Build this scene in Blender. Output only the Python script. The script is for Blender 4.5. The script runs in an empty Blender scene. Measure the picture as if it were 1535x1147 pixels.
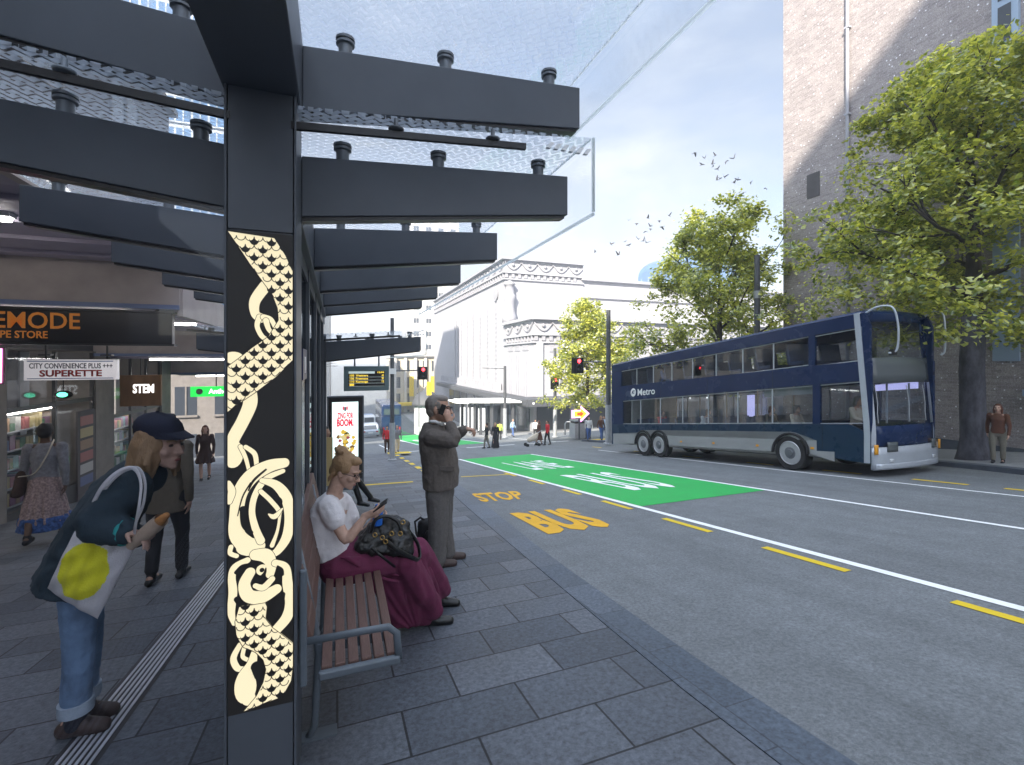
import bpy, bmesh, math, random
from mathutils import Vector, Matrix, Euler
R = math.radians
rnd = random.Random(7)
sc = bpy.context.scene
COL = sc.collection
# ------------------------------------------------------------------ camera frame (used to survey the site)
FPX, TH, EYE = 700.0, math.atan(262 / 700), 1.49
SL = 95 / (700 / math.cos(TH))
CT, ST = math.cos(TH), math.sin(TH)

def ray(px, py):
    x = (px - 767.5) / FPX
    return Vector((x * CT + ST, -x * ST + CT, (542 - py) / FPX))

def U(px, py, d):                       # point at depth d
    return Vector((0, 0, EYE)) + ray(px, py) * d

def G(px, py, up=0.0):                  # point on the sloping street
    d = ray(px, py)
    t = (up - EYE) / (d.z + SL * d.y)
    return Vector((0, 0, EYE)) + d * t

def atX(px, py, X):
    d = ray(px, py)
    return Vector((0, 0, EYE)) + d * (X / d.x)

def atY(px, py, Y):
    d = ray(px, py)
    return Vector((0, 0, EYE)) + d * (Y / d.y)

def gz(Y):                              # footpath level: street falls away, then levels and climbs
    Y0, Y1 = 58.0, 105.0
    if Y < -25: return 25 * SL
    if Y <= Y0: return -SL * Y
    if Y <= Y1:
        t = (Y - Y0) / (Y1 - Y0)
        return -SL * Y0 - SL * (Y1 - Y0) * (t - t * t) * 1.0 - 0.6 * t * t
    return -SL * Y0 - 0.6 + min((Y - Y1) * 0.06, 7)

# ------------------------------------------------------------------ materials
M = {}
def nodes_of(m):
    m.use_nodes = True
    return m.node_tree.nodes, m.node_tree.links

def mat(name, col, rough=0.6, metal=0.0, var=0.0, vscale=8.0, bump=0.0, bscale=60.0, spec=None, trans=0.0, emit=None, estr=0.0, stretch=None, tint=None):
    estr *= .74
    m = bpy.data.materials.new(name); n, l = nodes_of(m)
    p = n['Principled BSDF']
    c = tuple(col) + ((1,) if len(col) == 3 else ())
    p.inputs['Base Color'].default_value = c
    p.inputs['Roughness'].default_value = rough
    p.inputs['Metallic'].default_value = metal
    if spec is not None: p.inputs['Specular IOR Level'].default_value = spec
    if trans: p.inputs['Transmission Weight'].default_value = trans
    if emit:
        p.inputs['Emission Color'].default_value = tuple(emit) + (1,)
        p.inputs['Emission Strength'].default_value = estr
    if var or bump:
        tc = n.new('ShaderNodeTexCoord'); src = tc.outputs['Object']
        if stretch:
            mp = n.new('ShaderNodeMapping'); mp.inputs['Scale'].default_value = stretch
            l.new(src, mp.inputs[0]); src = mp.outputs[0]
    if var:
        nz = n.new('ShaderNodeTexNoise'); nz.inputs['Scale'].default_value = vscale; nz.inputs['Detail'].default_value = 6; nz.inputs['Roughness'].default_value = .65
        l.new(src, nz.inputs['Vector'])
        mx = n.new('ShaderNodeMix'); mx.data_type = 'RGBA'
        t = tint or (1 + var, 1 + var, 1 + var)
        mx.inputs[6].default_value = tuple(v * (1 - var) for v in c[:3]) + (1,)
        mx.inputs[7].default_value = tuple(min(1, c[i] * t[i]) for i in range(3)) + (1,)
        mr = n.new('ShaderNodeMapRange'); mr.inputs[1].default_value = .3; mr.inputs[2].default_value = .7
        l.new(nz.outputs[0], mr.inputs[0]); l.new(mr.outputs[0], mx.inputs[0]); l.new(mx.outputs[2], p.inputs['Base Color'])
        rr = n.new('ShaderNodeMapRange'); rr.inputs[3].default_value = max(.02, rough - .08); rr.inputs[4].default_value = min(1, rough + .12)
        l.new(nz.outputs[0], rr.inputs[0]); l.new(rr.outputs[0], p.inputs['Roughness'])
    if bump:
        nb = n.new('ShaderNodeTexNoise'); nb.inputs['Scale'].default_value = bscale; nb.inputs['Detail'].default_value = 4
        l.new(src, nb.inputs['Vector'])
        bp = n.new('ShaderNodeBump'); bp.inputs['Strength'].default_value = bump; bp.inputs['Distance'].default_value = .01
        l.new(nb.outputs[0], bp.inputs['Height']); l.new(bp.outputs[0], p.inputs['Normal'])
    M[name] = m
    return m

def glass(name, tint=(.9, .95, .97), refl=0.12, rough=0.02, dark=0.0):
    m = bpy.data.materials.new(name); n, l = nodes_of(m)
    n.remove(n['Principled BSDF'])
    out = n['Material Output']
    tr = n.new('ShaderNodeBsdfTransparent'); tr.inputs[0].default_value = tuple(tint) + (1,)
    gl = n.new('ShaderNodeBsdfGlossy'); gl.inputs['Roughness'].default_value = rough; gl.inputs[0].default_value = (.9, .95, 1, 1)
    lw = n.new('ShaderNodeLayerWeight'); lw.inputs[0].default_value = .35
    mr = n.new('ShaderNodeMapRange'); mr.inputs[3].default_value = refl * .4; mr.inputs[4].default_value = min(1, refl * 3)
    l.new(lw.outputs['Fresnel'], mr.inputs[0])
    mx = n.new('ShaderNodeMixShader'); l.new(mr.outputs[0], mx.inputs[0]); l.new(tr.outputs[0], mx.inputs[1]); l.new(gl.outputs[0], mx.inputs[2])
    l.new(mx.outputs[0], out.inputs[0]); M[name] = m
    return m

# ------------------------------------------------------------------ mesh builder
class MB:
    def __init__(s): s.v = []; s.f = []; s.mi = []
    def add(s, vs, fs, mi=0):
        o = len(s.v); s.v += [tuple(v) for v in vs]; s.f += [tuple(i + o for i in f) for f in fs]; s.mi += [mi] * len(fs)
        return s
    def box(s, a, b, mi=0, m=None):
        x0, y0, z0 = a; x1, y1, z1 = b
        vs = [Vector(p) for p in [(x0, y0, z0), (x1, y0, z0), (x1, y1, z0), (x0, y1, z0), (x0, y0, z1), (x1, y0, z1), (x1, y1, z1), (x0, y1, z1)]]
        if m is not None: vs = [m @ v for v in vs]
        return s.add(vs, [(0, 3, 2, 1), (4, 5, 6, 7), (0, 1, 5, 4), (1, 2, 6, 5), (2, 3, 7, 6), (3, 0, 4, 7)], mi)
    def cbox(s, c, d, mi=0, m=None):
        return s.box([c[i] - d[i] / 2 for i in range(3)], [c[i] + d[i] / 2 for i in range(3)], mi, m)
    def hexa(s, bot, top, mi=0):         # 4 bottom + 4 top points
        return s.add(list(bot) + list(top), [(3, 2, 1, 0), (4, 5, 6, 7), (0, 1, 5, 4), (1, 2, 6, 5), (2, 3, 7, 6), (3, 0, 4, 7)], mi)
    def prism(s, poly, off, mi=0):       # planar polygon (3D) extruded by off
        off = Vector(off); n = len(poly); a = [Vector(p) for p in poly]; b = [p + off for p in a]
        return s.add(a + b, [tuple(range(n - 1, -1, -1)), tuple(range(n, 2 * n))] + [(i, (i + 1) % n, n + (i + 1) % n, n + i) for i in range(n)], mi)
    def loft(s, rings, mi=0, cap=True, closed=True):
        n = len(rings[0]); vs = [p for r in rings for p in r]; fs = []
        for i in range(len(rings) - 1):
            for j in range(n if closed else n - 1):
                k = (j + 1) % n
                fs.append((i * n + j, i * n + k, (i + 1) * n + k, (i + 1) * n + j))
        if cap and closed:
            fs.append(tuple(range(n - 1, -1, -1))); b = (len(rings) - 1) * n; fs.append(tuple(range(b, b + n)))
        return s.add(vs, fs, mi)
    def tube(s, pts, r, n=10, mi=0, cap=True, flat=1.0, side=None):
        pts = [Vector(p) for p in pts]
        rs = r if isinstance(r, (list, tuple)) else [r] * len(pts)
        rings = []; up = None
        for i, p in enumerate(pts):
            t = (pts[min(i + 1, len(pts) - 1)] - pts[max(i - 1, 0)])
            t = t.normalized() if t.length > 1e-9 else Vector((0, 0, 1))
            if up is None:
                a = Vector(side) if side is not None else (Vector((0, 0, 1)) if abs(t.z) < .9 else Vector((1, 0, 0)))
            else: a = up
            u = (a - t * a.dot(t)); u = u.normalized() if u.length > 1e-6 else t.orthogonal().normalized()
            up = u; w = t.cross(u)
            rings.append([p + (u * math.cos(q) + w * math.sin(q) * flat) * rs[i] for q in [2 * math.pi * k / n for k in range(n)]])
        return s.loft(rings, mi, cap)
    def lathe(s, prof, c=(0, 0, 0), n=24, mi=0, axis='z', cap=True):
        rings = []
        for r, h in prof:
            ring = []
            for k in range(n):
                q = 2 * math.pi * k / n; a, b = r * math.cos(q), r * math.sin(q)
                p = (a, b, h) if axis == 'z' else ((h, a, b) if axis == 'x' else (b, h, a))
                ring.append(Vector(c) + Vector(p))
            rings.append(ring)
        return s.loft(rings, mi, cap)
    def ell(s, c, r, mi=0, nu=14, nv=9, m=None):
        rings = []
        for i in range(nv + 1):
            th = -math.pi / 2 + math.pi * i / nv
            rr, h = max(math.cos(th), .02), math.sin(th)
            ring = []
            for k in range(nu):
                q = 2 * math.pi * k / nu; p = Vector((r[0] * rr * math.cos(q), r[1] * rr * math.sin(q), r[2] * h))
                if m is not None: p = m @ p
                ring.append(Vector(c) + p)
            rings.append(ring)
        return s.loft(rings, mi)
    def build(s, name, mats, parent=None, smooth=False, bevel=0.0, inv=None, auto=None):
        me = bpy.data.meshes.new(name); me.from_pydata(s.v, [], s.f)
        for m in (mats if isinstance(mats, (list, tuple)) else [mats]): me.materials.append(M[m] if isinstance(m, str) else m)
        me.polygons.foreach_set('material_index', s.mi)
        bm = bmesh.new(); bm.from_mesh(me); bmesh.ops.recalc_face_normals(bm, faces=bm.faces); bm.to_mesh(me); bm.free()
        if smooth: me.polygons.foreach_set('use_smooth', [True] * len(me.polygons))
        me.update()
        o = bpy.data.objects.new(name, me); COL.objects.link(o)
        if bevel:
            b = o.modifiers.new('b', 'BEVEL'); b.width = bevel; b.segments = 2; b.limit_method = 'ANGLE'; b.harden_normals = False
        if smooth and auto is not None: me.set_sharp_from_angle(angle=R(auto))
        if parent is not None:
            o.parent = parent
            o.matrix_parent_inverse = parent.matrix_world.inverted() if inv is None else inv
        return o

def tag(o, label=None, cat=None, group=None, kind=None):
    if label: o['label'] = label
    if cat: o['category'] = cat
    if group: o['group'] = group
    if kind: o['kind'] = kind
    return o

def empty(name, loc=(0, 0, 0), rot=(0, 0, 0), label=None, cat=None, group=None):
    o = bpy.data.objects.new(name, None); COL.objects.link(o); o.empty_display_size = .1
    o.matrix_world = Matrix.Translation(loc) @ Euler(rot).to_matrix().to_4x4()
    return tag(o, label, cat, group)
ID = Matrix.Identity(4)
def kids(o): return list(o.children)
def copy_tree(o, parent=None):
    c = o.copy(); COL.objects.link(c)
    if parent is not None: c.parent = parent
    for ch in kids(o): copy_tree(ch, c)
    return c

def text_obj(txt, size, depth, font=None, align='CENTER', shear=0.0, bold=0.0, res=3):
    cu = bpy.data.curves.new('lettering', 'FONT'); cu.body = txt; cu.size = size; cu.extrude = depth; cu.align_x = align; cu.align_y = 'CENTER'; cu.offset = bold; cu.shear = shear; cu.resolution_u = res
    o = bpy.data.objects.new('lettering', cu); COL.objects.link(o)
    dg = bpy.context.evaluated_depsgraph_get(); me = bpy.data.meshes.new_from_object(o.evaluated_get(dg))
    bpy.data.objects.remove(o)
    return me

def lettering(txt, size, mtx, m, parent=None, depth=.003, bold=0.0, width=None, name='lettering', align='CENTER', shear=0.0):
    me = text_obj(txt, size, depth, align=align, bold=bold, shear=shear)
    if width:
        xs = [v.co.x for v in me.vertices]; k = width / (max(xs) - min(xs))
        for v in me.vertices: v.co.x *= k
    me.materials.clear(); me.materials.append(M[m]); me.name = name
    o = bpy.data.objects.new(name, me); COL.objects.link(o)
    if parent is not None:
        o.parent = parent; o.matrix_parent_inverse = ID
    me.transform(mtx)
    return o

def text_on_ground(txt, quad, m, name, up, bold=.0, res=2):
    """lettering mapped on a four cornered patch of road (TL,TR,BR,BL)"""
    me = text_obj(txt, 1.0, .0, bold=bold, res=res)
    xs = [v.co.x for v in me.vertices]; ys = [v.co.y for v in me.vertices]
    x0, x1, y0, y1 = min(xs), max(xs), min(ys), max(ys)
    tl, tr, br, bl = [Vector(q) for q in quad]
    for v in me.vertices:
        u, w = (v.co.x - x0) / (x1 - x0), (v.co.y - y0) / (y1 - y0)
        p = (bl * (1 - u) + br * u) * (1 - w) + (tl * (1 - u) + tr * u) * w
        v.co = Vector((p.x, p.y, gz(p.y) + up))
    me.materials.clear(); me.materials.append(M[m]); me.name = name
    o = bpy.data.objects.new(name, me); COL.objects.link(o)
    return o

# ------------------------------------------------------------------ palette
mat('dark_steel', (.080, .090, .106), .42, .0, var=.10, vscale=3, bump=.02, bscale=300, spec=.45)
mat('steel_light', (.30, .34, .38), .4, .2, var=.08, vscale=5)
mat('panel_black', (.012, .010, .010), .35)
mat('wood', (.135, .078, .064), .6, var=.30, vscale=14, stretch=(18, 1, 18), bump=.25, bscale=30)
def asphalt_mat():
    m = bpy.data.materials.new('asphalt'); n, l = nodes_of(m); p = n['Principled BSDF']; tc = n.new('ShaderNodeTexCoord'); out = None
    def layer(scale, lo, hi, a=.35, b=.65, st=None, det=3):
        nonlocal out
        src = tc.outputs['Object']
        if st: mp = n.new('ShaderNodeMapping'); mp.inputs['Scale'].default_value = st; l.new(src, mp.inputs[0]); src = mp.outputs[0]
        z = n.new('ShaderNodeTexNoise'); z.inputs['Scale'].default_value = scale; z.inputs['Detail'].default_value = det; z.inputs['Roughness'].default_value = .7; l.new(src, z.inputs['Vector'])
        r = n.new('ShaderNodeMapRange'); r.inputs[1].default_value = a; r.inputs[2].default_value = b; r.inputs[3].default_value = lo; r.inputs[4].default_value = hi; l.new(z.outputs[0], r.inputs[0])
        if out is None: out = r.outputs[0]
        else: q = n.new('ShaderNodeMath'); q.operation = 'MULTIPLY'; l.new(out, q.inputs[0]); l.new(r.outputs[0], q.inputs[1]); out = q.outputs[0]
        return z
    z = layer(42, .74, 1.28, det=5); layer(210, .78, 1.22); layer(.55, .92, 1.08); layer(1.0, .90, 1.07, st=(2.4, .10, 1)); layer(5, .93, 1.06)
    c = n.new('ShaderNodeVectorMath'); c.operation = 'SCALE'; c.inputs[0].default_value = (.152, .165, .174); l.new(out, c.inputs['Scale']); l.new(c.outputs[0], p.inputs['Base Color']); p.inputs['Roughness'].default_value = .85
    b = n.new('ShaderNodeBump'); b.inputs['Strength'].default_value = .8; b.inputs['Distance'].default_value = .008; l.new(z.outputs[0], b.inputs['Height']); l.new(b.outputs[0], p.inputs['Normal']); M['asphalt'] = m
asphalt_mat()
mat('white_paint', (.88, .90, .90), .7, var=.06, vscale=5, bump=.2, bscale=150)
mat('yellow_paint', (.72, .52, .02), .7, var=.08, vscale=6, bump=.2, bscale=150)
mat('amber_paint', (.74, .40, .01), .7, var=.08, vscale=6, bump=.2, bscale=150)
mat('green_paint', (.022, .40, .085), .75, var=.08, vscale=2, bump=.25, bscale=150)
mat('kerb_stone', (.075, .09, .115), .7, var=.2, vscale=6, bump=.3, bscale=90)
mat('concrete', (.26, .27, .28), .8, var=.15, vscale=4, bump=.2, bscale=60)
mat('drain_steel', (.56, .58, .63), .45, .2, var=.15, vscale=8)
mat('drain_dark', (.03, .03, .035), .6)
mat('black_plastic', (.012, .012, .013), .45)
mat('pole_grey', (.085, .09, .10), .5, .2, var=.1, vscale=4)
mat('galv', (.40, .42, .44), .5, .4, var=.12, vscale=6)
mat('red_lamp', (.5, .01, .01), .3, emit=(1, .03, .04), estr=6)
mat('lamp_off', (.02, .02, .02), .3)
mat('tube_light', (.9, .9, .9), .3, emit=(1, .95, .86), estr=11)
mat('mirror_white', (.75, .77, .8), .4, emit=None)
glass('clear_glass', (.985, .992, .995), .025)
glass('dark_glass', (.42, .44, .45), .16)
glass('bus_glass', (.86, .88, .90), .045)
def edge_mat():
    m = bpy.data.materials.new('glass_edge'); n, l = nodes_of(m); n.remove(n['Principled BSDF']); a = n.new('ShaderNodeBsdfTranslucent'); a.inputs[0].default_value = (.95, .99, 1, 1); b = n.new('ShaderNodeBsdfTransparent'); b.inputs[0].default_value = (.97, 1, 1, 1)
    x = n.new('ShaderNodeMixShader'); x.inputs[0].default_value = .9; l.new(b.outputs[0], x.inputs[1]); l.new(a.outputs[0], x.inputs[2]); l.new(x.outputs[0], n['Material Output'].inputs[0]); M['glass_edge'] = m
edge_mat()

def paver_mat(name, c1, c2, mortar, bw, bh, msize, vec_rot=0.0, bump=.4, off=(0, 0)):
    m = bpy.data.materials.new(name); n, l = nodes_of(m); p = n['Principled BSDF']
    tc = n.new('ShaderNodeTexCoord'); mp = n.new('ShaderNodeMapping'); mp.inputs['Rotation'].default_value = (0, 0, vec_rot); mp.inputs['Location'].default_value = (off[0], off[1], 0)
    l.new(tc.outputs['Object'], mp.inputs[0])
    sp = n.new('ShaderNodeSeparateXYZ'); cb = n.new('ShaderNodeCombineXYZ'); l.new(mp.outputs[0], sp.inputs[0]); l.new(sp.outputs[0], cb.inputs[0]); l.new(sp.outputs[1], cb.inputs[1])
    br = n.new('ShaderNodeTexBrick'); br.offset = .5; br.inputs['Scale'].default_value = 1; br.inputs['Brick Width'].default_value = bw; br.inputs['Row Height'].default_value = bh
    br.inputs['Mortar Size'].default_value = msize; br.inputs['Mortar Smooth'].default_value = .1; br.inputs['Bias'].default_value = 0
    br.inputs['Color1'].default_value = c1 + (1,); br.inputs['Color2'].default_value = c2 + (1,); br.inputs['Mortar'].default_value = mortar + (1,)
    l.new(cb.outputs[0], br.inputs['Vector'])
    nz = n.new('ShaderNodeTexNoise'); nz.inputs['Scale'].default_value = 38; nz.inputs['Detail'].default_value = 8; nz.inputs['Roughness'].default_value = .75; l.new(tc.outputs['Object'], nz.inputs['Vector'])
    nz2 = n.new('ShaderNodeTexNoise'); nz2.inputs['Scale'].default_value = 1.3; nz2.inputs['Detail'].default_value = 5; l.new(tc.outputs['Object'], nz2.inputs['Vector'])
    mr = n.new('ShaderNodeMapRange'); mr.inputs[1].default_value = .32; mr.inputs[2].default_value = .68; mr.inputs[3].default_value = .5; mr.inputs[4].default_value = 1.55; l.new(nz.outputs[0], mr.inputs[0])
    mr2 = n.new('ShaderNodeMapRange'); mr2.inputs[1].default_value = .3; mr2.inputs[2].default_value = .7; mr2.inputs[3].default_value = .84; mr2.inputs[4].default_value = 1.16; l.new(nz2.outputs[0], mr2.inputs[0])
    mm = n.new('ShaderNodeMath'); mm.operation = 'MULTIPLY'; l.new(mr.outputs[0], mm.inputs[0]); l.new(mr2.outputs[0], mm.inputs[1])
    mx = n.new('ShaderNodeMix'); mx.data_type = 'RGBA'; mx.blend_type = 'MULTIPLY'; mx.inputs[0].default_value = 1
    l.new(br.outputs['Color'], mx.inputs[6]); l.new(mm.outputs[0], mx.inputs[7]); l.new(mx.outputs[2], p.inputs['Base Color'])
    rr = n.new('ShaderNodeMapRange'); rr.inputs[3].default_value = .45; rr.inputs[4].default_value = .8; l.new(nz2.outputs[0], rr.inputs[0]); l.new(rr.outputs[0], p.inputs['Roughness'])
    iv = n.new('ShaderNodeMath'); iv.operation = 'MULTIPLY_ADD'; iv.inputs[1].default_value = -3.0; l.new(br.outputs['Fac'], iv.inputs[0]); l.new(nz.outputs[0], iv.inputs[2])
    bp = n.new('ShaderNodeBump'); bp.inputs['Strength'].default_value = bump; bp.inputs['Distance'].default_value = .006; l.new(iv.outputs[0], bp.inputs['Height']); l.new(bp.outputs[0], p.inputs['Normal'])
    M[name] = m
paver_mat('pavers', (.055, .067, .086), (.118, .132, .155), (.014, .016, .02), .62, .35, .006)
paver_mat('kerb_pavers', (.070, .090, .118), (.096, .118, .150), (.042, .052, .066), .6, .6, .004, vec_rot=R(90))
paver_mat('brown_brick', (.25, .222, .222), (.345, .312, .305), (.33, .305, .31), .24, .085, .008)

# ------------------------------------------------------------------ the ground
def strip(name, ys, xl, xr, up, m, skirt=0.0, nx=1, kind='structure', parent=None):
    mb = MB(); rows = []
    for y in ys:
        a, b = xl(y), xr(y)
        rows.append([Vector((a + (b - a) * i / nx, y, gz(y) + up)) for i in range(nx + 1)])
    mb.loft(rows, closed=False)
    if skirt:
        d = Vector((0, 0, -skirt))
        for edge in ([r[0] for r in rows], [r[-1] for r in rows], rows[0], rows[-1]):
            mb.loft([edge, [p + d for p in edge]], closed=False)
    o = mb.build(name, m, parent)
    if kind: o['kind'] = kind
    return o

def rng(a, b, st):
    n = max(1, int(math.ceil((b - a) / st))); return [a + (b - a) * i / n for i in range(n + 1)]
def lerp_tab(tab):
    def f(y):
        if y <= tab[0][0]: return tab[0][1]
        for (a, u), (b, v) in zip(tab, tab[1:]):
            if y <= b: return u + (v - u) * (y - a) / (b - a)
        return tab[-1][1]
    return f
kerbx = lerp_tab([(-20, 1.98), (2.1, 2.0), (4.4, 2.10), (7.3, 2.36), (10.5, 2.62), (14, 2.62), (24, 2.75)])
kerbin = lerp_tab([(-20, 1.66), (2.1, 1.72), (4.5, 1.86), (7.5, 2.04), (10.5, 2.27), (24, 2.40)])
rkerb = lerp_tab([(-20, 10.6), (1.5, 11.0), (4.8, 12.55), (6.0, 13.0), (6.9, 13.25), (24, 13.3)])
strip('ground', [-60, -25, 0, 30, 58] + rng(58, 105, 6)[1:] + [150, 220, 300, 420, 1200], lambda y: -900, lambda y: 900, -.30, 'asphalt')
road = strip('road', rng(-20, 58, 6) + rng(58, 105, 4)[1:] + rng(105, 200, 10)[1:], lambda y: -70 if 23.9 < y < 37 else -16 if y > 37 else 0, lambda y: 70 if 23.9 < y < 37 else 22, -.10, 'asphalt')
near_path = strip('footpath', rng(-20, 24, 1), lambda y: -7.5, kerbin, 0.0, 'pavers', .2)
kerb_strip = strip('kerb', rng(-20, 24, 1), lambda y: kerbin(y) + .004, kerbx, 0.003, 'kerb_pavers', .2)
strip('footpath', rng(-20, 24, 2), lambda y: rkerb(y) + .28, lambda y: 40, 0.0, 'concrete', .2)
strip('kerb', rng(-20, 24, 1), rkerb, lambda y: rkerb(y) + .276, 0.004, 'kerb_stone', .2)
strip('footpath', rng(37, 100, 4), lambda y: -30, lambda y: 1.2, 0.0, 'concrete', .2)
strip('footpath', rng(38, 58, 4) + rng(58, 105, 4)[1:], lambda y: 12.2 if y > 42 else 11.5, lambda y: 60, 0.0, 'concrete', .2)

def quadpatch(name, pts, up, m, thick=.0):
    mb = MB(); mb.add([Vector((p[0], p[1], gz(p[1]) + up)) for p in pts], [tuple(range(len(pts)))])
    o = mb.build(name, m); o['kind'] = 'structure'
    if o.data.polygons[0].normal.z < 0: o.data.flip_normals()
    return o
UPM = -.095
lane_l = lambda y: 4.78 - .012 * y
strip('bus_lane_paint', rng(6.55, 18.0, 2), lambda y: lane_l(y) + .05, lambda y: 7.53, UPM, 'green_paint')
strip('bus_lane_paint', rng(28.5, 56, 3), lambda y: 5.2 + (y - 28.5) * .0, lambda y: 8.9, UPM, 'green_paint')
strip('bus_lane_paint', rng(60, 76, 2), lambda y: 5.5, lambda y: 9, UPM, 'green_paint')
strip('lane_marking', rng(-4, 18.2, 2), lambda y: lane_l(y) - .06, lambda y: lane_l(y) + .045, UPM, 'white_paint')
strip('lane_marking', rng(-4, 18.0, 2), lambda y: 7.54, lambda y: 7.63, UPM, 'white_paint')
strip('lane_marking', rng(28, 56, 4), lambda y: 5.05, lambda y: 5.17, UPM, 'white_paint')
strip('lane_marking', rng(28, 56, 4), lambda y: 8.93, lambda y: 9.06, UPM, 'white_paint')
strip('lane_marking', rng(2.0, 17.5, 2), lambda y: 9.78 + .04 * min(y, 20), lambda y: 9.85 + .04 * min(y, 20), UPM, 'white_paint')
for a, b in [(1.78, 2.2), (3.0, 3.92), (4.72, 5.64), (6.45, 7.33), (8.15, 8.9), (9.88, 10.76), (11.7, 12.6), (.2, .9)]:
    strip('dash_marking', [a, b], lambda y: 4.44, lambda y: 4.54, UPM, 'yellow_paint')
for y in (13.4, 14.7, 16.2, 17.6, 19.2, 21.0):
    strip('dash_marking', [y, y + .75], lambda q: kerbx(q) - .28, lambda q: kerbx(q) - .12, .008, 'yellow_paint')
for a in (3.6, 5.0, 6.9, 9.2, 12.0, 15.0, 18.6):
    strip('dash_marking', [a, a + .9], lambda y: 10.35 + .05 * min(y, 20), lambda y: 10.46 + .05 * min(y, 20), UPM, 'yellow_paint')
quadpatch('tactile_strip', [(.45, 11.75), (1.75, 11.55), (1.75, 11.72), (.45, 11.95)], .007, 'yellow_paint')
quadpatch('tactile_strip', [(2.25, 22.6), (3.3, 22.3), (3.35, 23.6), (2.3, 23.8)], .009, 'yellow_paint')
quadpatch('tactile_strip', [(13.55, 22.6), (17.4, 22.6), (17.4, 23.4), (13.55, 23.4)], .008, 'yellow_paint')
quadpatch('stop_line', [(3.2, 12.5), (4.5, 12.1), (4.5, 12.2), (3.2, 12.62)], UPM, 'yellow_paint')
for i in range(6):
    strip('crossing_line', [25.0, 25.25], lambda y, i=i: 3.2 + i * 1.75, lambda y, i=i: 4.3 + i * 1.75, UPM, 'white_paint')
for X0 in (2.8, 12.2):
    strip('crossing_line', rng(25, 35, 3), lambda y: X0, lambda y: X0 + .1, UPM, 'white_paint')
tag(text_on_ground('STOP', [(2.62, 9.6), (3.62, 9.35), (3.42, 8.32), (2.58, 8.48)], 'amber_paint', 'road_lettering', UPM + .001, bold=.035), kind='structure')
tag(text_on_ground('BUS', [(2.66, 7.25), (3.64, 7.12), (3.66, 5.60), (2.64, 5.65)], 'amber_paint', 'road_lettering', UPM + .001, bold=.05), kind='structure')
tag(text_on_ground('BUS', [(5.45, 11.05), (6.75, 10.85), (6.6, 7.75), (5.6, 7.9)], 'white_paint', 'road_lettering', UPM + .005, bold=.012), kind='structure')
tag(text_on_ground('LANE', [(5.35, 15.4), (6.75, 15.2), (6.65, 12.4), (5.45, 12.6)], 'white_paint', 'road_lettering', UPM + .005, bold=.008), kind='structure')
tag(text_on_ground('BUS', [(5.9, 40), (8.3, 40), (8.3, 34), (5.9, 34)], 'white_paint', 'road_lettering', UPM + .005, bold=.03), kind='structure')

# slot drain
dr = empty('slot_drain', (0, 0, 0), label='long grey slotted steel drain channel set in the dark pavers', cat='drain')
mb = MB()
for k in range(6):
    x = -1.20 + k * .028
    mb.hexa([(x, -2, gz(-2) + .0), (x + .014, -2, gz(-2)), (x + .014, 22, gz(22)), (x, 22, gz(22))], [(x, -2, gz(-2) + .007), (x + .014, -2, gz(-2) + .007), (x + .014, 22, gz(22) + .007), (x, 22, gz(22) + .007)])
mb.build('grate_bar', 'drain_steel', dr)
mb = MB(); a, b = -1.225, -1.02
mb.add([(a, -2, gz(-2) + .003), (b, -2, gz(-2) + .003), (b, 22, gz(22) + .003), (a, 22, gz(22) + .003)], [(0, 1, 2, 3)])
mb.build('channel', 'drain_dark', dr)
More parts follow.
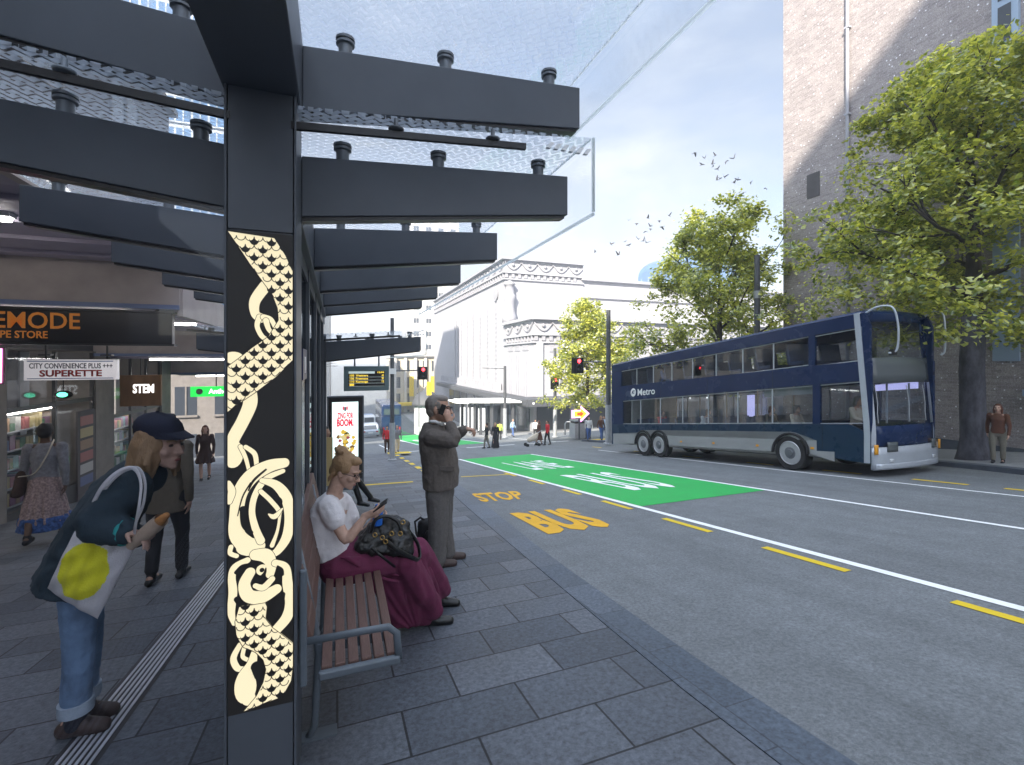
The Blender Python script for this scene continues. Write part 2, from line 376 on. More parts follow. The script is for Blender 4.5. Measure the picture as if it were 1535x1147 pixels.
# ------------------------------------------------------------------ bus shelter
def frit_mat(name, cell=.05):
    m = bpy.data.materials.new(name); n, l = nodes_of(m); n.remove(n['Principled BSDF']); out = n['Material Output']
    tc = n.new('ShaderNodeTexCoord'); mp = n.new('ShaderNodeMapping'); mp.inputs['Rotation'].default_value = (0, 0, R(40)); mp.inputs['Scale'].default_value = (1 / cell, 1 / cell, 1 / cell)
    l.new(tc.outputs['Object'], mp.inputs[0]); sp = n.new('ShaderNodeSeparateXYZ'); l.new(mp.outputs[0], sp.inputs[0])
    def mth(op, a, b=None, c=None):
        k = n.new('ShaderNodeMath'); k.operation = op
        for i, x in enumerate((a, b, c)):
            if x is None: continue
            if isinstance(x, (int, float)): k.inputs[i].default_value = x
            else: l.new(x, k.inputs[i])
        return k.outputs[0]
    fu, fv = mth('FRACT', sp.outputs[0]), mth('FRACT', sp.outputs[1])
    par = mth('FLOORED_MODULO', mth('ADD', mth('FLOOR', sp.outputs[0]), mth('FLOOR', sp.outputs[1])), 2.0)
    au, av = mth('ABSOLUTE', mth('SUBTRACT', fu, .5)), mth('ABSOLUTE', mth('SUBTRACT', fv, .5))
    h = mth('MULTIPLY', mth('LESS_THAN', av, .24), mth('LESS_THAN', au, .49))
    v = mth('MULTIPLY', mth('LESS_THAN', au, .24), mth('LESS_THAN', av, .49))
    mask = mth('ADD', mth('MULTIPLY', h, mth('SUBTRACT', 1, par)), mth('MULTIPLY', v, par))
    tr = n.new('ShaderNodeBsdfTransparent'); tr.inputs[0].default_value = (.985, .992, 1, 1)
    tl = n.new('ShaderNodeBsdfTranslucent'); tl.inputs[0].default_value = (.80, .88, .97, 1)
    df = n.new('ShaderNodeBsdfDiffuse'); df.inputs[0].default_value = (.75, .80, .88, 1)
    a = n.new('ShaderNodeMixShader'); a.inputs[0].default_value = .4; l.new(tl.outputs[0], a.inputs[1]); l.new(df.outputs[0], a.inputs[2])
    b = n.new('ShaderNodeMixShader'); l.new(mth('MULTIPLY', mask, .42), b.inputs[0]); l.new(tr.outputs[0], b.inputs[1]); l.new(a.outputs[0], b.inputs[2])
    gl = n.new('ShaderNodeBsdfGlossy'); gl.inputs['Roughness'].default_value = .03
    lw = n.new('ShaderNodeLayerWeight'); lw.inputs[0].default_value = .3
    c = n.new('ShaderNodeMixShader'); l.new(mth('MULTIPLY', lw.outputs['Fresnel'], .12), c.inputs[0]); l.new(b.outputs[0], c.inputs[1]); l.new(gl.outputs[0], c.inputs[2])
    l.new(c.outputs[0], out.inputs[0]); M[name] = m
frit_mat('frit_glass')
mat('cream_light', (.55, .48, .30), .5, emit=(1, .87, .57), estr=.42)
mat('art_dark', (.022, .019, .017), .5, var=.2, vscale=5)
mat('sign_blue', (.006, .018, .075), .35)
mat('white_sign', (.8, .8, .8), .5)
mat('pale_panel', (.16, .20, .24), .25)
mat('tan_panel', (.55, .42, .19), .6, var=.05)

def smooth_path(pts, k=6):
    out = []; n = len(pts)
    for i in range(n - 1):
        p0, p1, p2, p3 = pts[max(i - 1, 0)], pts[i], pts[i + 1], pts[min(i + 2, n - 1)]
        for j in range(k):
            t = j / k
            out.append(tuple(.5 * ((2 * b) + (-a + c) * t + (2 * a - 5 * b + 4 * c - d) * t * t + (-a + 3 * b - 3 * c + d) * t ** 3) for a, b, c, d in zip(p0, p1, p2, p3)))
    out.append(tuple(pts[-1])); return out

def inside(poly, x, y):
    r = False; n = len(poly)
    for i in range(n):
        (x1, y1), (x2, y2) = poly[i], poly[(i + 1) % n]
        if (y1 > y) != (y2 > y) and x < (x2 - x1) * (y - y1) / (y2 - y1) + x1: r = not r
    return r

def art_panel(parent, X0, X1, Yf, Z0, Z1):
    """back lit panel: pale carved bands, scales and curls on a dark ground"""
    x0, x1, y0, y1 = 343., 433., 347., 1062.
    P = lambda x, y, d: (X0 + (min(max(x, x0), x1) - x0) / (x1 - x0) * (X1 - X0), Yf - d, Z1 - (y - y0) / (y1 - y0) * (Z1 - Z0))
    mb = MB(); mb.box((X0 - .002, Yf + .001, Z0 - .02), (X1 + .002, Yf + .012, Z1 + .005))
    back = mb.build('art_panel', 'art_dark', parent)
    cream, dark = MB(), MB(); lev = [0.0]
    def nxt(): lev[0] += .00005; return lev[0]
    def ribbon(pts, dst=None, k=7, dd_=None):
        dst = dst or cream; d = dd_ if dd_ is not None else nxt() + (.004 if dst is dark else 0)
        if dst is cream and k > 2: ribbon([(a, b, c + .75) for a, b, c in pts], dark, k, d - .00003)
        sp = smooth_path(pts, k); L, Rr = [], []
        if len(sp) > 4:
            def capp(e, q):
                tx, ty = e[0] - q[0], e[1] - q[1]; n_ = math.hypot(tx, ty) or 1; tx, ty = tx / n_, ty / n_
                return [(e[0] + tx * e[2] * t, e[1] + ty * e[2] * t, e[2] * math.sqrt(max(0, 1 - t * t)) + .01) for t in (.3, .6, .82, .95, 1)]
            sp = capp(sp[0], sp[1])[::-1] + sp + capp(sp[-1], sp[-2])
        for i, (x, y, w) in enumerate(sp):
            a, b = sp[max(i - 1, 0)], sp[min(i + 1, len(sp) - 1)]
            tx, ty = b[0] - a[0], b[1] - a[1]; q = math.hypot(tx, ty) or 1
            L.append((x - ty / q * w, y + tx / q * w)); Rr.append((x + ty / q * w, y - tx / q * w))
        for i in range(len(sp) - 1):
            dst.add([P(*L[i], d), P(*Rr[i], d), P(*Rr[i + 1], d), P(*L[i + 1], d)], [(0, 1, 2, 3)])
    def disc(x, y, rx, ry, dst=None, d=None):
        dst = dst or cream; d = d if d is not None else nxt() + (.002 if dst is dark else 0)
        dst.add([P(x + rx * math.cos(t), y + ry * math.sin(t), d) for t in [2 * math.pi * i / 22 for i in range(22)]], [tuple(range(22))])
    def band(poly):
        d = nxt(); me = MB()
        n = len(poly)
        dst = cream; o = len(dst.v)
        dst.add([P(x, y, d) for x, y in poly], [tuple(range(n))])
        r = 0; y = min(p[1] for p in poly)
        ymax = max(p[1] for p in poly)
        while y < ymax + 12:
            x = x0 - 24 + (12 if r % 2 else 0)
            while x < x1 + 24:
                # dark fan in every other cell, scalloped edge line round each
                if r % 1 == 0 and inside(poly, x - 4.5, y) and inside(poly, x + 4.5, y) and inside(poly, x, y + 4):
                    fan = [(x + a * 1.16, y + b * 1.3 - .8) for a, b in [(-6, -2), (-4.5, .1), (-3, .5), (-1.5, 0), (0, -2.4), (1.5, 0), (3, .5), (4.5, .1), (6, -2), (5.2, 2.2), (3, 4.6), (0, 5.6), (-3, 4.6), (-5.2, 2.2)]]
                    dd = .0062; dark.add([P(a, b, dd) for a, b in fan], [tuple(range(len(fan)))])
                for sx in (-6, 6):
                    for cy in (0,):
                        arc = [(x + sx + 6 * math.cos(t), y + 6 + cy + 6.2 * math.sin(t)) for t in [math.pi * i / 6 for i in range(7)]]
                        arc = [a for a in arc if inside(poly, *a) and x0 < a[0] < x1]
                        if len(arc) > 2: ribbon([(a, b, .6) for a, b in arc], dark, 2, .0060 + .00004 * (r % 2) + .00002 * (sx > 0))
                x += 24
            y += 12; r += 1
        for i in range(n):
            (ax, ay), (bx, by) = poly[i], poly[(i + 1) % n]
            if abs(ax - bx) < .1: continue
            ribbon([(ax, ay, .5), (bx, by, .5)], dark, 1, .0064)
    A = lambda L: [(320 + x / 2.87, 320 + y / 2.868) + tuple(w / 2.87 for w in r) for x, y, *r in L]
    B = lambda L: [(320 + x / 2.73, 680 + y / 2.73) + tuple(w / 2.73 for w in r) for x, y, *r in L]
    # upper limb and curls
    ribbon(A([(212, 305, 24), (172, 370, 22), (172, 425, 18), (195, 445, 20)])); ribbon(A([(190, 440, 12), (180, 480, 10), (200, 525, 10), (228, 540, 8)])); ribbon(A([(205, 440, 12), (235, 450, 10), (255, 490, 9)]))
    ribbon(A([(215, 455, 12), (225, 490, 10), (240, 510, 9)])); disc(*A([(88, 618)])[0], 13.5, 9)
    ribbon(A([(150, 775, 30), (152, 820, 28), (125, 890, 26), (92, 955, 26), (75, 1000, 24)])); disc(*A([(86, 1030)])[0], 14, 21)
    ribbon(A([(115, 1000, 9), (135, 1050, 8), (148, 1105, 7)])); ribbon(A([(135, 1003, 9), (170, 1035, 10), (178, 1085, 9)]))
    band(A([(66, 78), (100, 130), (150, 210), (205, 290), (240, 340), (262, 400), (266, 452), (225, 525), (160, 575), (110, 620), (66, 655), (66, 850), (110, 815), (180, 765), (260, 700), (323, 630), (323, 230), (295, 165), (250, 92)]))
    # central curls
    ribbon(B([(275, 48, 20), (215, 58, 26), (150, 95, 30), (108, 160, 28), (95, 250, 26), (98, 330, 30), (140, 385, 36)])); disc(*B([(148, 385)])[0], 20, 13)
    ribbon(B([(185, 365, 16), (165, 310, 14), (152, 240, 12), (165, 170, 12), (205, 110, 12), (270, 82, 9)]))
    ribbon(B([(190, 115, 10), (245, 140, 18), (285, 200, 22), (296, 280, 20), (285, 360, 20), (250, 415, 16), (222, 428, 12)]))
    ribbon(B([(185, 160, 9), (225, 205, 9), (258, 260, 9), (252, 330, 9), (228, 390, 9)])); ribbon(B([(215, 258, 3), (238, 270, 11), (268, 240, 3)]))
    ribbon(B([(66, 115, 10), (78, 150, 14), (68, 190, 12)])); ribbon(B([(75, 375, 9), (72, 400, 9), (95, 415, 9)]))
    ribbon(B([(165, 420, 22), (205, 430, 28), (225, 470, 20), (220, 510, 16)]))
    ribbon(B([(135, 438, 12), (90, 460, 14), (78, 500, 14), (82, 560, 16), (76, 640, 14), (86, 690, 8)]))
    ribbon(B([(240, 465, 14), (280, 490, 16), (288, 560, 20), (298, 640, 20), (285, 700, 22), (245, 745, 20)]))
    ribbon(B([(145, 490, 20), (124, 535, 22), (140, 585, 26), (190, 598, 26), (245, 575, 20)])); ribbon(B([(228, 530, 12), (195, 560, 13), (165, 548, 10)]))
    disc(*B([(190, 486)])[0], 8.2, 8.2); disc(*B([(190, 486)])[0], 3.4, 3.4, dark)
    ribbon(B([(108, 780, 10), (84, 830, 12), (100, 875, 12), (130, 880, 8)])); ribbon(B([(125, 790, 8), (118, 830, 8), (140, 850, 8)]))
    ribbon(B([(160, 825, 12), (150, 870, 20), (125, 915, 28), (122, 960, 34), (140, 1010, 26)])); disc(*B([(128, 960)])[0], 15, 24)
    for pts in ([(148, 120, 3), (118, 175, 3), (100, 250, 2)], [(205, 70, 4), (160, 110, 5), (140, 150, 3)], [(120, 225, 13), (125, 290, 12), (150, 325, 8)], [(205, 160, 3), (255, 200, 10), (262, 225, 3)], [(270, 260, 5), (262, 330, 7), (240, 395, 4)],
                [(95, 480, 8), (115, 458, 6), (140, 452, 3)], [(250, 478, 4), (265, 495, 7), (268, 515, 7)], [(98, 590, 12), (108, 612, 10)], [(180, 520, 7), (200, 500, 6), (205, 480, 3)], [(268, 600, 12), (250, 650, 20), (225, 690, 14)], [(170, 880, 22), (175, 920, 14)]):
        ribbon(B(pts), dark)
    band(B([(105, 622), (90, 680), (95, 740), (120, 790), (165, 820), (195, 860), (205, 900), (195, 950), (170, 1000), (118, 1056), (268, 1030), (303, 970), (309, 920), (309, 812), (270, 770), (230, 730), (205, 690), (210, 640), (203, 622)]))
    o1 = cream.build('carved_motif', 'cream_light', back); o2 = dark.build('motif_line', 'art_dark', back)
    for o in (o1, o2):
        for p in o.data.polygons:
            if p.normal.y > 0: p.flip()
    tag(back, 'tall dark panel glowing with pale cream scales and curling forms')

def make_spigot(mb, x, y, z, h=.088):
    mb.lathe([(.030, 0), (.030, h * .62), (.041, h * .66), (.041, h * .78), (.034, h * .79), (.034, h * .85), (.042, h * .86), (.042, h)], (x, y, z), 14)

def beam_pair(root, Y, ZB, XC0, XC1, XR=1.22, XL=-1.76, t=.085, spig=True):
    """one tapered cantilever rib on each side of the spine"""
    for s, xr, xt in ((1, XC1, XR), (-1, XC0, XL)):
        k = abs(xt - xr)
        b0, b1, t0, t1 = ZB, ZB + .115 * k, ZB + .28, ZB + .28 + .07 * k
        mb = MB()
        f = [(xr, Y, b0), (xt, Y, b1), (xt, Y, t1), (xr, Y, t0)]
        mb.prism(f, (0, t, 0))
        bm = mb.build('canopy_beam', 'dark_steel', root, bevel=.004)
        lip = MB(); lip.prism([(xr, Y - .0 + .012, b0 - .018), (xt - s * .016, Y + .012, b1 - .018), (xt - s * .016, Y + .012, b1 - .001), (xr, Y + .012, b0 - .001)], (0, t - .024, 0))
        lip.build('light_channel', 'panel_black', bm)
        if spig:
            for f_ in (.13, .47, .88):
                x = xr + s * k * f_ * (1 if s > 0 else 1); m2 = MB(); make_spigot(m2, x, Y + t / 2, t0 + (t1 - t0) * f_ - .003)
                m2.build('glass_spigot', 'steel_dark', bm, smooth=True, auto=40)

def roof_glass(root, Y0, Y1, ZB, XC0, XC1, XR=1.235, XL=-1.80, near=True, skirt=True, drop=.36):
    z0 = ZB + .28 + .082
    for s, xr, xt in ((1, XC1 - .02, XR), (-1, XC0 + .02, XL)):
        k = abs(xt - xr); z1 = z0 + .07 * k
        mb = MB(); mb.prism([(xr, Y0, z0), (xt, Y0, z1), (xt, Y0, z1 + .016), (xr, Y0, z0 + .016)], (0, Y1 - Y0, 0))
        g = mb.build('glass_roof_panel', 'frit_glass', root)
        e = MB()
        e.prism([(xt + s * .0005, Y0 - .001, z1 + .002), (xt + s * .006, Y0 - .001, z1 + .002), (xt + s * .006, Y0 - .001, z1 + .014), (xt + s * .0005, Y0 - .001, z1 + .014)], (0, Y1 - Y0 + .002, 0))
        e.build('glass_edge', 'glass_edge', g)
        if near:
            e = MB(); u = .74 if s > 0 else 1.0; xe = xr + (xt - xr) * u; ze = z0 + (z1 - z0) * u
            e.prism([(xr, Y0 - .022, z0 - .090), (xe, Y0 - .022, ze - .082), (xe, Y0 - .022, ze - .054), (xr, Y0 - .022, z0 - .060)], (0, .02, 0))
            e.build('edge_gasket', 'panel_black', g)
            for fx in ((.36, .55, .86) if s < 0 else (.3, .62)):
                c_ = MB(); xx = xr + (xt - xr) * fx; zz = z0 + (z1 - z0) * fx; c_.lathe([(.030, -.052), (.034, -.048), (.034, -.044), (.010, -.040), (.010, -.002)], (xx, Y0 - .012, zz), 16); c_.build('clamp_disc', 'steel_light' if s < 0 else 'steel_dark', g, smooth=True, auto=40)
            if s > 0:
                e = MB()
                for i in range(6):
                    a, b = xe + (xt - xe) * (.30 + i * .115), xe + (xt - xe) * (.36 + i * .115)
                    e.prism([(a, Y0 - .02, z1 - .080), (b, Y0 - .02, z1 - .080), (b + .02, Y0 - .02, z1 - .052), (a + .02, Y0 - .02, z1 - .052)], (0, .018, 0))
                e.build('edge_stripe', 'white_sign', g)
        if skirt and s > 0:
            e = MB(); e.box((xt + .017, Y0, z1 - drop), (xt + .023, Y1, z1 + .018)); sk = e.build('glass_fascia', 'clear_glass', root)
            e = MB(); e.box((xt + .0135, Y0 - .002, z1 - drop - .020), (xt + .0265, Y1 + .002, z1 - drop - .005)); e.build('fascia_edge', 'glass_edge', sk)
            for yy in (Y0, Y1):
                e = MB(); e.box((xt + .0135, yy - .006, z1 - drop), (xt + .0265, yy + .006, z1 + .02)); e.build('fascia_edge', 'glass_edge', sk)
mat('steel_dark', (.17, .185, .20), .35, .35, var=.1, vscale=10)
XC0, XC1 = -.410, -.155

shelter = empty('bus_shelter', (-.28, 2.2, gz(2.2)), label='near dark grey bus shelter with a glowing carved column and stepped glass roof', cat='bus shelter', group='bus shelters along the near kerb')
mb = MB(); mb.box((XC0 + .012, 2.092, gz(2.3) - .1), (XC1 - .012, 2.36, 3.02)); mb.build('column', 'dark_steel', shelter, bevel=.004)
for xa, xb in ((XC0, XC0 + .009), (XC1 - .009, XC1)):
    mb = MB(); mb.box((xa, 2.076, gz(2.3) - .1), (xb, 2.372, 2.565)); mb.build('column_flange', 'dark_steel', shelter, bevel=.002)
mb = MB(); mb.box((XC0 + .013, 2.082, 2.01), (XC1 - .013, 2.091, 2.565)); mb.build('cover_plate', 'dark_steel', shelter)
mb = MB(); mb.box((XC0 + .013, 2.082, gz(2.2) - .05), (XC1 - .013, 2.091, .125)); mb.build('cover_plate', 'dark_steel', shelter)
art_panel(shelter, XC0 + .013, XC1 - .013, 2.078, .135, 1.995)
mb = MB(); mb.box((XC0 - .012, -1.6, 2.568), (XC1 + .012, 2.40, 2.90)); mb.build('spine_beam', 'dark_steel', shelter, bevel=.005)
mb = MB(); mb.box((XC0 + .03, 2.365, 2.14), (XC1 - .0, 7.45, 2.44)); mb.build('spine_beam', 'dark_steel', shelter, bevel=.005)
beam_pair(shelter, 2.22, 2.585, XC0 - .013, XC1 + .013)
for y in (2.36, 3.60, 4.80, 6.00, 7.18):
    beam_pair(shelter, y, 2.16, XC0 + .029, XC1 + .001)
roof_glass(shelter, -1.4, 2.42, 2.585, XC0, XC1, near=False, drop=.255)
roof_glass(shelter, 2.10, 7.55, 2.16, XC0, XC1, XR=1.212)
glass('screen_glass', (.955, .955, .972), .02)
mb = MB(); mb.box((-2.35, 2.19, gz(2.2) + .03), (XC0 - .004, 2.202, 2.12)); mb.build('side_screen', 'screen_glass', shelter)
for x_ in (-2.2, -1.1): mb = MB(); mb.box((x_, 2.17, gz(2.2) - .02), (x_ + .09, 2.222, gz(2.2) + .06)); mb.build('screen_shoe', 'steel_dark', shelter, bevel=.004)

# back wall: posts, rails and panes
def back_wall(root, X, Y0, Y1, top, n=3):
    w = (Y1 - Y0) / n
    for i in range(n + 1):
        y = Y0 + w * i; mb = MB(); mb.box((X - .035, y - .03, gz(y) - .05), (X + .03, y + .03, top)); mb.build('wall_post', 'dark_steel', root, bevel=.003)
    for i in range(n):
        a, b = Y0 + w * i + .031, Y0 + w * (i + 1) - .031
        mb = MB(); mb.box((X - .02, a, top - .09), (X + .02, b, top - .001)); mb.build('wall_rail', 'dark_steel', root)
        mb = MB(); mb.box((X - .006, a, gz(b) + .35), (X + .006, b, top - .091)); mb.build('wall_pane', 'dark_glass', root)
        mb = MB(); mb.box((X - .02, a, gz(b) + .29), (X + .02, b, gz(b) + .349)); mb.build('wall_rail', 'dark_steel', root)
back_wall(shelter, -.215, 2.42, 7.30, 2.139, 4)
mb = MB(); mb.box((-.176, 2.60, .70), (-.168, 2.80, 1.40)); mb.build('timetable_panel', 'pale_panel', shelter)
sg = MB(); sg.box((-.178, 2.56, 1.395), (-.160, 2.86, 1.555)); sg = sg.build('stop_sign_panel', 'sign_blue', shelter)
mb = MB()                               # white bus pictogram
for a, b in [((2.66, 1.445), (2.76, 1.515)), ((2.68, 1.43), (2.695, 1.445)), ((2.73, 1.43), (2.745, 1.445))]:
    mb.box((-.1598, a[0], a[1]), (-.158, b[0], b[1]))
mb.build('bus_pictogram', 'white_sign', sg)

far_shelter = empty('bus_shelter', (-.28, 7.6, gz(7.6)), label='second dark grey shelter stepping down the street beyond the seated woman', cat='bus shelter', group='bus shelters along the near kerb')
mb = MB(); mb.box((XC0, 7.50, gz(7.7) - .1), (XC1, 7.75, 1.90)); mb.build('column', 'dark_steel', far_shelter, bevel=.004)
mb = MB(); mb.box((XC0 + .03, 7.2, 1.50), (XC1, 7.499, 1.79)); mb.build('spine_beam', 'dark_steel', far_shelter)
mb = MB(); mb.box((XC0 + .03, 7.751, 1.50), (XC1, 12.1, 1.79)); mb.build('spine_beam', 'dark_steel', far_shelter)
for y in (7.30, 8.50, 9.70, 10.9, 12.0):
    beam_pair(far_shelter, y, 1.50, XC0 + .029, XC1 + .001)
roof_glass(far_shelter, 7.05, 12.2, 1.50, XC0, XC1)
back_wall(far_shelter, -.28, 7.85, 11.8, 1.49, 3)
mb = MB(); mb.box((-.21, 8.15, -.53), (-.07, 8.19, .25)); mb.build('end_panel', 'tan_panel', far_shelter)

# departures display
inf = empty('departure_display', (.6, 10.52, 1.4), label='grey departures screen with rows of amber text hung under the far shelter', cat='display')
mb = MB(); mb.box((.13, 10.50, .86), (1.06, 10.62, 1.39)); mb.build('casing', 'info_grey', inf, bevel=.01) if 'info_grey' in M else (mat('info_grey', (.13, .19, .20), .5), mb.build('casing', 'info_grey', inf, bevel=.01))
mat('amber_led', (.2, .14, .01), .4, emit=(1, .72, .08), estr=.55); mat('pale_led', (.3, .35, .35), .4, emit=(.6, .72, .72), estr=.35)
scr = MB(); scr.box((.22, 10.494, .95), (.97, 10.499, 1.285)); scr = scr.build('screen', 'panel_black', inf)
mb = MB(); mb.box((.225, 10.490, 1.23), (.76, 10.493, 1.28)); mb.build('header_row', 'pale_led', scr)
for i, (a, b, c) in enumerate([('105', 'Westmere', '4'), ('106', 'Freemans', '9'), ('110', 'Karanga', '12'), ('1', '', '')]):
    z = 1.19 - i * .066
    for t, x, w in ((a, .245, .09), (b, .37, .25), (c, .90, .05)):
        if t: lettering(t, .06, Matrix.Translation((x + w / 2, 10.489, z)) @ Euler((R(90), 0, 0)).to_matrix().to_4x4(), 'amber_led', scr, .001, width=w, bold=.002, name='display_text')
    mb = MB(); mb.box((.225, 10.491, z - .036), (.965, 10.493, z - .031)); mb.build('row_line', 'pale_led', scr)
lettering('12:04', .05, Matrix.Translation((.88, 10.489, 1.255)) @ Euler((R(90), 0, 0)).to_matrix().to_4x4(), 'amber_led', scr, .001, width=.14, bold=.002, name='display_text')
for x in (.35, .85):
    mb = MB(); mb.tube([(x, 10.56, 1.39), (x, 10.56, 1.62)], .018, 8); mb.build('hanger', 'dark_steel', inf)

# advertising light box
mat('ad_white', (.75, .85, .82), .3, emit=(.72, .92, .90), estr=.75); mat('ad_red', (.5, .005, .03), .4, emit=(.75, .01, .06), estr=.5)
mat('ad_yellow', (.7, .45, .05), .4, emit=(.9, .6, .08), estr=.35); mat('ad_brown', (.2, .09, .02), .4, emit=(.3, .14, .03), estr=.3); mat('ad_green', (.02, .07, .03), .5); mat('ad_pink', (.6, .1, .12), .4, emit=(.6, .1, .12), estr=.2); mat('ad_cream', (.75, .62, .3), .4, emit=(.8, .65, .3), estr=.35)
ad = empty('advert_light_box', (.2, 12.5, gz(12.5)), label='tall black advertising light box with red words on a pale poster', cat='light box')
mb = MB(); mb.box((-.24, 12.5, gz(12.6) - .1), (.64, 12.72, .62)); mb.build('casing', 'dark_steel', ad, bevel=.012)
mb = MB(); mb.box((-.20, 12.488, gz(12.5) + .12), (.60, 12.499, .58)); mb.build('surround', 'panel_black', ad)
pos = MB(); pos.box((-.12, 12.480, gz(12.5) + .35), (.50, 12.487, .47)); pos = pos.build('poster', 'ad_white', ad)
RX = Euler((R(90), 0, 0)).to_matrix().to_4x4()
lettering('ZING FOR', .2, Matrix.Translation((.19, 12.478, .12)) @ RX, 'ad_red', pos, .001, bold=.008, width=.38, name='poster_text')
lettering('BOOM.', .24, Matrix.Translation((.19, 12.478, -.06)) @ RX, 'ad_red', pos, .001, bold=.012, width=.40, name='poster_text')
mb = MB()
for x in (.125, .215): mb.box((x, 12.477, .27), (x + .035, 12.479, .36))
mb.build('poster_crest', 'ad_red', pos)
mb = MB(); mb.box((.165, 12.477, .245), (.21, 12.479, .345)); mb.build('poster_crest', 'pale_panel', pos)
r2 = random.Random(3)
for nm, mm, n_, rr in (('poster_leaf', 'ad_green', 5, .07), ('poster_food', 'ad_brown', 9, .06), ('poster_food', 'ad_yellow', 16, .055), ('poster_food', 'ad_cream', 10, .05), ('poster_food', 'ad_pink', 6, .035)):
    mb = MB()
    for i in range(n_):
        a = r2.random() * 6.28; q = r2.random() ** .5
        cx, cz = .2 + .24 * q * math.cos(a), -.62 + .40 * q * math.sin(a); e = rr * (.6 + .7 * r2.random()); d = 12.4785 - .0001 * r2.random() - {'ad_green': 0, 'ad_brown': .0002, 'ad_yellow': .0004, 'ad_cream': .0006, 'ad_pink': .0008}[mm] - i * .000005
        cx = min(max(cx, -.10 + e), .48 - e)
        mb.add([(cx + e * math.cos(t) * (1 + .25 * math.sin(3 * t + a)), d, cz + e * .8 * math.sin(t) * (1 + .2 * math.cos(4 * t))) for t in [6.283 * k / 14 for k in range(14)]], [tuple(range(14))])
    mb.build(nm, mm, pos)

# ------------------------------------------------------------------ bench
def bench(Y0, Y1, zs, label):
    b = empty('bench', (.1, Y0, gz(Y0)), label=label, cat='bench', group='timber benches under the shelters')
    n = 6; w = .044; x0, x1 = -.065, .255
    for i in range(n):
        x = x0 + (x1 - x0 - w) * i / (n - 1)
        mb = MB(); mb.box((x, Y0 + .03, zs - .03), (x + w, Y1, zs)); mb.build('seat_slat', 'wood', b, bevel=.005)
    for i in range(4):
        z = zs + .11 + i * .088
        xo = -.095 - .020 * i
        mb = MB(); mb.prism([(xo, Y0 + .03, z), (xo - .028, Y0 + .03, z + .002), (xo - .046, Y0 + .03, z + .082), (xo - .018, Y0 + .03, z + .080)], (0, Y1 - Y0 - .03, 0)); mb.build('back_slat', 'wood', b, bevel=.005)
    ys = [Y0, (Y0 + Y1) / 2, Y1 - .03]
    mb = MB(); mb.box((x0 - .01, Y0 - .002, zs - .045), (x1 + .012, Y0 + .026, zs - .008)); mb.build('end_bar', 'bench_steel', b, bevel=.008)
    for y in (Y0 + .28, Y1 - .3):
        mb = MB(); mb.tube([(-.13, y, gz(y)), (-.10, y, gz(y) + .05), (-.085, y, zs - .08), (-.10, y, zs + .05), (-.175, y, zs + .43)], .018, 8); mb.build('leg', 'bench_steel', b, smooth=True)
        mb = MB(); mb.box((-.17, y - .035, gz(y) - .01), (.0, y + .035, gz(y) + .012)); mb.build('foot_plate', 'bench_steel', b)
        mb = MB(); mb.box((-.09, y - .02, zs - .075), (x1 - .01, y + .02, zs - .032)); mb.build('seat_support', 'bench_steel', b)
    mb = MB(); mb.tube([(-.13, Y0 + .015, zs + .13), (.10, Y0 + .015, zs + .128), (.215, Y0 + .015, zs + .125), (.252, Y0 + .015, zs + .09), (.262, Y0 + .015, zs - .03)], .017, 10, flat=.5); mb.build('armrest', 'bench_steel', b, smooth=True)
    mb = MB(); mb.box((-.150, Y0 - .0, zs - .055), (-.12, Y0 + .025, zs + .44)); mb.build('back_frame', 'bench_steel', b, bevel=.008)
    return b
mat('bench_steel', (.13, .155, .18), .4, .2, var=.1, vscale=8)
bench(2.15, 3.95, .17, 'slatted brown timber bench with grey steel armrest beside the glowing column')
bench(8.3, 10.2, gz(8.6) + .47, 'far slatted bench under the second shelter, beyond the tan panel')
# ------------------------------------------------------------------ buildings
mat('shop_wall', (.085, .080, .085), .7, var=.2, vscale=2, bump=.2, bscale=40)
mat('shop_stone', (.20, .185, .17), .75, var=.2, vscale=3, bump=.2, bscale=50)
mat('veranda', (.34, .31, .40), .6, var=.12, vscale=2)
mat('veranda_fascia', (.42, .37, .35), .7, var=.15, vscale=2)
mat('frame_dark', (.03, .032, .036), .4)
mat('shop_inside', (.22, .23, .25), .7, var=.2, vscale=3)
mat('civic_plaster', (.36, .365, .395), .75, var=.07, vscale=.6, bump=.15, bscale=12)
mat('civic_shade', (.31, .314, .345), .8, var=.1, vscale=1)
mat('cream_render', (.55, .50, .40), .8, var=.08, vscale=.5)
mat('white_render', (.55, .535, .51), .8, var=.05, vscale=.5)
mat('window_dark', (.05, .06, .075), .12, spec=.6)
mat('tower_glass', (.10, .20, .36), .08, .3, spec=.8, var=.25, vscale=.4)
mat('tower_frame', (.45, .5, .56), .4)
mat('pale_wall', (.45, .46, .50), .8, var=.12, vscale=.6)
mat('pipe', (.36, .37, .42), .5)
mat('blue_frame', (.32, .42, .55), .5)
mat('neon_pink', (.9, .3, .6), .3, emit=(1, .25, .6), estr=2.5)
mat('neon_green', (.1, .6, .3), .3, emit=(.1, 1, .55), estr=2.5)
mat('sign_cream', (.70, .68, .68), .45, emit=(.9, .87, .9), estr=.22)
mat('sign_red', (.35, .02, .02), .5); mat('sign_dark_text', (.04, .04, .06), .5); mat('sign_stripe', (.15, .20, .35), .5)
mat('stem_board', (.20, .105, .045), .55, var=.2, vscale=8, stretch=(1, 1, .2))
mat('lit_white', (.9, .9, .9), .4, emit=(1, 1, .97), estr=1.2)
mat('lit_green', (.02, .4, .05), .4, emit=(.03, .75, .10), estr=.8)
mat('emode_board', (.018, .018, .022), .3)
mat('emode_orange', (.50, .17, .02), .5, emit=(1, .35, .04), estr=.08)
mat('roof_dark', (.07, .075, .085), .6, var=.15, vscale=2)

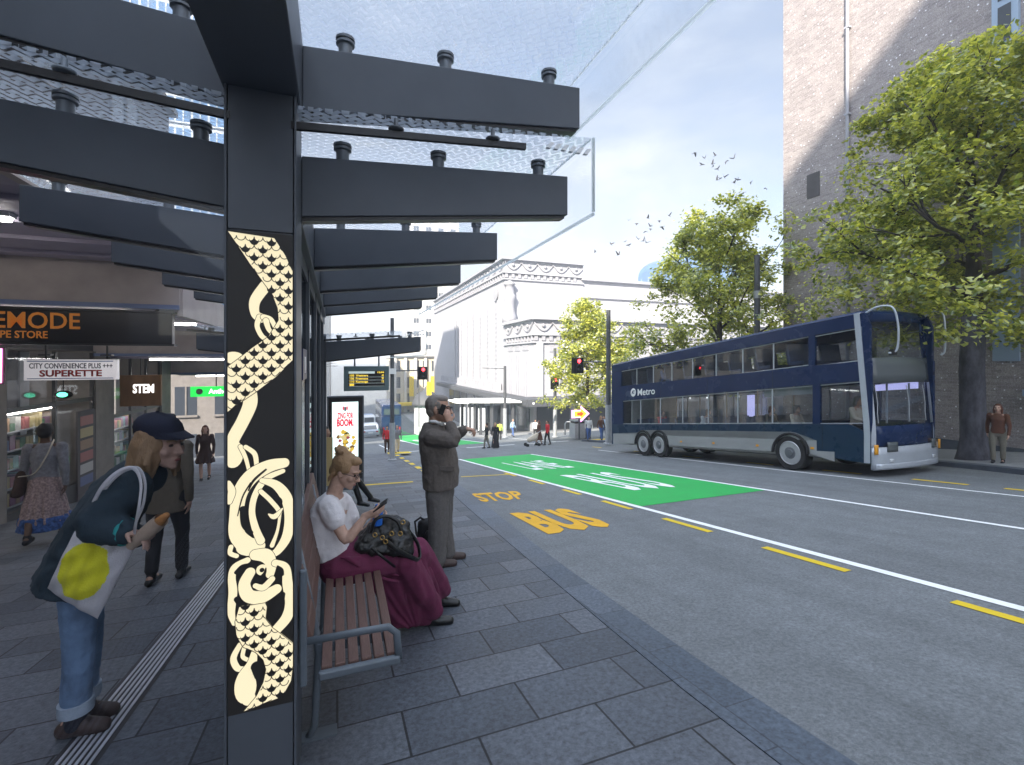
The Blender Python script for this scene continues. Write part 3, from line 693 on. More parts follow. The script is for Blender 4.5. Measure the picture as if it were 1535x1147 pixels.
# the shop terrace on the near side of the street
terr = empty('shop_building', (-5.6, 12, gz(12)), label='dark shop terrace with stepped veranda over the pavement behind the bending woman', cat='building')
XW = -5.6
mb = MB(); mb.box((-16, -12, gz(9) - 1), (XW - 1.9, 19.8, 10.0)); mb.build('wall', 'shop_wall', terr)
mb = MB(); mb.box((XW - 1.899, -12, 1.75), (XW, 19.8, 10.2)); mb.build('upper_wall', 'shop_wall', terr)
mb = MB(); mb.box((-16.1, -12.1, 10.201), (XW + .25, 19.9, 10.42)); mb.build('parapet', 'shop_stone', terr)
for i in range(7):
    y = -10 + i * 4.2
    for z in (4.3, 7.2):
        mb = MB(); mb.box((XW - .02, y, z), (XW + .012, y + 1.9, z + 1.9)); wn = mb.build('window', 'window_dark', terr)
        mb = MB()
        for a in (0, .93, 1.86): mb.box((XW + .0125, y + a, z), (XW + .05, y + a + .06, z + 1.9))
        mb.box((XW + .013, y + .061, z - .06), (XW + .09, y + 1.85, z + .001)); mb.build('window_frame', 'shop_stone', wn)
segs = [(-12, 9.0, 3.05), (9.06, 14.3, 2.33), (14.36, 19.8, 1.62), (19.9, 24, 1.02)]
for i, (a, b, z) in enumerate(segs):
    x1 = -2.45 if i < 2 else -2.6
    mb = MB(); mb.box((XW + .001, a, z), (x1, b, z + .12))
    v = mb.build('veranda_soffit', 'veranda', terr)
    mb = MB(); mb.box((x1 - .001 + .002, a, z - .10), (x1 + .08, b, z + .42)); mb.build('fascia', 'veranda_fascia', v)
    y = a + .6
    while y < b:
        if y > 2: m2 = MB(); m2.box((XW + .1, y, z - .05), (x1 - .05, y + .05, z - .001)); m2.build('soffit_batten', 'veranda', v)
        y += .9
    if i: mb = MB(); mb.box((XW + .001, a - .055, z + .02), (x1 + .05, a - .001, segs[i - 1][2] + .1)); mb.build('step_fascia', 'veranda_fascia', v); mb = MB(); mb.box((XW + .02, a - .09, z + .0), (x1 + .05, a - .056, z + .07)); mb.build('step_trim', 'sign_stripe', v)
# shopfront bays
bays = [(-12, 4.0), (4.5, 9.9), (11.0, 14.3), (15.3, 18.9)]
piers = [(-12.2, -12), (4.0, 4.5), (9.9, 11.0), (14.3, 15.3), (18.9, 19.8)]
for a, b in piers:
    mb = MB(); mb.box((XW - 1.2, a, gz(b) - .2), (XW + .06, b, 1.74)); mb.build('pier', 'shop_stone', terr)
r3 = random.Random(11)
pal = []
for i, c in enumerate([(.5, .06, .05), (.55, .4, .05), (.06, .25, .1), (.05, .12, .4), (.5, .5, .48), (.4, .2, .06), (.35, .08, .25), (.1, .35, .4)]):
    gy = sum(c) / 3; c = tuple((q * .55 + gy * .45) * .8 for q in c); mat('stock_%d' % i, c, .5); pal.append('stock_%d' % i)
for k, (a, b) in enumerate(bays):
    zt = 1.70; zb = gz(a) - .05; zl = gz(b) - .1
    mb = MB(); mb.box((XW - .06, a + .001, zl), (XW + .03, b - .001, gz((a + b) / 2) + .32)); mb.build('stall_riser', 'frame_dark', terr)
    mb = MB(); mb.box((XW - .012, a + .03, gz((a + b) / 2) + .321), (XW - .004, b - .03, zt)); g = mb.build('shop_window', 'clear_glass', terr)
    mb = MB(); n_ = max(2, int((b - a) / 1.15)); zr = gz((a + b) / 2) + 2.15
    for i in range(n_ + 1):
        y = a + .03 + (b - a - .1) * i / n_; mb.box((XW - .04, y, gz((a + b) / 2) + .321), (XW + .02, y + .06, zt))
    mb.box((XW - .03, a + .04, zr), (XW + .015, b - .04, zr + .09)); mb.build('mullion', 'frame_dark', g)
    # inside: back wall, shelves of stock, ceiling tubes
    mb = MB(); mb.box((XW - 1.899, a, zl - .2), (XW - 1.85, b, 1.74)); mb.build('inside_wall', 'shop_inside', terr)
    mb = MB(); mb.box((XW - 1.849, a, zl - .2), (XW - .061, b, zl + .02)); mb.build('inside_floor', 'shop_inside', terr)
    if k >= 1:
        for s in range(5):
            z = gz(b) + .35 + s * .38
            mb = MB(); mb.box((XW - 1.0, a + .2, z - .03), (XW - .6, b - .2, z)); sh = mb.build('shelf', 'shop_inside', terr)
            st = {}
            y = a + .25
            while y < b - .35:
                wd = .07 + r3.random() * .14; st.setdefault(r3.choice(pal), MB()).box((XW - .95, y, z + .001), (XW - .65, y + wd, z + .12 + r3.random() * .2)); y += wd + .02
            for m_, q in st.items(): tag(q.build('shelf_stock', m_, sh), kind='stuff')
        mb = MB(); mb.box((XW - .55, a + .4, zr - .12), (XW - .50, b - .5, zr - .07)); mb.build('inside_tube_light', 'tube_light', terr)
# posters on the superette door
dr_ = MB(); dr_.box((XW + .021, 13.45, gz(13.8)), (XW + .06, 14.28, gz(13.8) + 2.1)); dr_ = dr_.build('door', 'shop_wall', terr)
for i, c in enumerate((3, 4, 0, 5, 1, 0)):
    mb = MB(); z = gz(13.8) + .35 + i * .28; mb.box((XW + .061, 13.55, z), (XW + .064, 14.15, z + .22)); mb.build('door_poster', pal[c], dr_)

RZ = RX
def sign_at(y, x, z): return Matrix.Translation((x, y, z)) @ RX
e = empty('hanging_sign', (-3.6, 9.0, 2.0), label='long black hanging sign with orange letters under the veranda, topmost sign', cat='sign')
mb = MB(); mb.box((-6.4, 9.0, 1.77), (-2.5, 9.14, 2.27)); bd = mb.build('sign_board', 'emode_board', e, bevel=.01)
mb = MB(); mb.box((-6.45, 8.985, 2.271), (-2.47, 9.15, 2.30)); mb.box((-6.45, 8.985, 1.74), (-2.47, 9.15, 1.769)); mb.build('sign_frame', 'frame_dark', e)
lettering('VAPEMODE', .34, sign_at(8.997, -4.455, 2.09), 'emode_orange', bd, .003, bold=.004, width=1.56)
lettering('THE VAPE STORE', .15, sign_at(8.997, -4.555, 1.885), 'emode_orange', bd, .003, bold=.002, width=.98)
for x in (-5.5, -2.75): mb = MB(); mb.tube([(x, 9.07, 2.28), (x + .18, 9.07, 2.52)], .02, 6); mb.build('hanger', 'frame_dark', e)
e = empty('hanging_sign', (-4.85, 11.5, 1.3), label='white lit hanging sign lettered in dark and red above the superette door', cat='sign')
mb = MB(); mb.box((-5.55, 11.5, 1.13), (-4.12, 11.62, 1.53)); bd = mb.build('sign_box', 'sign_cream', e, bevel=.006)
lettering('CITY CONVENIENCE PLUS +++', .14, sign_at(11.497, -4.83, 1.40), 'sign_dark_text', bd, .002, bold=.003, width=1.28)
lettering('SUPERETTE', .17, sign_at(11.497, -4.84, 1.255), 'sign_red', bd, .002, bold=.006, width=.96)
mb = MB(); mb.box((-5.5, 11.496, 1.485), (-4.18, 11.499, 1.505)); mb.build('sign_stripe', 'sign_stripe', bd)
mb = MB(); mb.box((-5.5, 11.496, 1.155), (-4.18, 11.499, 1.17)); mb.build('sign_stripe', 'sign_stripe', bd)
mb = MB(); mb.box((-5.57, 11.49, 1.531), (-4.10, 11.63, 1.545)); mb.build('sign_frame', 'frame_dark', e)
for x in (-5.25, -4.3): mb = MB(); mb.tube([(x, 11.56, 1.54), (x, 11.56, 2.30)], .018, 6); mb.box((x - .09, 11.5, 1.60), (x + .09, 11.62, 1.63)); mb.build('hanger', 'frame_dark', e)
e = empty('hanging_sign', (-4.87, 15, .7), label='square brown timber sign with white lit word STEM', cat='sign')
mb = MB(); mb.box((-5.32, 15, .31), (-4.42, 15.1, 1.13)); bd = mb.build('sign_board', 'stem_board', e, bevel=.005)
lettering('STEM', .32, sign_at(14.996, -4.80, .76), 'lit_white', bd, .003, bold=.008, width=.46)
mb = MB(); mb.tube([(-4.87, 15.05, 1.13), (-4.87, 15.05, 1.6)], .02, 6); mb.build('hanger', 'frame_dark', e)
e = empty('hanging_sign', (-4.4, 20, .4), label='green lit sign with white lettering, farthest of the hanging signs', cat='sign')
mb = MB(); mb.box((-5.0, 20.0, .20), (-3.5, 20.1, .57)); bd = mb.build('sign_box', 'lit_green', e)
lettering('Anthem', .24, sign_at(19.996, -4.05, .385), 'lit_white', bd, .003, bold=.008, width=.75)
mb = MB(); mb.lathe([(.11, -.002), (.11, .002)], (-4.72, 19.997, .39), 14, axis='y'); mb.build('sign_emblem', 'stock_4', bd)
mb = MB(); mb.tube([(-4.2, 20.05, .57), (-4.2, 20.05, 1.02)], .02, 6); mb.build('hanger', 'frame_dark', e)
e = empty('neon_sign', (-5.4, 9.95, 1.3), label='pink neon outline sign at the dark shop pier', cat='sign')
mb = MB(); mb.box((-6.2, 9.92, 1.12), (-5.02, 9.98, 1.72)); mb.build('backboard', 'emode_board', e)
mb = MB(); mb.tube([(-5.9, 9.90, 1.16), (-5.06, 9.90, 1.16), (-5.06, 9.90, 1.70)], .018, 8); mb.build('neon_tube', 'neon_pink', e)
e = empty('open_light', (-5.3, 12.2, .75), label='small glowing green oval light in the superette doorway', cat='light')
mb = MB(); mb.ell((-5.35, 12.4, .80), (.16, .04, .085)); mb.build('casing', 'black_plastic', e, smooth=True); mb = MB(); mb.ell((-5.35, 12.36, .80), (.09, .02, .05)); mb.build('lens', 'neon_green', e, smooth=True)
mb = MB(); mb.tube([(-5.35, 12.4, .88), (-5.35, 12.4, 1.5), (-5.6, 12.4, 1.5)], .01, 6); mb.build('bracket', 'frame_dark', e)
for (x0, x1, y, z, lb) in [(-4.67, -2.72, 14.9, 1.555, 'bright tube light under the veranda beyond the white superette sign'), (-5.0, -3.0, 20.6, .955, 'far tube light under the lowest veranda step'), (-4.5, -2.7, 11.2, 2.26, 'upper tube light behind the long black sign'), (-5.3, -3.3, 9.6, 2.27, 'tube light just above the long black sign'), (-5.0, -3.2, 6.4, 2.99, 'tube light on the highest veranda step'), (-5.0, -3.2, 3.2, 2.99, 'tube light on the highest veranda step, over the bending woman')]:
    e = empty('tube_lamp', ((x0 + x1) / 2, y, z), label=lb, cat='lamp')
    mb = MB(); mb.box((x0, y, z + .015), (x1, y + .12, z + .06)); mb.build('batten', 'white_sign', e); mb = MB(); mb.tube([(x0 + .02, y + .06, z - .01), (x1 - .02, y + .06, z - .01)], .025, 8); mb.build('tube', 'tube_light', e)

# generic block with a grid of windows: faces are 'x-' (looks toward -X) and 'y-' (looks toward -Y)
def block(name, a, b, mwall, label, cols, rows, mwin='window_dark', ww=.55, wh=.6, z0=None, frame=None, cat='building', roof=True, faces=('y-', 'x-'), recess=.06, group=None):
    e = empty(name, ((a[0] + b[0]) / 2, a[1], a[2]), label=label, cat=cat, group=group)
    mb = MB(); mb.box(a, b); mb.build('wall', mwall, e)
    zb = a[2] if z0 is None else z0; fh = (b[2] - zb) / rows; cnt = 0; RW, RF = MB(), MB()
    for f in faces:
        L = (b[0] - a[0]) if f == 'y-' else (b[1] - a[1]); nc = cols if f == 'y-' else max(1, int(cols * L / (b[0] - a[0]))); cw = L / nc
        for r in range(rows):
            for c in range(nc):
                cnt += 1; solo = cnt <= 100; mw, mf = (MB(), MB()) if solo else (RW, RF)
                u0 = c * cw + cw * (1 - ww) / 2; u1 = u0 + cw * ww; w0 = zb + r * fh + fh * (1 - wh) / 2; w1 = w0 + fh * wh
                def bx(q, u0, u1, w0, w1, d0, d1):
                    if f == 'y-': q.box((a[0] + u0, a[1] - d1, w0), (a[0] + u1, a[1] - d0, w1))
                    else: q.box((a[0] - d1, a[1] + u0, w0), (a[0] - d0, a[1] + u1, w1))
                bx(mw, u0, u1, w0, w1, -.05, .012)
                bx(mf, u0 - .05, u1 + .05, w0 - .12, w0 - .003, 0, .14)
                bx(mf, (u0 + u1) / 2 - .04, (u0 + u1) / 2 + .04, w0, w1, .013, .05)
                if solo: o = mw.build('window', mwin, e); mf.build('window_frame', frame or mwall, o)
    if RW.v: o = tag(RW.build('window', mwin, e), kind='stuff'); tag(RF.build('window_frame', frame or mwall, o), kind='stuff')
    if roof: mb = MB(); mb.box((a[0] - .25, a[1] - .25, b[2] + .001), (b[0] + .25, b[1] + .25, b[2] + .35)); mb.build('cornice', frame or mwall, e)
    return e
block('glass_tower', (-17, 42, -6), (-8.2, 54, 31), 'tower_frame', 'blue glass tower rising behind the dark shop terrace', 8, 16, mwin='tower_glass', ww=.86, wh=.8)
block('office_building', (-30, 33, -8), (-5.4, 41.5, 3.4), 'shop_stone', 'pale blurred office block across the side street beyond the far shelter', 12, 4)
block('office_building', (-8, 66, -10), (-1.0, 90, 12), 'white_render', 'narrow white office block at the left of the far street', 3, 7)
block('heritage_building', (10.5, 96, -11), (27, 110, 2.2), 'cream_render', 'sunlit cream heritage building closing the far end of the street', 9, 4, frame='white_render', wh=.66)
mb = MB(); hb = bpy.data.objects['heritage_building']
mb.box((10.3, 95.2, 2.6), (27.2, 95.7, 3.3)); mb.build('balustrade', 'white_render', hb)
for i in range(9): mb = MB(); x = 10.6 + i * 2.02; mb.box((x, 95.4, -10), (x + .5, 95.99, 2.19)); mb.build('pilaster', 'white_render', hb)
mb = MB(); mb.box((10.4, 93.2, -7.2), (26, 95.39, -6.7)); mb.build('awning', 'yellow_paint', hb)
for x in (13.5, 17.8): mb = MB(); mb.box((x, 94.6, -5.5), (x + .9, 94.8, -1.5)); mb.build('banner', 'yellow_paint', hb)
block('tower_block', (19, 132, -11), (33, 150, 48), 'white_render', 'tall white tower block with small paired windows behind the cream building', 4, 16, ww=.42, wh=.38)
block('tower_block', (36, 150, -11), (60, 170, 16), 'pale_wall', 'low pale tower far behind the ornate theatre', 5, 8, ww=.5, wh=.4)
block('shading_tower', (-64, -46, -2), (-15, -30.2, 44.8), 'pale_wall', 'unseen tower added up the street behind the viewer to shade the road', 6, 8, faces=('x-',))  # out of frame block, added and sized so its shadow covers street and wall

# domed kiosk
kx, ky = 10.2, 57.0
e = empty('domed_kiosk', (kx, ky, gz(ky)), label='grey domed kiosk roof behind the man on the phone', cat='kiosk')
mb = MB(); mb.lathe([(1.5, 0), (1.5, 3.4)], (kx, ky, gz(ky)), 12); mb.build('drum', 'pale_wall', e)
mb = MB(); mb.lathe([(1.8, 3.4), (1.75, 3.7), (1.5, 4.3), (1.0, 4.9), (.35, 5.2), (.18, 5.6), (.02, 5.8)], (kx, ky, gz(ky)), 20); mb.build('dome', 'roof_dark', e, smooth=True)

# ------------------------------------------------------------------ ornate theatre
civ = empty('theatre', (18, 42, gz(42)), label='large ornate pale theatre with scalloped cornices and tall recessed windows', cat='theatre')
CB = gz(52) - 2
def cbox(nm, a, b, m='civic_plaster', par=civ): mb = MB(); mb.box(a, b); return mb.build(nm, m, par)
pod = cbox('podium', (18, 42, CB), (62, 50.5, 5.6))
hall = cbox('main_hall', (18, 50.5, CB), (28.2, 92, 13.2))
wing = cbox('side_wing', (28.2, 50.6, CB), (75, 90, 11.4))
def swag_row(par, p0, p1, z, rad, n_, out, r=.055):
    mb = MB(); p0, p1 = Vector(p0), Vector(p1); out = Vector(out)
    for i in range(n_):
        c0 = p0.lerp(p1, i / n_); c1 = p0.lerp(p1, (i + 1) / n_)
        pts = []
        for k in range(9):
            t = k / 8; q = c0.lerp(c1, t); pts.append((q.x + out.x, q.y + out.y, z - rad * math.sin(math.pi * t)))
        mb.tube(pts, r, 6)
        q = c0.lerp(c1, .5); mb.ell((q.x + out.x * .6, q.y + out.y * .6, z - rad * .35), (.20, .20, .20), nu=8, nv=5)
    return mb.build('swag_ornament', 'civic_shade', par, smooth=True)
for par, a, b, zt, z2 in ((pod, (18, 42), (62, 50.5), 5.6, 3.2), (hall, (18, 50.5), (28.2, 92), 13.2, 10.6)):
    ys = a[1]
    for (dz, ou, hh) in ((0, .45, .28), (-1.55, .30, .22), (-2.3, .22, .16)):
        z = zt + dz
        mb = MB(); mb.box((a[0] - ou, a[1] - ou, z), (b[0], a[1] - .002, z + hh)); mb.box((a[0] - ou, a[1] - .001, z), (a[0] - .002, b[1], z + hh)); mb.build('cornice', 'civic_plaster', par)
    swag_row(par, (a[0], ys, 0), (b[0], ys, 0), zt - .25, .85, int((b[0] - a[0]) / 2.0), (0, -.12, 0)); swag_row(par, (a[0], a[1], 0), (a[0], b[1], 0), zt - .25, .85, int((b[1] - a[1]) / 2.4), (-.12, 0, 0))
    mb = MB()
    k = a[0]
    while k < b[0] - .6: mb.box((k, ys - .2, zt - 2.05), (k + .35, ys - .003, zt - 1.6)); k += .8
    k = a[1]
    while k < b[1] - .6: mb.box((a[0] - .2, k, zt - 2.05), (a[0] - .003, k + .35, zt - 1.6)); k += .9
    mb.box((a[0] - .1, ys - .08, zt - 1.75), (b[0] - .7, ys - .002, zt - 1.7)); mb.build('cornice_moulding', 'civic_shade', par)
mb = MB(); mb.box((27.9, 50.1, 11.4), (75, 50.59, 11.7)); mb.box((28.21, 50.3, 9.3), (75, 50.59, 9.5)); mb.build('cornice', 'civic_plaster', wing)
# tall recesses on the hall's street side
for i in range(7):
    y = 52.6 + i * 3.3
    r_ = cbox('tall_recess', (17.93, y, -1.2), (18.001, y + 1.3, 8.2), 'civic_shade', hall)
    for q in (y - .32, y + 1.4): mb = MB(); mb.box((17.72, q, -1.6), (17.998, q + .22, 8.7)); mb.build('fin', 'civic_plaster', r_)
    mb = MB()
    for z in [(-1 + .55 * k) for k in range(16)]: mb.box((17.86, y + .35, z), (17.929, y + .95, z + .3))
    mb.build('fretwork', 'civic_plaster', r_)
mb = MB(); mb.box((17.2, 51, -2.3), (17.999, 84, -1.9)); mb.build('ledge', 'civic_plaster', hall)
mb = MB()
for i in range(26): mb.box((17.35, 51.2 + i * 1.25, -1.899), (17.8, 51.9 + i * 1.25, -1.0))
mb.build('cresting', 'civic_plaster', hall)
# corner figure niche
mb = MB(); mb.lathe([(.9, 5.9), (.8, 6.6), (.55, 7.6), (.6, 8.4), (.75, 9.0), (.55, 9.2), (.5, 10.2), (.7, 10.3), (.3, 10.7), (.05, 10.8)], (18.5, 50.2, 0), 12); mb.build('corner_finial', 'civic_shade', hall, smooth=True)
mb = MB(); mb.lathe([(.75, -.12), (.75, .0)], (17.9, 53.4, 9.5), 18, axis='x'); mb.build('medallion', 'civic_shade', hall)
# podium windows, both faces
for i in range(3):
    y = 43.6 + i * 2.2
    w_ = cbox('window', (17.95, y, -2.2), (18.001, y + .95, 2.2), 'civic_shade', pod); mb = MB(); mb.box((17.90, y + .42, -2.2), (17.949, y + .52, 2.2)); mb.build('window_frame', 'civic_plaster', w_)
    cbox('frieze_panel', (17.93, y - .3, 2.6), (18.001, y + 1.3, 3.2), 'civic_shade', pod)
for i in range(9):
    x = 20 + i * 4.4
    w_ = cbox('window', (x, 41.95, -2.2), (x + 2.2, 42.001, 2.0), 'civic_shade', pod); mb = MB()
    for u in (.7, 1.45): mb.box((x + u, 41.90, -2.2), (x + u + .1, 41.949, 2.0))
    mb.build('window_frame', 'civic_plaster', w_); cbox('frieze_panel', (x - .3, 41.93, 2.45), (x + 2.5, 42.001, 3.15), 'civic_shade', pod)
for x in [18.2 + 4.4 * i for i in range(10)]: cbox('pilaster', (x, 41.75, -2.6), (x + .7, 41.999, 3.3), par=pod)
# street veranda and dark frontage
v = cbox('veranda', (16.0, 38.8, -2.62), (62, 41.99, -1.95), 'roof_dark')
mb = MB()
for i in range(16): mb.ell((16.6 + i * 2.2, 38.79, -2.3), (.09, .03, .09), nu=8, nv=5)
mb.build('veranda_bulb', 'lit_white', v)
cbox('veranda', (16.0, 42.0, -2.62), (17.999, 80, -2.1), 'roof_dark')
for i in range(10): cbox('shopfront', (18.3 + i * 4.3, 41.9, gz(42)), (21.9 + i * 4.3, 41.999, -2.63), 'window_dark')
for i in range(9):  cbox('shopfront', (17.9, 43 + i * 4, gz(60) - .5), (17.999, 46.3 + i * 4, -3.2), 'window_dark')

# ------------------------------------------------------------------ brown building on the other side
XB = 16.6
bb = empty('brown_building', (XB, 5, gz(5)), label='tall brown pebbled building behind the trees, sun catching its upper corner', cat='building')
m_ = M['brown_brick'].copy(); m_.name = 'brown_wall'; M['brown_wall'] = m_
# brick pattern follows the wall plane (y,z)
nt = m_.node_tree
for nd in nt.nodes:
    if nd.type == 'MAPPING': nd.inputs['Rotation'].default_value = (0, R(-90), R(-90))
for nd in nt.nodes:
    if nd.type == 'MAP_RANGE' and abs(nd.inputs[3].default_value - .84) < .01: nd.inputs[3].default_value = .93; nd.inputs[4].default_value = 1.07
    if nd.type == 'BUMP': nd.inputs['Distance'].default_value = .012
_n, _l = nt.nodes, nt.links; _p = _n['Principled BSDF']; _s = _p.inputs['Base Color'].links[0].from_socket
vo = _n.new('ShaderNodeTexVoronoi'); vo.inputs['Scale'].default_value = 8.5; _tc = [q for q in _n if q.type == 'TEX_COORD'][0]; _l.new(_tc.outputs['Object'], vo.inputs['Vector'])
ls = _n.new('ShaderNodeMath'); ls.operation = 'LESS_THAN'; ls.inputs[1].default_value = .22; _l.new(vo.outputs['Distance'], ls.inputs[0])
rn = _n.new('ShaderNodeSeparateColor'); _l.new(vo.outputs['Color'], rn.inputs[0]); ls2 = _n.new('ShaderNodeMath'); ls2.operation = 'MULTIPLY'; _l.new(ls.outputs[0], ls2.inputs[0]); _l.new(rn.outputs[0], ls2.inputs[1])
mxw = _n.new('ShaderNodeMix'); mxw.data_type = 'RGBA'; mxw.inputs[7].default_value = (.85, .85, .90, 1); _l.new(ls2.outputs[0], mxw.inputs[0]); _l.new(_s, mxw.inputs[6]); _l.new(mxw.outputs[2], _p.inputs['Base Color'])
mb = MB(); mb.box((XB, -14, gz(13) - .5), (XB + 14, 13.6, 24)); bw = mb.build('wall', 'brown_wall', bb)
mb = MB(); mb.tube([(XB - .09, 11.05, gz(11)), (XB - .09, 11.05, 23.8)], .055, 8); mb.build('downpipe', 'pipe', bb, smooth=True)
mb = MB()
for z in (1, 4, 7, 10, 13, 16): mb.box((XB - .15, 10.97, z), (XB - .001, 11.13, z + .07))
mb.build('pipe_bracket', 'pipe', bb)
for z0 in (9.8, 13.8): 
    mb = MB(); mb.box((XB - .10, 6.72, z0), (XB + .1, 7.25, z0 + 3.6)); f_ = mb.build('window_frame', 'blue_frame', bb); mb = MB()
    for k in range(3): mb.box((XB - .115, 6.86, z0 + .15 + k * 1.12), (XB - .101, 7.12, z0 + 1.1 + k * 1.12))
    mb.build('window_pane', 'window_dark', f_)
mb = MB(); mb.box((XB - .06, 6.72, 1.5), (XB + .1, 7.25, 9.79)); mb.build('window_panel', 'blue_frame', bb)
mb = MB(); mb.box((XB - .015, 12.1, 7.6), (XB + .1, 12.6, 8.5)); mb.build('vent', 'shop_wall', bb)
mb = MB(); mb.box((XB - .35, -6, .62), (XB - .001, 6.55, .78)); mb.build('shop_canopy', 'blue_frame', bb)
for i in range(5):
    y = 5.0 - i * 2.4; mb = MB(); mb.box((XB - .03, y - 1.1, gz(6.6) + .35), (XB + .02, y + 1.1, .61)); w_ = mb.build('shop_window', 'window_dark', bb); mb = MB()
    for q in (y - 1.1, y - .03, y + 1.04): mb.box((XB - .06, q, gz(6.6) + .35), (XB - .031, q + .06, .61))
    mb.build('window_frame', 'blue_frame', w_)
mb = MB(); mb.box((XB - .08, -13, gz(13) - .3), (XB - .002, 13.5, gz(8) + .25)); mb.build('plinth', 'kerb_stone', bb)

block('rounded_office', (86, 100, -9), (112, 120, 27), 'tower_glass', 'blue glass office with a curved top peeping over the theatre wing', 8, 9, mwin='tower_glass', ww=.9, wh=.7, frame='tower_frame', roof=False)
mb = MB(); ro = bpy.data.objects['rounded_office']
mb.prism([(99 + 13 * math.cos(math.pi - math.pi * i / 16), 100, 27 + 6.5 * math.sin(math.pi * i / 16)) for i in range(17)], (0, 20, 0)); mb.build('roof', 'tower_glass', ro)

# ------------------------------------------------------------------ poles and signals
def pole(x, y, top, label, r=.11, sleeve=1.6, group=None, name='street_pole'):
    e = empty(name, (x, y, gz(y)), label=label, cat='pole', group=group); g = gz(y) - .02
    mb = MB(); mb.tube([(x, y, g + sleeve + .001), (x, y, top)], [r, r * .85], 14); mb.build('shaft', 'pole_grey', e, smooth=True, auto=40)
    mb = MB(); mb.tube([(x, y, g), (x, y, g + sleeve)], r * 1.25, 14); mb.build('sleeve', 'galv', e, smooth=True, auto=40)
    mb = MB(); mb.lathe([(r * 2, 0), (r * 2, .04), (r * 1.3, .06)], (x, y, g + .02), 14); mb.build('base_plate', 'galv', e)
    return e
def signal(c, label, w=.46, h=.62, parent=None):
    e = empty('traffic_signal', c, label=label, cat='traffic signal'); x, y, z = c
    mb = MB(); mb.box((x - w / 2, y, z - h / 2), (x + w / 2, y + .05, z + h / 2)); mb.build('backing_board', 'black_plastic', e, bevel=.01)
    mb = MB(); mb.box((x - w * .22, y - .14, z - h * .44), (x + w * .22, y - .001, z + h * .44)); hs = mb.build('housing', 'black_plastic', e, bevel=.01)
    for i, m in enumerate(('lamp_off', 'lamp_off', 'red_lamp')):
        zz = z - h * .28 + i * h * .28; mb = MB(); mb.ell((x, y - .142, zz), (h * .12, .03, h * .12), nu=16, nv=8); mb.build('lens', m, hs, smooth=True)
        mb = MB(); mb.tube([(x + h * .14 * math.cos(t), y - .142, zz + h * .14 * math.sin(t)) for t in [math.pi * k / 8 for k in range(9)]], .012, 5); mb.build('visor', 'black_plastic', hs)
    return e
p = pole(12.25, 19.46, 3.97, 'tall dark pole standing at the tail of the double decker', .12, 1.9)
mb = MB(); mb.tube([(12.25, 19.46, 1.45), (10.6, 19.5, 1.50)], .03, 8); mb.build('mast_arm', 'pole_grey', p)
signal((10.55, 19.4, 1.30), 'red traffic signal hanging from an arm before the small tree', .62, .74)
p = pole(13.96, 28.9, 2.4, 'signal pole beside the family with the pram', .11, 1.9)
signal((13.85, 28.7, 0.02), 'red traffic signal on the pole behind the family with the pram', .62, .82)
p = pole(12.0, 33.6, 1.15, 'slim dark pole with a short arm in front of the far white canopies', .12, 2.2)
mb = MB(); mb.tube([(12.0, 33.6, .95), (10.2, 33.7, 1.0)], .025, 6); mb.build('mast_arm', 'pole_grey', p)
p = pole(2.03, 18.9, 3.2, 'dark street pole beside the departures screen', .085, 1.5)
mb = MB(); mb.tube([(2.03, 18.9, 1.12), (3.02, 18.95, 1.13)], .025, 6); mb.build('mast_arm', 'pole_grey', p)
mb = MB(); mb.box((1.9, 18.7, 1.0), (2.16, 18.79, 1.22)); mb.build('camera_box', 'white_sign', p)
signal((3.22, 18.85, 1.02), 'red traffic signal on an arm above the man on the phone', .40, .52)
p = pole(14.1, 12.6, 5.3, 'tall dark pole rising behind the double decker roof', .11, 1.6)
mb = MB(); mb.tube([(14.1, 12.6, 3.75), (14.1, 12.6, 4.02)], .118, 14); mb.build('reflective_band', 'galv', p, smooth=True, auto=40)
for (px, py, top, lb) in ((628, 652, 560, 'thin far signpost at the pedestrian crossing beyond the bus lane'), (643, 652, 575, 'thin far post with a yellow sign across the crossing')):
    q = G(px, py); tp = atY(px, top, q.y); pole(q.x, q.y, tp.z, lb, .06, .9)
q = G(643, 652); e = tag(MB().box((q.x - .25, q.y - .08, gz(q.y) + 4.2), (q.x + .25, q.y - .07, gz(q.y) + 5.6)).build('street_banner', 'yellow_paint'), 'narrow yellow banner on a far post above the crossing', 'banner')

# white canopies across the junction
for (x0, x1, y, z, lb) in ((11.2, 15.9, 40, -2.2, 'nearest white roofed canopy across the junction'), (12.0, 15.0, 46.5, -2.75, 'middle white roofed canopy across the junction'), (12.9, 14.6, 53.5, -3.4, 'farthest small white roofed canopy across the junction')):
    e = empty('street_canopy', ((x0 + x1) / 2, y, gz(y)), label=lb, cat='canopy', group='white canopies across the junction')
    mb = MB(); mb.hexa([(x0, y, z), (x1, y, z - .12), (x1, y + 4, z - .12), (x0, y + 4, z)], [(x0, y, z + .14), (x1, y, z + .04), (x1, y + 4, z + .04), (x0, y + 4, z + .14)]); mb.build('roof', 'white_paint', e)
    for k in range(4):
        x = x0 + .9 + (x1 - x0 - 1.6) * k / 3; mb = MB(); mb.box((x, y + .6, gz(y + 1) - .1), (x + .22, y + .9, z - .125)); mb.build('post', 'pole_grey', e)
    mb = MB(); mb.box((x0 + .9, y + 1.2, gz(y + 1) + .3), (x1 - .8, y + 1.24, z - .4)); mb.build('pane', 'dark_glass', e)
    mb = MB(); mb.box((x0 + .9, y + 1.0, gz(y + 1) + .4), (x0 + 1.5, y + 1.1, z - .6)); mb.build('lit_panel', 'lit_white', e)

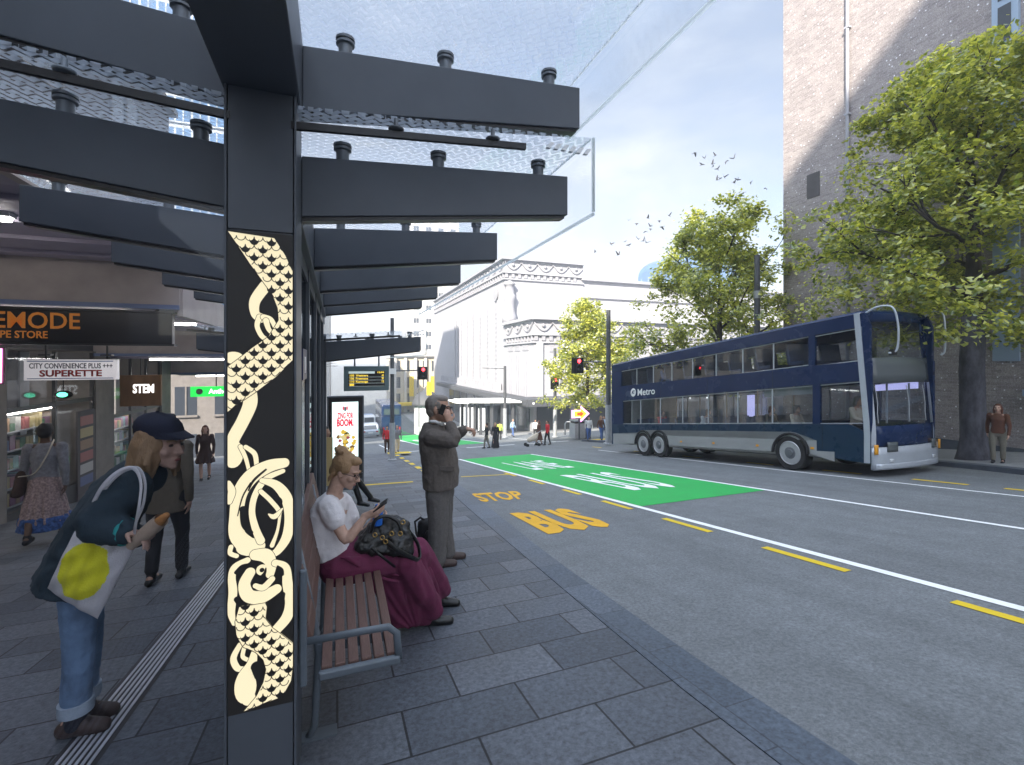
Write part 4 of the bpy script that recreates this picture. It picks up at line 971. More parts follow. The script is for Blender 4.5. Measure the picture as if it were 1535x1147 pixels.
# arrow sign, bins
mat('arrow_pink', (.8, .3, .7), .4, emit=(1, .45, .9), estr=1.2); mat('arrow_orange', (.8, .35, .05), .4, emit=(1, .45, .04), estr=1.1); mat('arrow_red', (.5, .05, .02), .4, emit=(.75, .1, .02), estr=.8); mat('arrow_white', (.9, .85, .7), .4, emit=(1, .9, .7), estr=1.2)
e = empty('arrow_sign', (13.2, 24.1, gz(24)), label='glowing orange and pink arrow sign pointing at the bus tail', cat='sign')
def arrow(k, d, m, nm):
    c = (13.22, -1.55); pts = [(-.55, -.22), (.02, -.22), (.02, -.46), (.58, 0), (.02, .46), (.02, .22), (-.55, .22)]
    mb = MB(); mb.prism([(c[0] + x * k[0] + k[1], 24.0 - d, c[1] + y * k[0]) for x, y in pts], (0, .012, 0)); return mb.build(nm, m, e)
arrow((1.05, 0), 0, 'arrow_pink', 'outer_tube'); arrow((.86, .02), .014, 'arrow_white', 'white_border'); arrow((.72, .0), .028, 'arrow_orange', 'arrow_face'); arrow((.36, -.02), .042, 'arrow_red', 'arrow_core')
mb = MB(); mb.tube([(13.2, 24.1, gz(24)), (13.2, 24.1, -1.5)], .05, 8); mb.build('post', 'pole_grey', e)
def bin_(x, y, label, w=.75, h=1.15, m='galv'):
    e = empty('litter_bin', (x, y, gz(y)), label=label, cat='bin'); g = gz(y)
    mb = MB(); mb.box((x - w / 2, y - w / 2, g + .04), (x + w / 2, y + w / 2, g + h - .2)); mb.build('body', m, e, bevel=.03)
    mb = MB(); mb.box((x - w / 2, y - w / 2, g + h - .08), (x + w / 2, y + w / 2, g + h)); mb.build('lid', 'steel_light', e, bevel=.02)
    mb = MB(); mb.box((x - w / 2 + .06, y - w / 2 + .06, g + h - .2), (x + w / 2 - .06, y + w / 2 - .06, g + h - .081)); mb.build('opening', 'black_plastic', e)
bin_(13.95, 25.7, 'grey square bin below the glowing arrow'); bin_(14.8, 27.0, 'second grey bin behind the glowing arrow', .6, 1.0)
for i in range(2):
    x = 16.2 + i * 1.2; e = empty('bike_rack', (x, 31, gz(31)), label=['steel hoop rack nearest the signal pole across the road', 'steel hoop rack farther from the signal pole'][i], cat='rack', group='hoop racks')
    mb = MB(); g = gz(31); mb.tube([(x - .4, 31, g), (x - .4, 31, g + .8), (x - .3, 31, g + .95), (x + .3, 31, g + .95), (x + .4, 31, g + .8), (x + .4, 31, g)], .05, 8); mb.build('hoop', 'galv', e, smooth=True)
# ------------------------------------------------------------------ double decker bus
mat('bus_blue', (.004, .019, .070), .24, .0, var=.10, vscale=1.2, spec=.32)
mat('bus_blue_low', (.003, .024, .058), .26, .0, var=.12, vscale=1.5, spec=.32)
mat('bus_grey', (.30, .31, .31), .5, var=.08, vscale=2)
mat('bus_silver', (.48, .52, .57), .35, .3, var=.06, vscale=3)
mat('tyre', (.012, .012, .013), .8, bump=.3, bscale=60)
mat('rim', (.42, .43, .45), .4, .5, var=.1, vscale=8)
mat('hub', (.16, .17, .19), .4, .5)
mat('bus_inside', (.34, .33, .32), .7, var=.2, vscale=3)
mat('bus_seat', (.05, .07, .13), .8, var=.3, vscale=20)
mat('pole_yellow', (.5, .33, .22), .4)
mat('amber_lens', (.8, .35, .02), .3)
mat('lamp_lens', (.6, .63, .66), .1, spec=.8)
mat('bus_lit', (.5, .5, .8), .4, emit=(.55, .55, 1), estr=.55)
mat('dest_panel', (.10, .115, .12), .25)
mat('window_line', (.40, .42, .45), .4)
BA = G(1305, 702, .1); BB_ = G(917, 671, .1)
_d = Vector((BB_.x - BA.x, BB_.y - BA.y, 0)); BL = _d.length; _d.normalize(); _f = Vector((_d.y, -_d.x, 0)); BW = 2.2
def W(s, w, h):
    x = BA.x + _d.x * s + _f.x * w; y = BA.y + _d.y * s + _f.y * w
    return Vector((x, y, -SL * y - .1 + h))
class BM(MB):
    def wbox(s, a, b, mi=0):            # box in (s,w,h) coordinates
        (s0, w0, h0), (s1, w1, h1) = a, b
        return s.hexa([W(s0, w0, h0), W(s1, w0, h0), W(s1, w1, h0), W(s0, w1, h0)], [W(s0, w0, h1), W(s1, w0, h1), W(s1, w1, h1), W(s0, w1, h1)], mi)
    def side(s, poly, w0, w1, mi=0):    # polygon in (s,h), extruded across w
        return s.prism([W(p[0], w0, p[1]) for p in poly], W(0, w1, 0) - W(0, w0, 0), mi)
bus = empty('double_decker_bus', W(0, 1.1, 0), label='dark blue double decker bus lettered Metro, grey skirt, passengers inside', cat='bus')
WH = [(1.81, .43), (6.69, .42), (7.53, .42)]
def notch(h0, r=.50):
    pts = []
    for c, hc in WH:
        for k in range(11):
            t = math.pi - math.pi * k / 10; pts.append((c + r * math.cos(t), max(h0, hc + r * math.sin(t))))
    pts[11 + 10] = (7.11, pts[21][1]); pts[22] = (7.1101, pts[22][1])
    return pts
def body_side(w0, w1, out):
    sk = BM(); sk.side([(0.0, .28)] + notch(.28) + [(9.57, .34), (9.57, 1.12), (1.0, 1.12), (.42, 1.10), (.12, .95), (0, .95)], w0, w1); sk.build('lower_side', 'bus_blue_low', bus)
    m_ = BM(); m_.side([(.0, 2.03), (9.57, 2.03), (9.57, 2.60), (1.2, 2.47), (.0, 2.43)], w0, w1); m_.build('middle_band', 'bus_blue', bus)
    m_ = BM(); m_.side([(.02, 3.17), (9.57, 3.19), (9.57, 3.46), (.12, 3.45)], w0, w1); m_.build('roof_band', 'bus_blue', bus)
    for a, b, h0, h1 in [(0, .15, .951, 2.029), (1.08, 1.25, 1.121, 2.029), (8.82, 9.57, 1.121, 2.029), (0.02, .17, 2.431, 3.169), (1.2, 1.35, 2.475, 3.17), (8.92, 9.57, 2.601, 3.18)]:
        m_ = BM(); m_.wbox((a, w0, h0), (b, w1, h1)); m_.build('body_pillar', 'bus_blue', bus)
    wm = (w0 + w1) / 2; wo = w1 if out > 0 else w0; e_ = .006 * out
    for nm, poly in (('side_window', [(1.251, 1.121), (8.819, 1.121), (8.819, 2.029), (1.251, 2.029)]), ('cab_window', [(.151, .96), (.42, 1.105), (1.079, 1.121), (1.079, 2.029), (.151, 2.029)]),
                     ('upper_window', [(1.351, 2.48), (8.919, 2.59), (8.919, 3.185), (1.351, 3.17)]), ('upper_front_window', [(.171, 2.44), (1.199, 2.465), (1.199, 3.168), (.171, 3.168)])):
        m_ = BM(); m_.side(poly, wm - .006, wm + .006); g = m_.build(nm, 'bus_glass', bus)
        fr = BM(); lo, hi = poly[0][0], poly[1][0] if nm != 'cab_window' else 1.079
        n = {'side_window': 7, 'upper_window': 8}.get(nm, 1)
        b0, t0 = min(p[1] for p in poly), max(p[1] for p in poly)
        for i in range(1, n): s_ = lo + (hi - lo) * i / n; fr.wbox((s_ - .014, wm - .012, b0 + .02), (s_ + .014, wm + .012, t0 - .02))
        fr.wbox((lo, wm - .010, t0 - .035), (hi, wm + .010, t0 - .015)); fr.wbox((lo, wm - .011, b0 + .16 if nm == 'cab_window' else b0 + .012), (hi, wm + .011, b0 + .178 if nm == 'cab_window' else b0 + .03))
        fr.build('window_frame', 'window_line', g)
    nt_ = notch(.285)
    nt_ = [(p[0], p[1]) for p in nt_]
    g = BM(); w2, w3 = (w1, w1 + .008) if out > 0 else (w0 - .008, w0)
    g.side([(.74, .285)] + nt_ + [(9.45, .345), (9.45, .76), (1.15, .74), (1.15, .50), (.74, .50)], w2 + .0005 * out, w3 + .0005 * out); gs = g.build('grey_skirt', 'bus_grey', bus)
    for s_, h in ((1.25, .56), (2.75, .56), (4.25, .57), (5.6, .57)):
        g = BM(); q = w3 if out > 0 else w2; g.wbox((s_ - .04, q + .001 * out - (.008 if out < 0 else 0), h - .025), (s_ + .04, q + .001 * out + (.008 if out > 0 else 0), h + .025)); g.build('side_marker', 'amber_lens', gs)
body_side(0, .07, -1); body_side(BW - .07, BW, 1)
m_ = BM()
rings = []
for s_, dz in ((.14, -.03), (.25, .03), (1.2, .035), (9.4, .035), (9.55, .0)):
    rings.append([W(s_, w_, 3.455 + h_ + dz) for w_, h_ in ((.0, -.03), (.05, .03), (.25, .065), (1.1, .085), (1.95, .065), (2.15, .03), (2.2, -.03), (1.1, -.04))])
m_.loft(rings); m_.build('roof', 'bus_blue', bus, smooth=True, auto=40)
m_ = BM(); m_.wbox((.1, .071, .36), (9.5, 2.129, .46)); m_.build('floor', 'bus_inside', bus)
m_ = BM(); m_.wbox((.15, .071, 2.18), (9.5, 2.129, 2.26)); m_.build('upper_deck', 'bus_inside', bus)
m_ = BM(); m_.wbox((9.50, .071, .36), (9.575, 2.129, 3.42)); rp = m_.build('rear_panel', 'bus_blue', bus)
m_ = BM(); m_.wbox((8.3, .08, .47), (8.38, 2.12, 2.17)); m_.wbox((2.55, 1.2, .47), (2.6, 2.1, 1.3)); m_.build('bulkhead', 'bus_inside', bus)
m_ = BM(); m_.wbox((1.28, .09, 1.82), (2.62, .14, 2.0)); m_.build('destination_box', 'bus_grey', bus)
m_ = BM(); m_.wbox((.2, 1.9, 1.83), (1.05, 1.98, 1.98)); m_.build('lit_ad_strip', 'bus_lit', bus)
m_ = BM(); m_.wbox((4.55, 1.85, 1.0), (4.75, 1.95, 1.95)); m_.build('info_screen', 'bus_lit', bus)
# wheels
for c, hc in WH:
    for w_, o_ in ((-.01, -1), (BW + .01, 1)):
        ctr = W(c, w_, .42); r_ = .415
        m_ = MB(); sg_ = -o_
        m_.lathe([(.26, 0), (.39, -.012), (.415, .02), (.415, .24), (.36, .26), (.1, .26)], (0, 0, 0), 32, axis='x')
        mt = Matrix.Translation(ctr) @ Matrix.Rotation(math.atan2(-_d.x, _d.y), 4, 'Z') @ Matrix.Scale(sg_, 4, Vector((1, 0, 0)))
        for i, v in enumerate(m_.v): m_.v[i] = tuple(mt @ Vector(v))
        ty = m_.build('wheel', 'tyre', bus, smooth=True, auto=35)
        m_ = MB(); m_.lathe([(.285, -.006), (.27, -.018), (.25, .01), (.20, .035), (.16, .03), (.15, -.0)], (0, 0, 0), 28, axis='x', cap=True)
        for i, v in enumerate(m_.v): m_.v[i] = tuple(mt @ Vector(v))
        m_.build('rim', 'rim', ty, smooth=True, auto=35)
        m_ = MB(); m_.lathe([(.155, -.001), (.13, -.012), (.09, -.014), (.08, -.035), (.02, -.04)], (0, 0, 0), 20, axis='x')
        for i, v in enumerate(m_.v): m_.v[i] = tuple(mt @ Vector(v))
        m_.build('hub', 'hub', ty, smooth=True, auto=35)
        m_ = MB()
        if c == 1.81 or True:
            ar = [W(c + .47 * math.cos(t), w_ + .015 * o_, .42 + .47 * math.sin(t)) for t in [math.pi * k / 16 for k in range(17)]]
            m_.tube(ar, .035, 6); m_.build('wheel_arch', 'tyre', bus, smooth=True)
# front end: curved sheet split in height bands
def front_s(w, h): q = 2 * w / BW - 1; return -.16 * (1 - q * q) + .02 + max(0, h - 1.0) * .085
def front_band(nm, m, h0, h1, wa=.0, wb=BW, off=0.0, n=12, curve=None, par=None, th=.02):
    m_ = BM(); rows = []
    for k in range(4):
        ring = []
        for i in range(n + 1):
            w_ = wa + (wb - wa) * i / n
            a = h0 if curve is None else h0 + curve * (1 - (2 * w_ / BW - 1) ** 2)
            h = a + (h1 - a) * k / 3; ring.append(W(front_s(w_, h) + off, w_, h))
        rows.append(ring)
    m_.loft(rows, closed=False); o = m_.build(nm, m, par or bus, smooth=True)
    sd_ = o.modifiers.new('t', 'SOLIDIFY'); sd_.thickness = th; sd_.offset = 0
    return o
front_band('windscreen', 'bus_glass', 1.06, 1.96, .14, 2.1, .0, curve=-.08, th=.008)
front_band('destination_panel', 'dest_panel', 1.961, 2.50, .14, 2.12)
front_band('upper_windscreen', 'bus_glass', 2.501, 3.27, .14, 1.85, .0, th=.008)
front_band('upper_corner', 'bus_blue', 2.501, 3.27, 1.851, 2.12)
front_band('front_brow', 'bus_blue', 3.271, 3.49, .10, 2.12)
front_band('front_panel', 'bus_blue', .56, 1.058, .14, 2.1, .0, curve=-.0)
m_ = BM()
for s_ in (1.02, 2.55, 3.7, 4.9, 6.1, 8.3): m_.wbox((s_ - .004, -.0035, .78 if s_ > 1.1 else .3), (s_ + .004, -.0005, 1.11))
for s_ in (2.3, 4.5, 6.6, 8.6): m_.wbox((s_ - .004, -.0035, 2.04), (s_ + .004, -.0005, 2.46))
m_.build('panel_seam', 'black_plastic', bus)
bp_ = front_band('bumper', 'bus_silver', .16, .62, .0, 2.2, -.05, th=.06)
front_band('lower_lip', 'bus_silver', .16, .28, .05, 2.15, -.075, th=.03)
m_ = BM()
for k in range(9):
    pass
rings = []
for h in rng(.3, 3.47, .3):
    s_ = front_s(.0, h); rings.append([W(s_ - .05, .13, h), W(s_ - .01, -.012, h), W(s_ + .10, -.014, h), W(s_ + .10, .05, h)])
m_.loft(rings); m_.build('front_pillar', 'bus_silver', bus)
rings = []
for h in rng(.3, 3.4, .3):
    s_ = front_s(2.2, h); rings.append([W(s_ - .03, 2.12, h), W(s_ - .01, 2.212, h), W(s_ + .07, 2.213, h), W(s_ + .07, 2.14, h)])
m_ = BM(); m_.loft(rings); m_.build('front_pillar', 'bus_silver', bus)
for wa, wb in ((.30, .55), (1.75, 2.0)):
    front_band('headlight', 'dest_panel', .52, .72, wa, wb, -.088, 4, th=.02)
    front_band('fog_lamp', 'lamp_lens', .30, .37, wa + .05, wb - .1, -.088, 4, th=.02)
for wa in (-.0, 2.16): front_band('indicator', 'amber_lens', .48, .68, wa, wa + .07, -.10, 2, th=.03)
m_ = BM()
for w_, s2 in ((.2, -.01), (1.05, -.012), (1.7, -.01)):
    q = [W(front_s(w_, h) - .014, w_ + .02 * math.sin(h * 9), h) for h in rng(1.12, 1.9, .2)]; m_.tube(q, .008, 5)
m_.build('wiper', 'window_line', bus)
m_ = BM()
for w_ in (.72, 1.48): m_.wbox((.1, w_ - .012, 1.1), (.13, w_ + .012, 1.95))
m_.build('cab_partition', 'window_line', bus)
for w_, sg_ in ((.08, 1), (2.12, .5)):
    m_ = BM(); q = [W(.16, w_, 3.44), (W(-.05 * sg_ + (0 if sg_ == 1 else .05), w_ + .04 * sg_, 3.53)), W(-.30 * sg_, w_ + .10 * sg_, 3.47), W(-.38 * sg_, w_ + .14 * sg_, 3.1), W(-.36 * sg_, w_ + .16 * sg_, 2.65), W(-.30 * sg_, w_ + .12 * sg_, 2.56), W(-.26 * sg_, w_ + .05 * sg_, 2.55)]
    q = [Vector(v) for v in smooth_path([tuple(v) for v in q], 5)]; m_.tube(q, .020, 8); m_.build('mirror_arm', 'bus_silver', bus, smooth=True)
m_ = BM(); m_.wbox((-.33, .16, 2.50), (-.25, .28, 2.62)); m_.build('mirror', 'black_plastic', bus)
# seats and poles
for deck, hb_ in ((0, .46), (1, 2.26)):
    for i in range(8):
        s_ = 2.9 + i * .68 if deck == 0 else 1.6 + i * .92
        for w_ in (.16, 1.32):
            m_ = BM(); m_.wbox((s_, w_, hb_ + .30), (s_ + .36, w_ + .72, hb_ + .38)); m_.side([(s_ + .34, hb_ + .36), (s_ + .40, hb_ + .36), (s_ + .47, hb_ + .84), (s_ + .42, hb_ + .85)], w_, w_ + .72); m_.wbox((s_ + .1, w_ + .1, hb_), (s_ + .3, w_ + .6, hb_ + .299)); m_.build('bus_seat', 'bus_seat', bus)
for i in range(6): m_ = BM(); s_ = 2.3 + i * 1.1; m_.tube([W(s_, .75, .46), W(s_, .75, 2.18)], .016, 6); m_.build('grab_pole', 'pole_yellow', bus)
Rb = Matrix(((0, 0, 0, 0),) * 4)
def side_m(s, h, w=-.003):              # lettering frame on the near side; text runs toward the front
    X = -_d; Z = Vector((0, 0, 1)); N = -_f; X = (X + Vector((0, 0, SL * _d.y))).normalized()
    p = W(s, w, h); return Matrix(((X.x, Z.x, N.x, p.x), (X.y, Z.y, N.y, p.y), (X.z, Z.z, N.z, p.z), (0, 0, 0, 1)))
mid = [o for o in bus.children if o.name.startswith('middle_band')][0]
lettering('Metro', .34, side_m(7.40, 2.27), 'white_sign', mid, .003, bold=.004, width=.98)
m_ = BM(); ring = [W(8.14 + .155 * math.cos(t), -.004, 2.30 + .155 * math.sin(t)) for t in [6.2832 * k / 24 for k in range(24)]]; m_.prism(ring, -_f * .004); em = m_.build('emblem', 'white_sign', mid)
lettering('AT', .17, side_m(8.14, 2.30, -.010), 'bus_blue', em, .002, bold=.008, width=.19)

# far bus, cars
def far_bus(X, Y, label):
    e = empty('double_decker_bus', (X, Y, gz(Y) - .1), label=label, cat='bus'); g = gz(Y) - .1
    m_ = MB(); m_.box((X - 1.1, Y, g + .4), (X + 1.1, Y + 9.5, g + 2.3)); m_.build('lower_body', 'bus_blue', e, bevel=.06)
    m_ = MB(); m_.box((X - 1.1, Y, g + 2.301), (X + 1.1, Y + 9.5, g + 3.6)); up = m_.build('upper_body', 'bus_blue', e, bevel=.12)
    m_ = MB(); m_.box((X - .85, Y - .02, g + 2.5), (X + .85, Y + .02, g + 3.15)); m_.build('rear_window', 'window_dark', up)
    m_ = MB(); m_.box((X - 1.12, Y + .5, g + 2.45), (X - 1.101, Y + 9, g + 3.15)); m_.box((X - 1.12, Y + .8, g + 1.3), (X - 1.101, Y + 9, g + 1.95)); m_.build('side_window', 'window_dark', e)
    m_ = MB(); m_.box((X - 1.12, Y - .06, g + .35), (X + 1.12, Y + .06, g + .62)); m_.build('bumper', 'black_plastic', e)
    for dy in (1.6, 7.6):
        for sx in (-1, 1): m_ = MB(); m_.lathe([(.2, -.13), (.45, -.13), (.45, .13), (.2, .13)], (X + sx * .98, Y + dy, g + .45), 18, axis='x'); m_.build('wheel', 'tyre', e)
    lettering('2', 1.3, Matrix.Translation((X - .45, Y - .01, g + 1.45)) @ RX, 'white_sign', e, .01, bold=.02)
    for sx in (-.9, .9): m_ = MB(); m_.box((X + sx - .08, Y - .03, g + .75), (X + sx + .08, Y - .001, g + 1.05)); m_.build('tail_lamp', 'red_lens', e)
mat('red_lens', (.35, .01, .01), .3)
far_bus(5.85, 55.0, 'far blue double decker seen from behind with a white number 2')
mat('car_silver', (.42, .46, .52), .3, .4); mat('car_white', (.7, .72, .74), .35); mat('car_blue', (.10, .22, .45), .35)
def car(X, Y, m, label, van=False):
    e = empty('parked_car' if not van else 'delivery_van', (X, Y, gz(Y) - .1), label=label, cat='van' if van else 'car'); g = gz(Y) - .1
    H1, H2 = (.85, 2.2) if van else (.80, 1.38)
    prof = [(0, .3), (0, H1), (.25, H1 + .03), (.55, H2 - .02), (.9, H2), (2.6 if not van else 3.6, H2), (3.3 if not van else 3.9, H1 + .05), (4.3, H1 - .1), (4.4, .3)]
    m_ = MB(); m_.prism([(X - .87, Y + a, g + b) for a, b in prof], (1.74, 0, 0)); b_ = m_.build('body', m, e, bevel=.07)
    m_ = MB(); m_.hexa([(X - .7, Y + .27, g + H1 + .08), (X + .7, Y + .27, g + H1 + .08), (X + .7, Y + .3, g + H1 + .08), (X - .7, Y + .3, g + H1 + .08)], [(X - .62, Y + .49, g + H2 - .08), (X + .62, Y + .49, g + H2 - .08), (X + .62, Y + .55, g + H2 - .08), (X - .62, Y + .55, g + H2 - .08)]); m_.build('rear_window', 'window_dark', e)
    for sx in (-1, 1):
        m_ = MB(); m_.box((X + sx * .875 - .01, Y + .8, g + H1 + .08), (X + sx * .875 + .01, Y + 3, g + H2 - .1)); m_.build('side_window', 'window_dark', e)
        m_ = MB(); m_.box((X + sx * .68 - .13, Y - .012, g + .62), (X + sx * .68 + .13, Y + .03, g + .76)); m_.build('tail_lamp', 'red_lens', e)
        for dy in (.85, 3.5): m_ = MB(); m_.lathe([(.18, -.1), (.32, -.1), (.32, .1), (.18, .1)], (X + sx * .80, Y + dy, g + .32), 18, axis='x'); m_.build('wheel', 'tyre', e)
    m_ = MB(); m_.box((X - .26, Y - .014, g + .5), (X + .26, Y - .001, g + .61)); m_.build('number_plate', 'white_sign', e)
car(3.4, 53, 'car_silver', 'silver car leaving down the far street left of the blue bus')
car(4.2, 68, 'car_white', 'white van farther down the street in front of the silver car', True)
car(5.0, 84, 'car_blue', 'small blue car far down the street beyond the white van')
car(14.6, 66, 'car_white', 'white car at the right kerb of the far street')
# ------------------------------------------------------------------ trees
def leaf_mat(name, dark, light):
    m = bpy.data.materials.new(name); n, l = nodes_of(m); n.remove(n['Principled BSDF']); out = n['Material Output']
    ge = n.new('ShaderNodeNewGeometry'); cr = n.new('ShaderNodeValToRGB')
    cr.color_ramp.elements[0].color = dark + (1,); cr.color_ramp.elements[1].color = light + (1,)
    e = cr.color_ramp.elements.new(.55); e.color = tuple((a * .55 + b * .45) for a, b in zip(dark, light)) + (1,)
    l.new(ge.outputs['Random Per Island'], cr.inputs[0])
    df = n.new('ShaderNodeBsdfDiffuse'); tl = n.new('ShaderNodeBsdfTranslucent'); gl = n.new('ShaderNodeBsdfGlossy'); gl.inputs['Roughness'].default_value = .38; gl.inputs[0].default_value = (.9, .95, .9, 1)
    l.new(cr.outputs[0], df.inputs[0]); br_ = n.new('ShaderNodeVectorMath'); br_.operation = 'MULTIPLY'; br_.inputs[1].default_value = (1.2, 1.2, .9); l.new(cr.outputs[0], br_.inputs[0]); l.new(br_.outputs[0], tl.inputs[0])
    a = n.new('ShaderNodeMixShader'); a.inputs[0].default_value = .55; l.new(df.outputs[0], a.inputs[1]); l.new(tl.outputs[0], a.inputs[2])
    b = n.new('ShaderNodeMixShader'); b.inputs[0].default_value = .10; l.new(a.outputs[0], b.inputs[1]); l.new(gl.outputs[0], b.inputs[2]); l.new(b.outputs[0], out.inputs[0]); M[name] = m
leaf_mat('leaf', (.10, .16, .015), (.82, .80, .15))
mat('bark', (.075, .075, .092), .9, var=.65, vscale=5, bump=1.0, bscale=22, stretch=(1, 1, .45))
mat('twig', (.05, .042, .038), .85)
def tree(name, base, H, spread, trunk_r, fork, label, nclump=300, leaves=70, seed=1, leaf=.13, prof=None, crown_z0=.3, skew=(0, 0), group='street trees by the bus'):
    rr = random.Random(seed); base = Vector(base)
    e = empty(name, base, label=label, cat='tree', group=group)
    mb = MB(); tips = []
    top = base + Vector((skew[0] * .3, skew[1] * .3, H * .95))
    # trunk
    tp = [base + Vector((0, 0, -.15)), base + Vector((0, 0, .12)), base + Vector((.02, 0, .5)), base + Vector((-.02, .02, fork * .6)), base + Vector((.03, 0, fork))]
    mb.tube(tp, [trunk_r * 1.5, trunk_r * 1.22, trunk_r * 1.02, trunk_r * .95, trunk_r * .9], 14)
    trunk = mb
    lm = MB()
    def limb(p, d, L, r, depth):
        pts = [p]; q = p.copy(); n_ = 5
        for i in range(n_):
            d = (d + Vector((rr.gauss(0, .16), rr.gauss(0, .16), rr.gauss(.05, .10)))).normalized(); q = q + d * (L / n_); pts.append(q.copy())
            if depth < 3 and i >= 1 and rr.random() < .85:
                sd_ = (d + Vector((rr.gauss(0, .75), rr.gauss(0, .75), rr.gauss(.05, .45)))).normalized()
                limb(q, sd_, L * (.62 - .06 * i), r * (.62 - .07 * i), depth + 1)
            elif depth >= 2: tips.append(q.copy())
        lm.tube(pts, [r * (1 - .75 * i / n_) + .004 for i in range(n_ + 1)], 6 if depth else 9)
        tips.append(q.copy())
    f0 = base + Vector((.02, 0, fork - .1))
    lm.tube([f0, f0 + Vector((0, 0, (H - fork) * .4)), top - Vector((0, 0, H * .12))], [trunk_r * .75, trunk_r * .36, trunk_r * .08], 9)
    nl = 13
    for i in range(nl):
        t = i / nl; a = i * 2.4 + rr.random() * .6; z = fork + (H - fork) * (.02 + .62 * t)
        up = .30 + .65 * t
        limb(base + Vector((0, 0, z - .05)), Vector((math.cos(a), math.sin(a), up)), spread * (1.0 - .45 * t) * (.75 + .4 * rr.random()), trunk_r * (.28 - .14 * t), 1)
    trunk.build('trunk', 'bark', e, smooth=True); lm.build('limbs', 'twig', e, smooth=True)
    # crown: leaf sprays round the twig ends and through the volume
    cents = []
    prof = prof or (lambda t: math.sin(math.pi * min(1, (t * .86 + .12))) ** .6)
    tip_ok = [p for p in tips if p.z > base.z + H * crown_z0 * .8]
    rr.shuffle(tip_ok)
    while len(cents) < nclump:
        if tip_ok and len(cents) < nclump * .40: cents.append((tip_ok.pop(), .20 + .16 * rr.random())); continue
        t = rr.random(); a = rr.random() * 6.2832; q = rr.random() ** .42
        rad = spread * prof(t) * q * (1 + .22 * math.sin(a * 3 + seed) + .14 * math.sin(a * 7 + t * 9))
        p = base + Vector((skew[0] * t + rad * math.cos(a), skew[1] * t + rad * math.sin(a), H * (crown_z0 + (1 - crown_z0) * t)))
        # leave holes
        if math.sin(p.x * 2.1 + seed) * math.sin(p.y * 1.9 + 1.3) * math.sin(p.z * 2.3 + seed * .7) > .12: continue
        cents.append((p, .20 + .24 * rr.random()))
    cm = MB()
    for c, rad in cents:
        ax = Vector((rr.gauss(0, 1), rr.gauss(0, 1), rr.gauss(.3, .6))).normalized()
        for k in range(int(leaves * (rad / .32))):
            o_ = Vector((rr.gauss(0, 1), rr.gauss(0, 1), rr.gauss(0, .65))) * rad * .62
            p = c + o_; s_ = leaf * (.6 + .7 * rr.random())
            nrm = (Vector((rr.gauss(0, .8), rr.gauss(0, .8), .7)) + ax * .4 + (p - base).normalized() * .5 + o_ * .8).normalized(); u = nrm.orthogonal().normalized(); u = Matrix.Rotation(rr.random() * 6.283, 3, nrm) @ u; v = nrm.cross(u)
            dr = nrm * (-.25 * s_)
            cm.add([p - u * s_ * .55, p + v * s_ * .42 + dr, p + u * s_ * .6 + dr * .6, p - v * s_ * .42 + dr], [(0, 1, 2), (0, 2, 3)])
    cm.build('crown', 'leaf', e)
    return e
conic = lambda t: (1.0 - .78 * t) ** .8 * (min(1, t * 6 + .55))
t1 = G(1465, 691); tree('street_tree', (14.15, 6.55, gz(6.55)), 10.1, 3.6, .245, 3.5, 'largest leafy tree with thick dark trunk beside the woman in brown', 540, 85, 3, .115, conic, .285, (.75, .8))
tree('street_tree', (14.9, 15.2, gz(15.2)), 9.9, 3.8, .22, 3.0, 'leafy tree rising behind the roof of the double decker', 390, 75, 8, .13, conic, .25)
tree('street_tree', (15.0, 26.3, gz(26.3)), 8.7, 2.9, .16, 2.6, 'small leafy tree behind the traffic signals and glowing arrow', 330, 56, 12, .155, conic, .22)
def bare_tree(base, H, label, seed):
    rr = random.Random(seed); base = Vector(base); e = empty('bare_tree', base, label=label, cat='tree', group='bare trees beyond the shelters'); tm, lm = MB(), MB()
    tm.tube([base, base + Vector((0, 0, H * .35))], [.22, .17], 8)
    def go(p, d, L, r, k):
        q = p + d * L; m_ = (p + q) / 2 + Vector((rr.gauss(0, L * .06), rr.gauss(0, L * .06), 0)); lm.tube([p, m_, q], [r, r * .8, r * .55], 5)
        if k: 
            for _ in range(3): go(q, (d + Vector((rr.gauss(0, .55), rr.gauss(0, .55), rr.gauss(.1, .3)))).normalized(), L * .72, r * .55, k - 1)
    for _ in range(4): go(base + Vector((0, 0, H * .34)), Vector((rr.gauss(0, .5), rr.gauss(0, .5), 1)).normalized(), H * .24, .12, 4)
    tm.build('trunk', 'bark', e); lm.build('limbs', 'twig', e)
bare_tree((-2.2, 39.5, gz(39.5)), 8.6, 'bare branched tree seen under the near canopy beyond the screen', 5); bare_tree((-5.5, 40, gz(40)), 8.2, 'second bare tree beside the pale office block', 9)

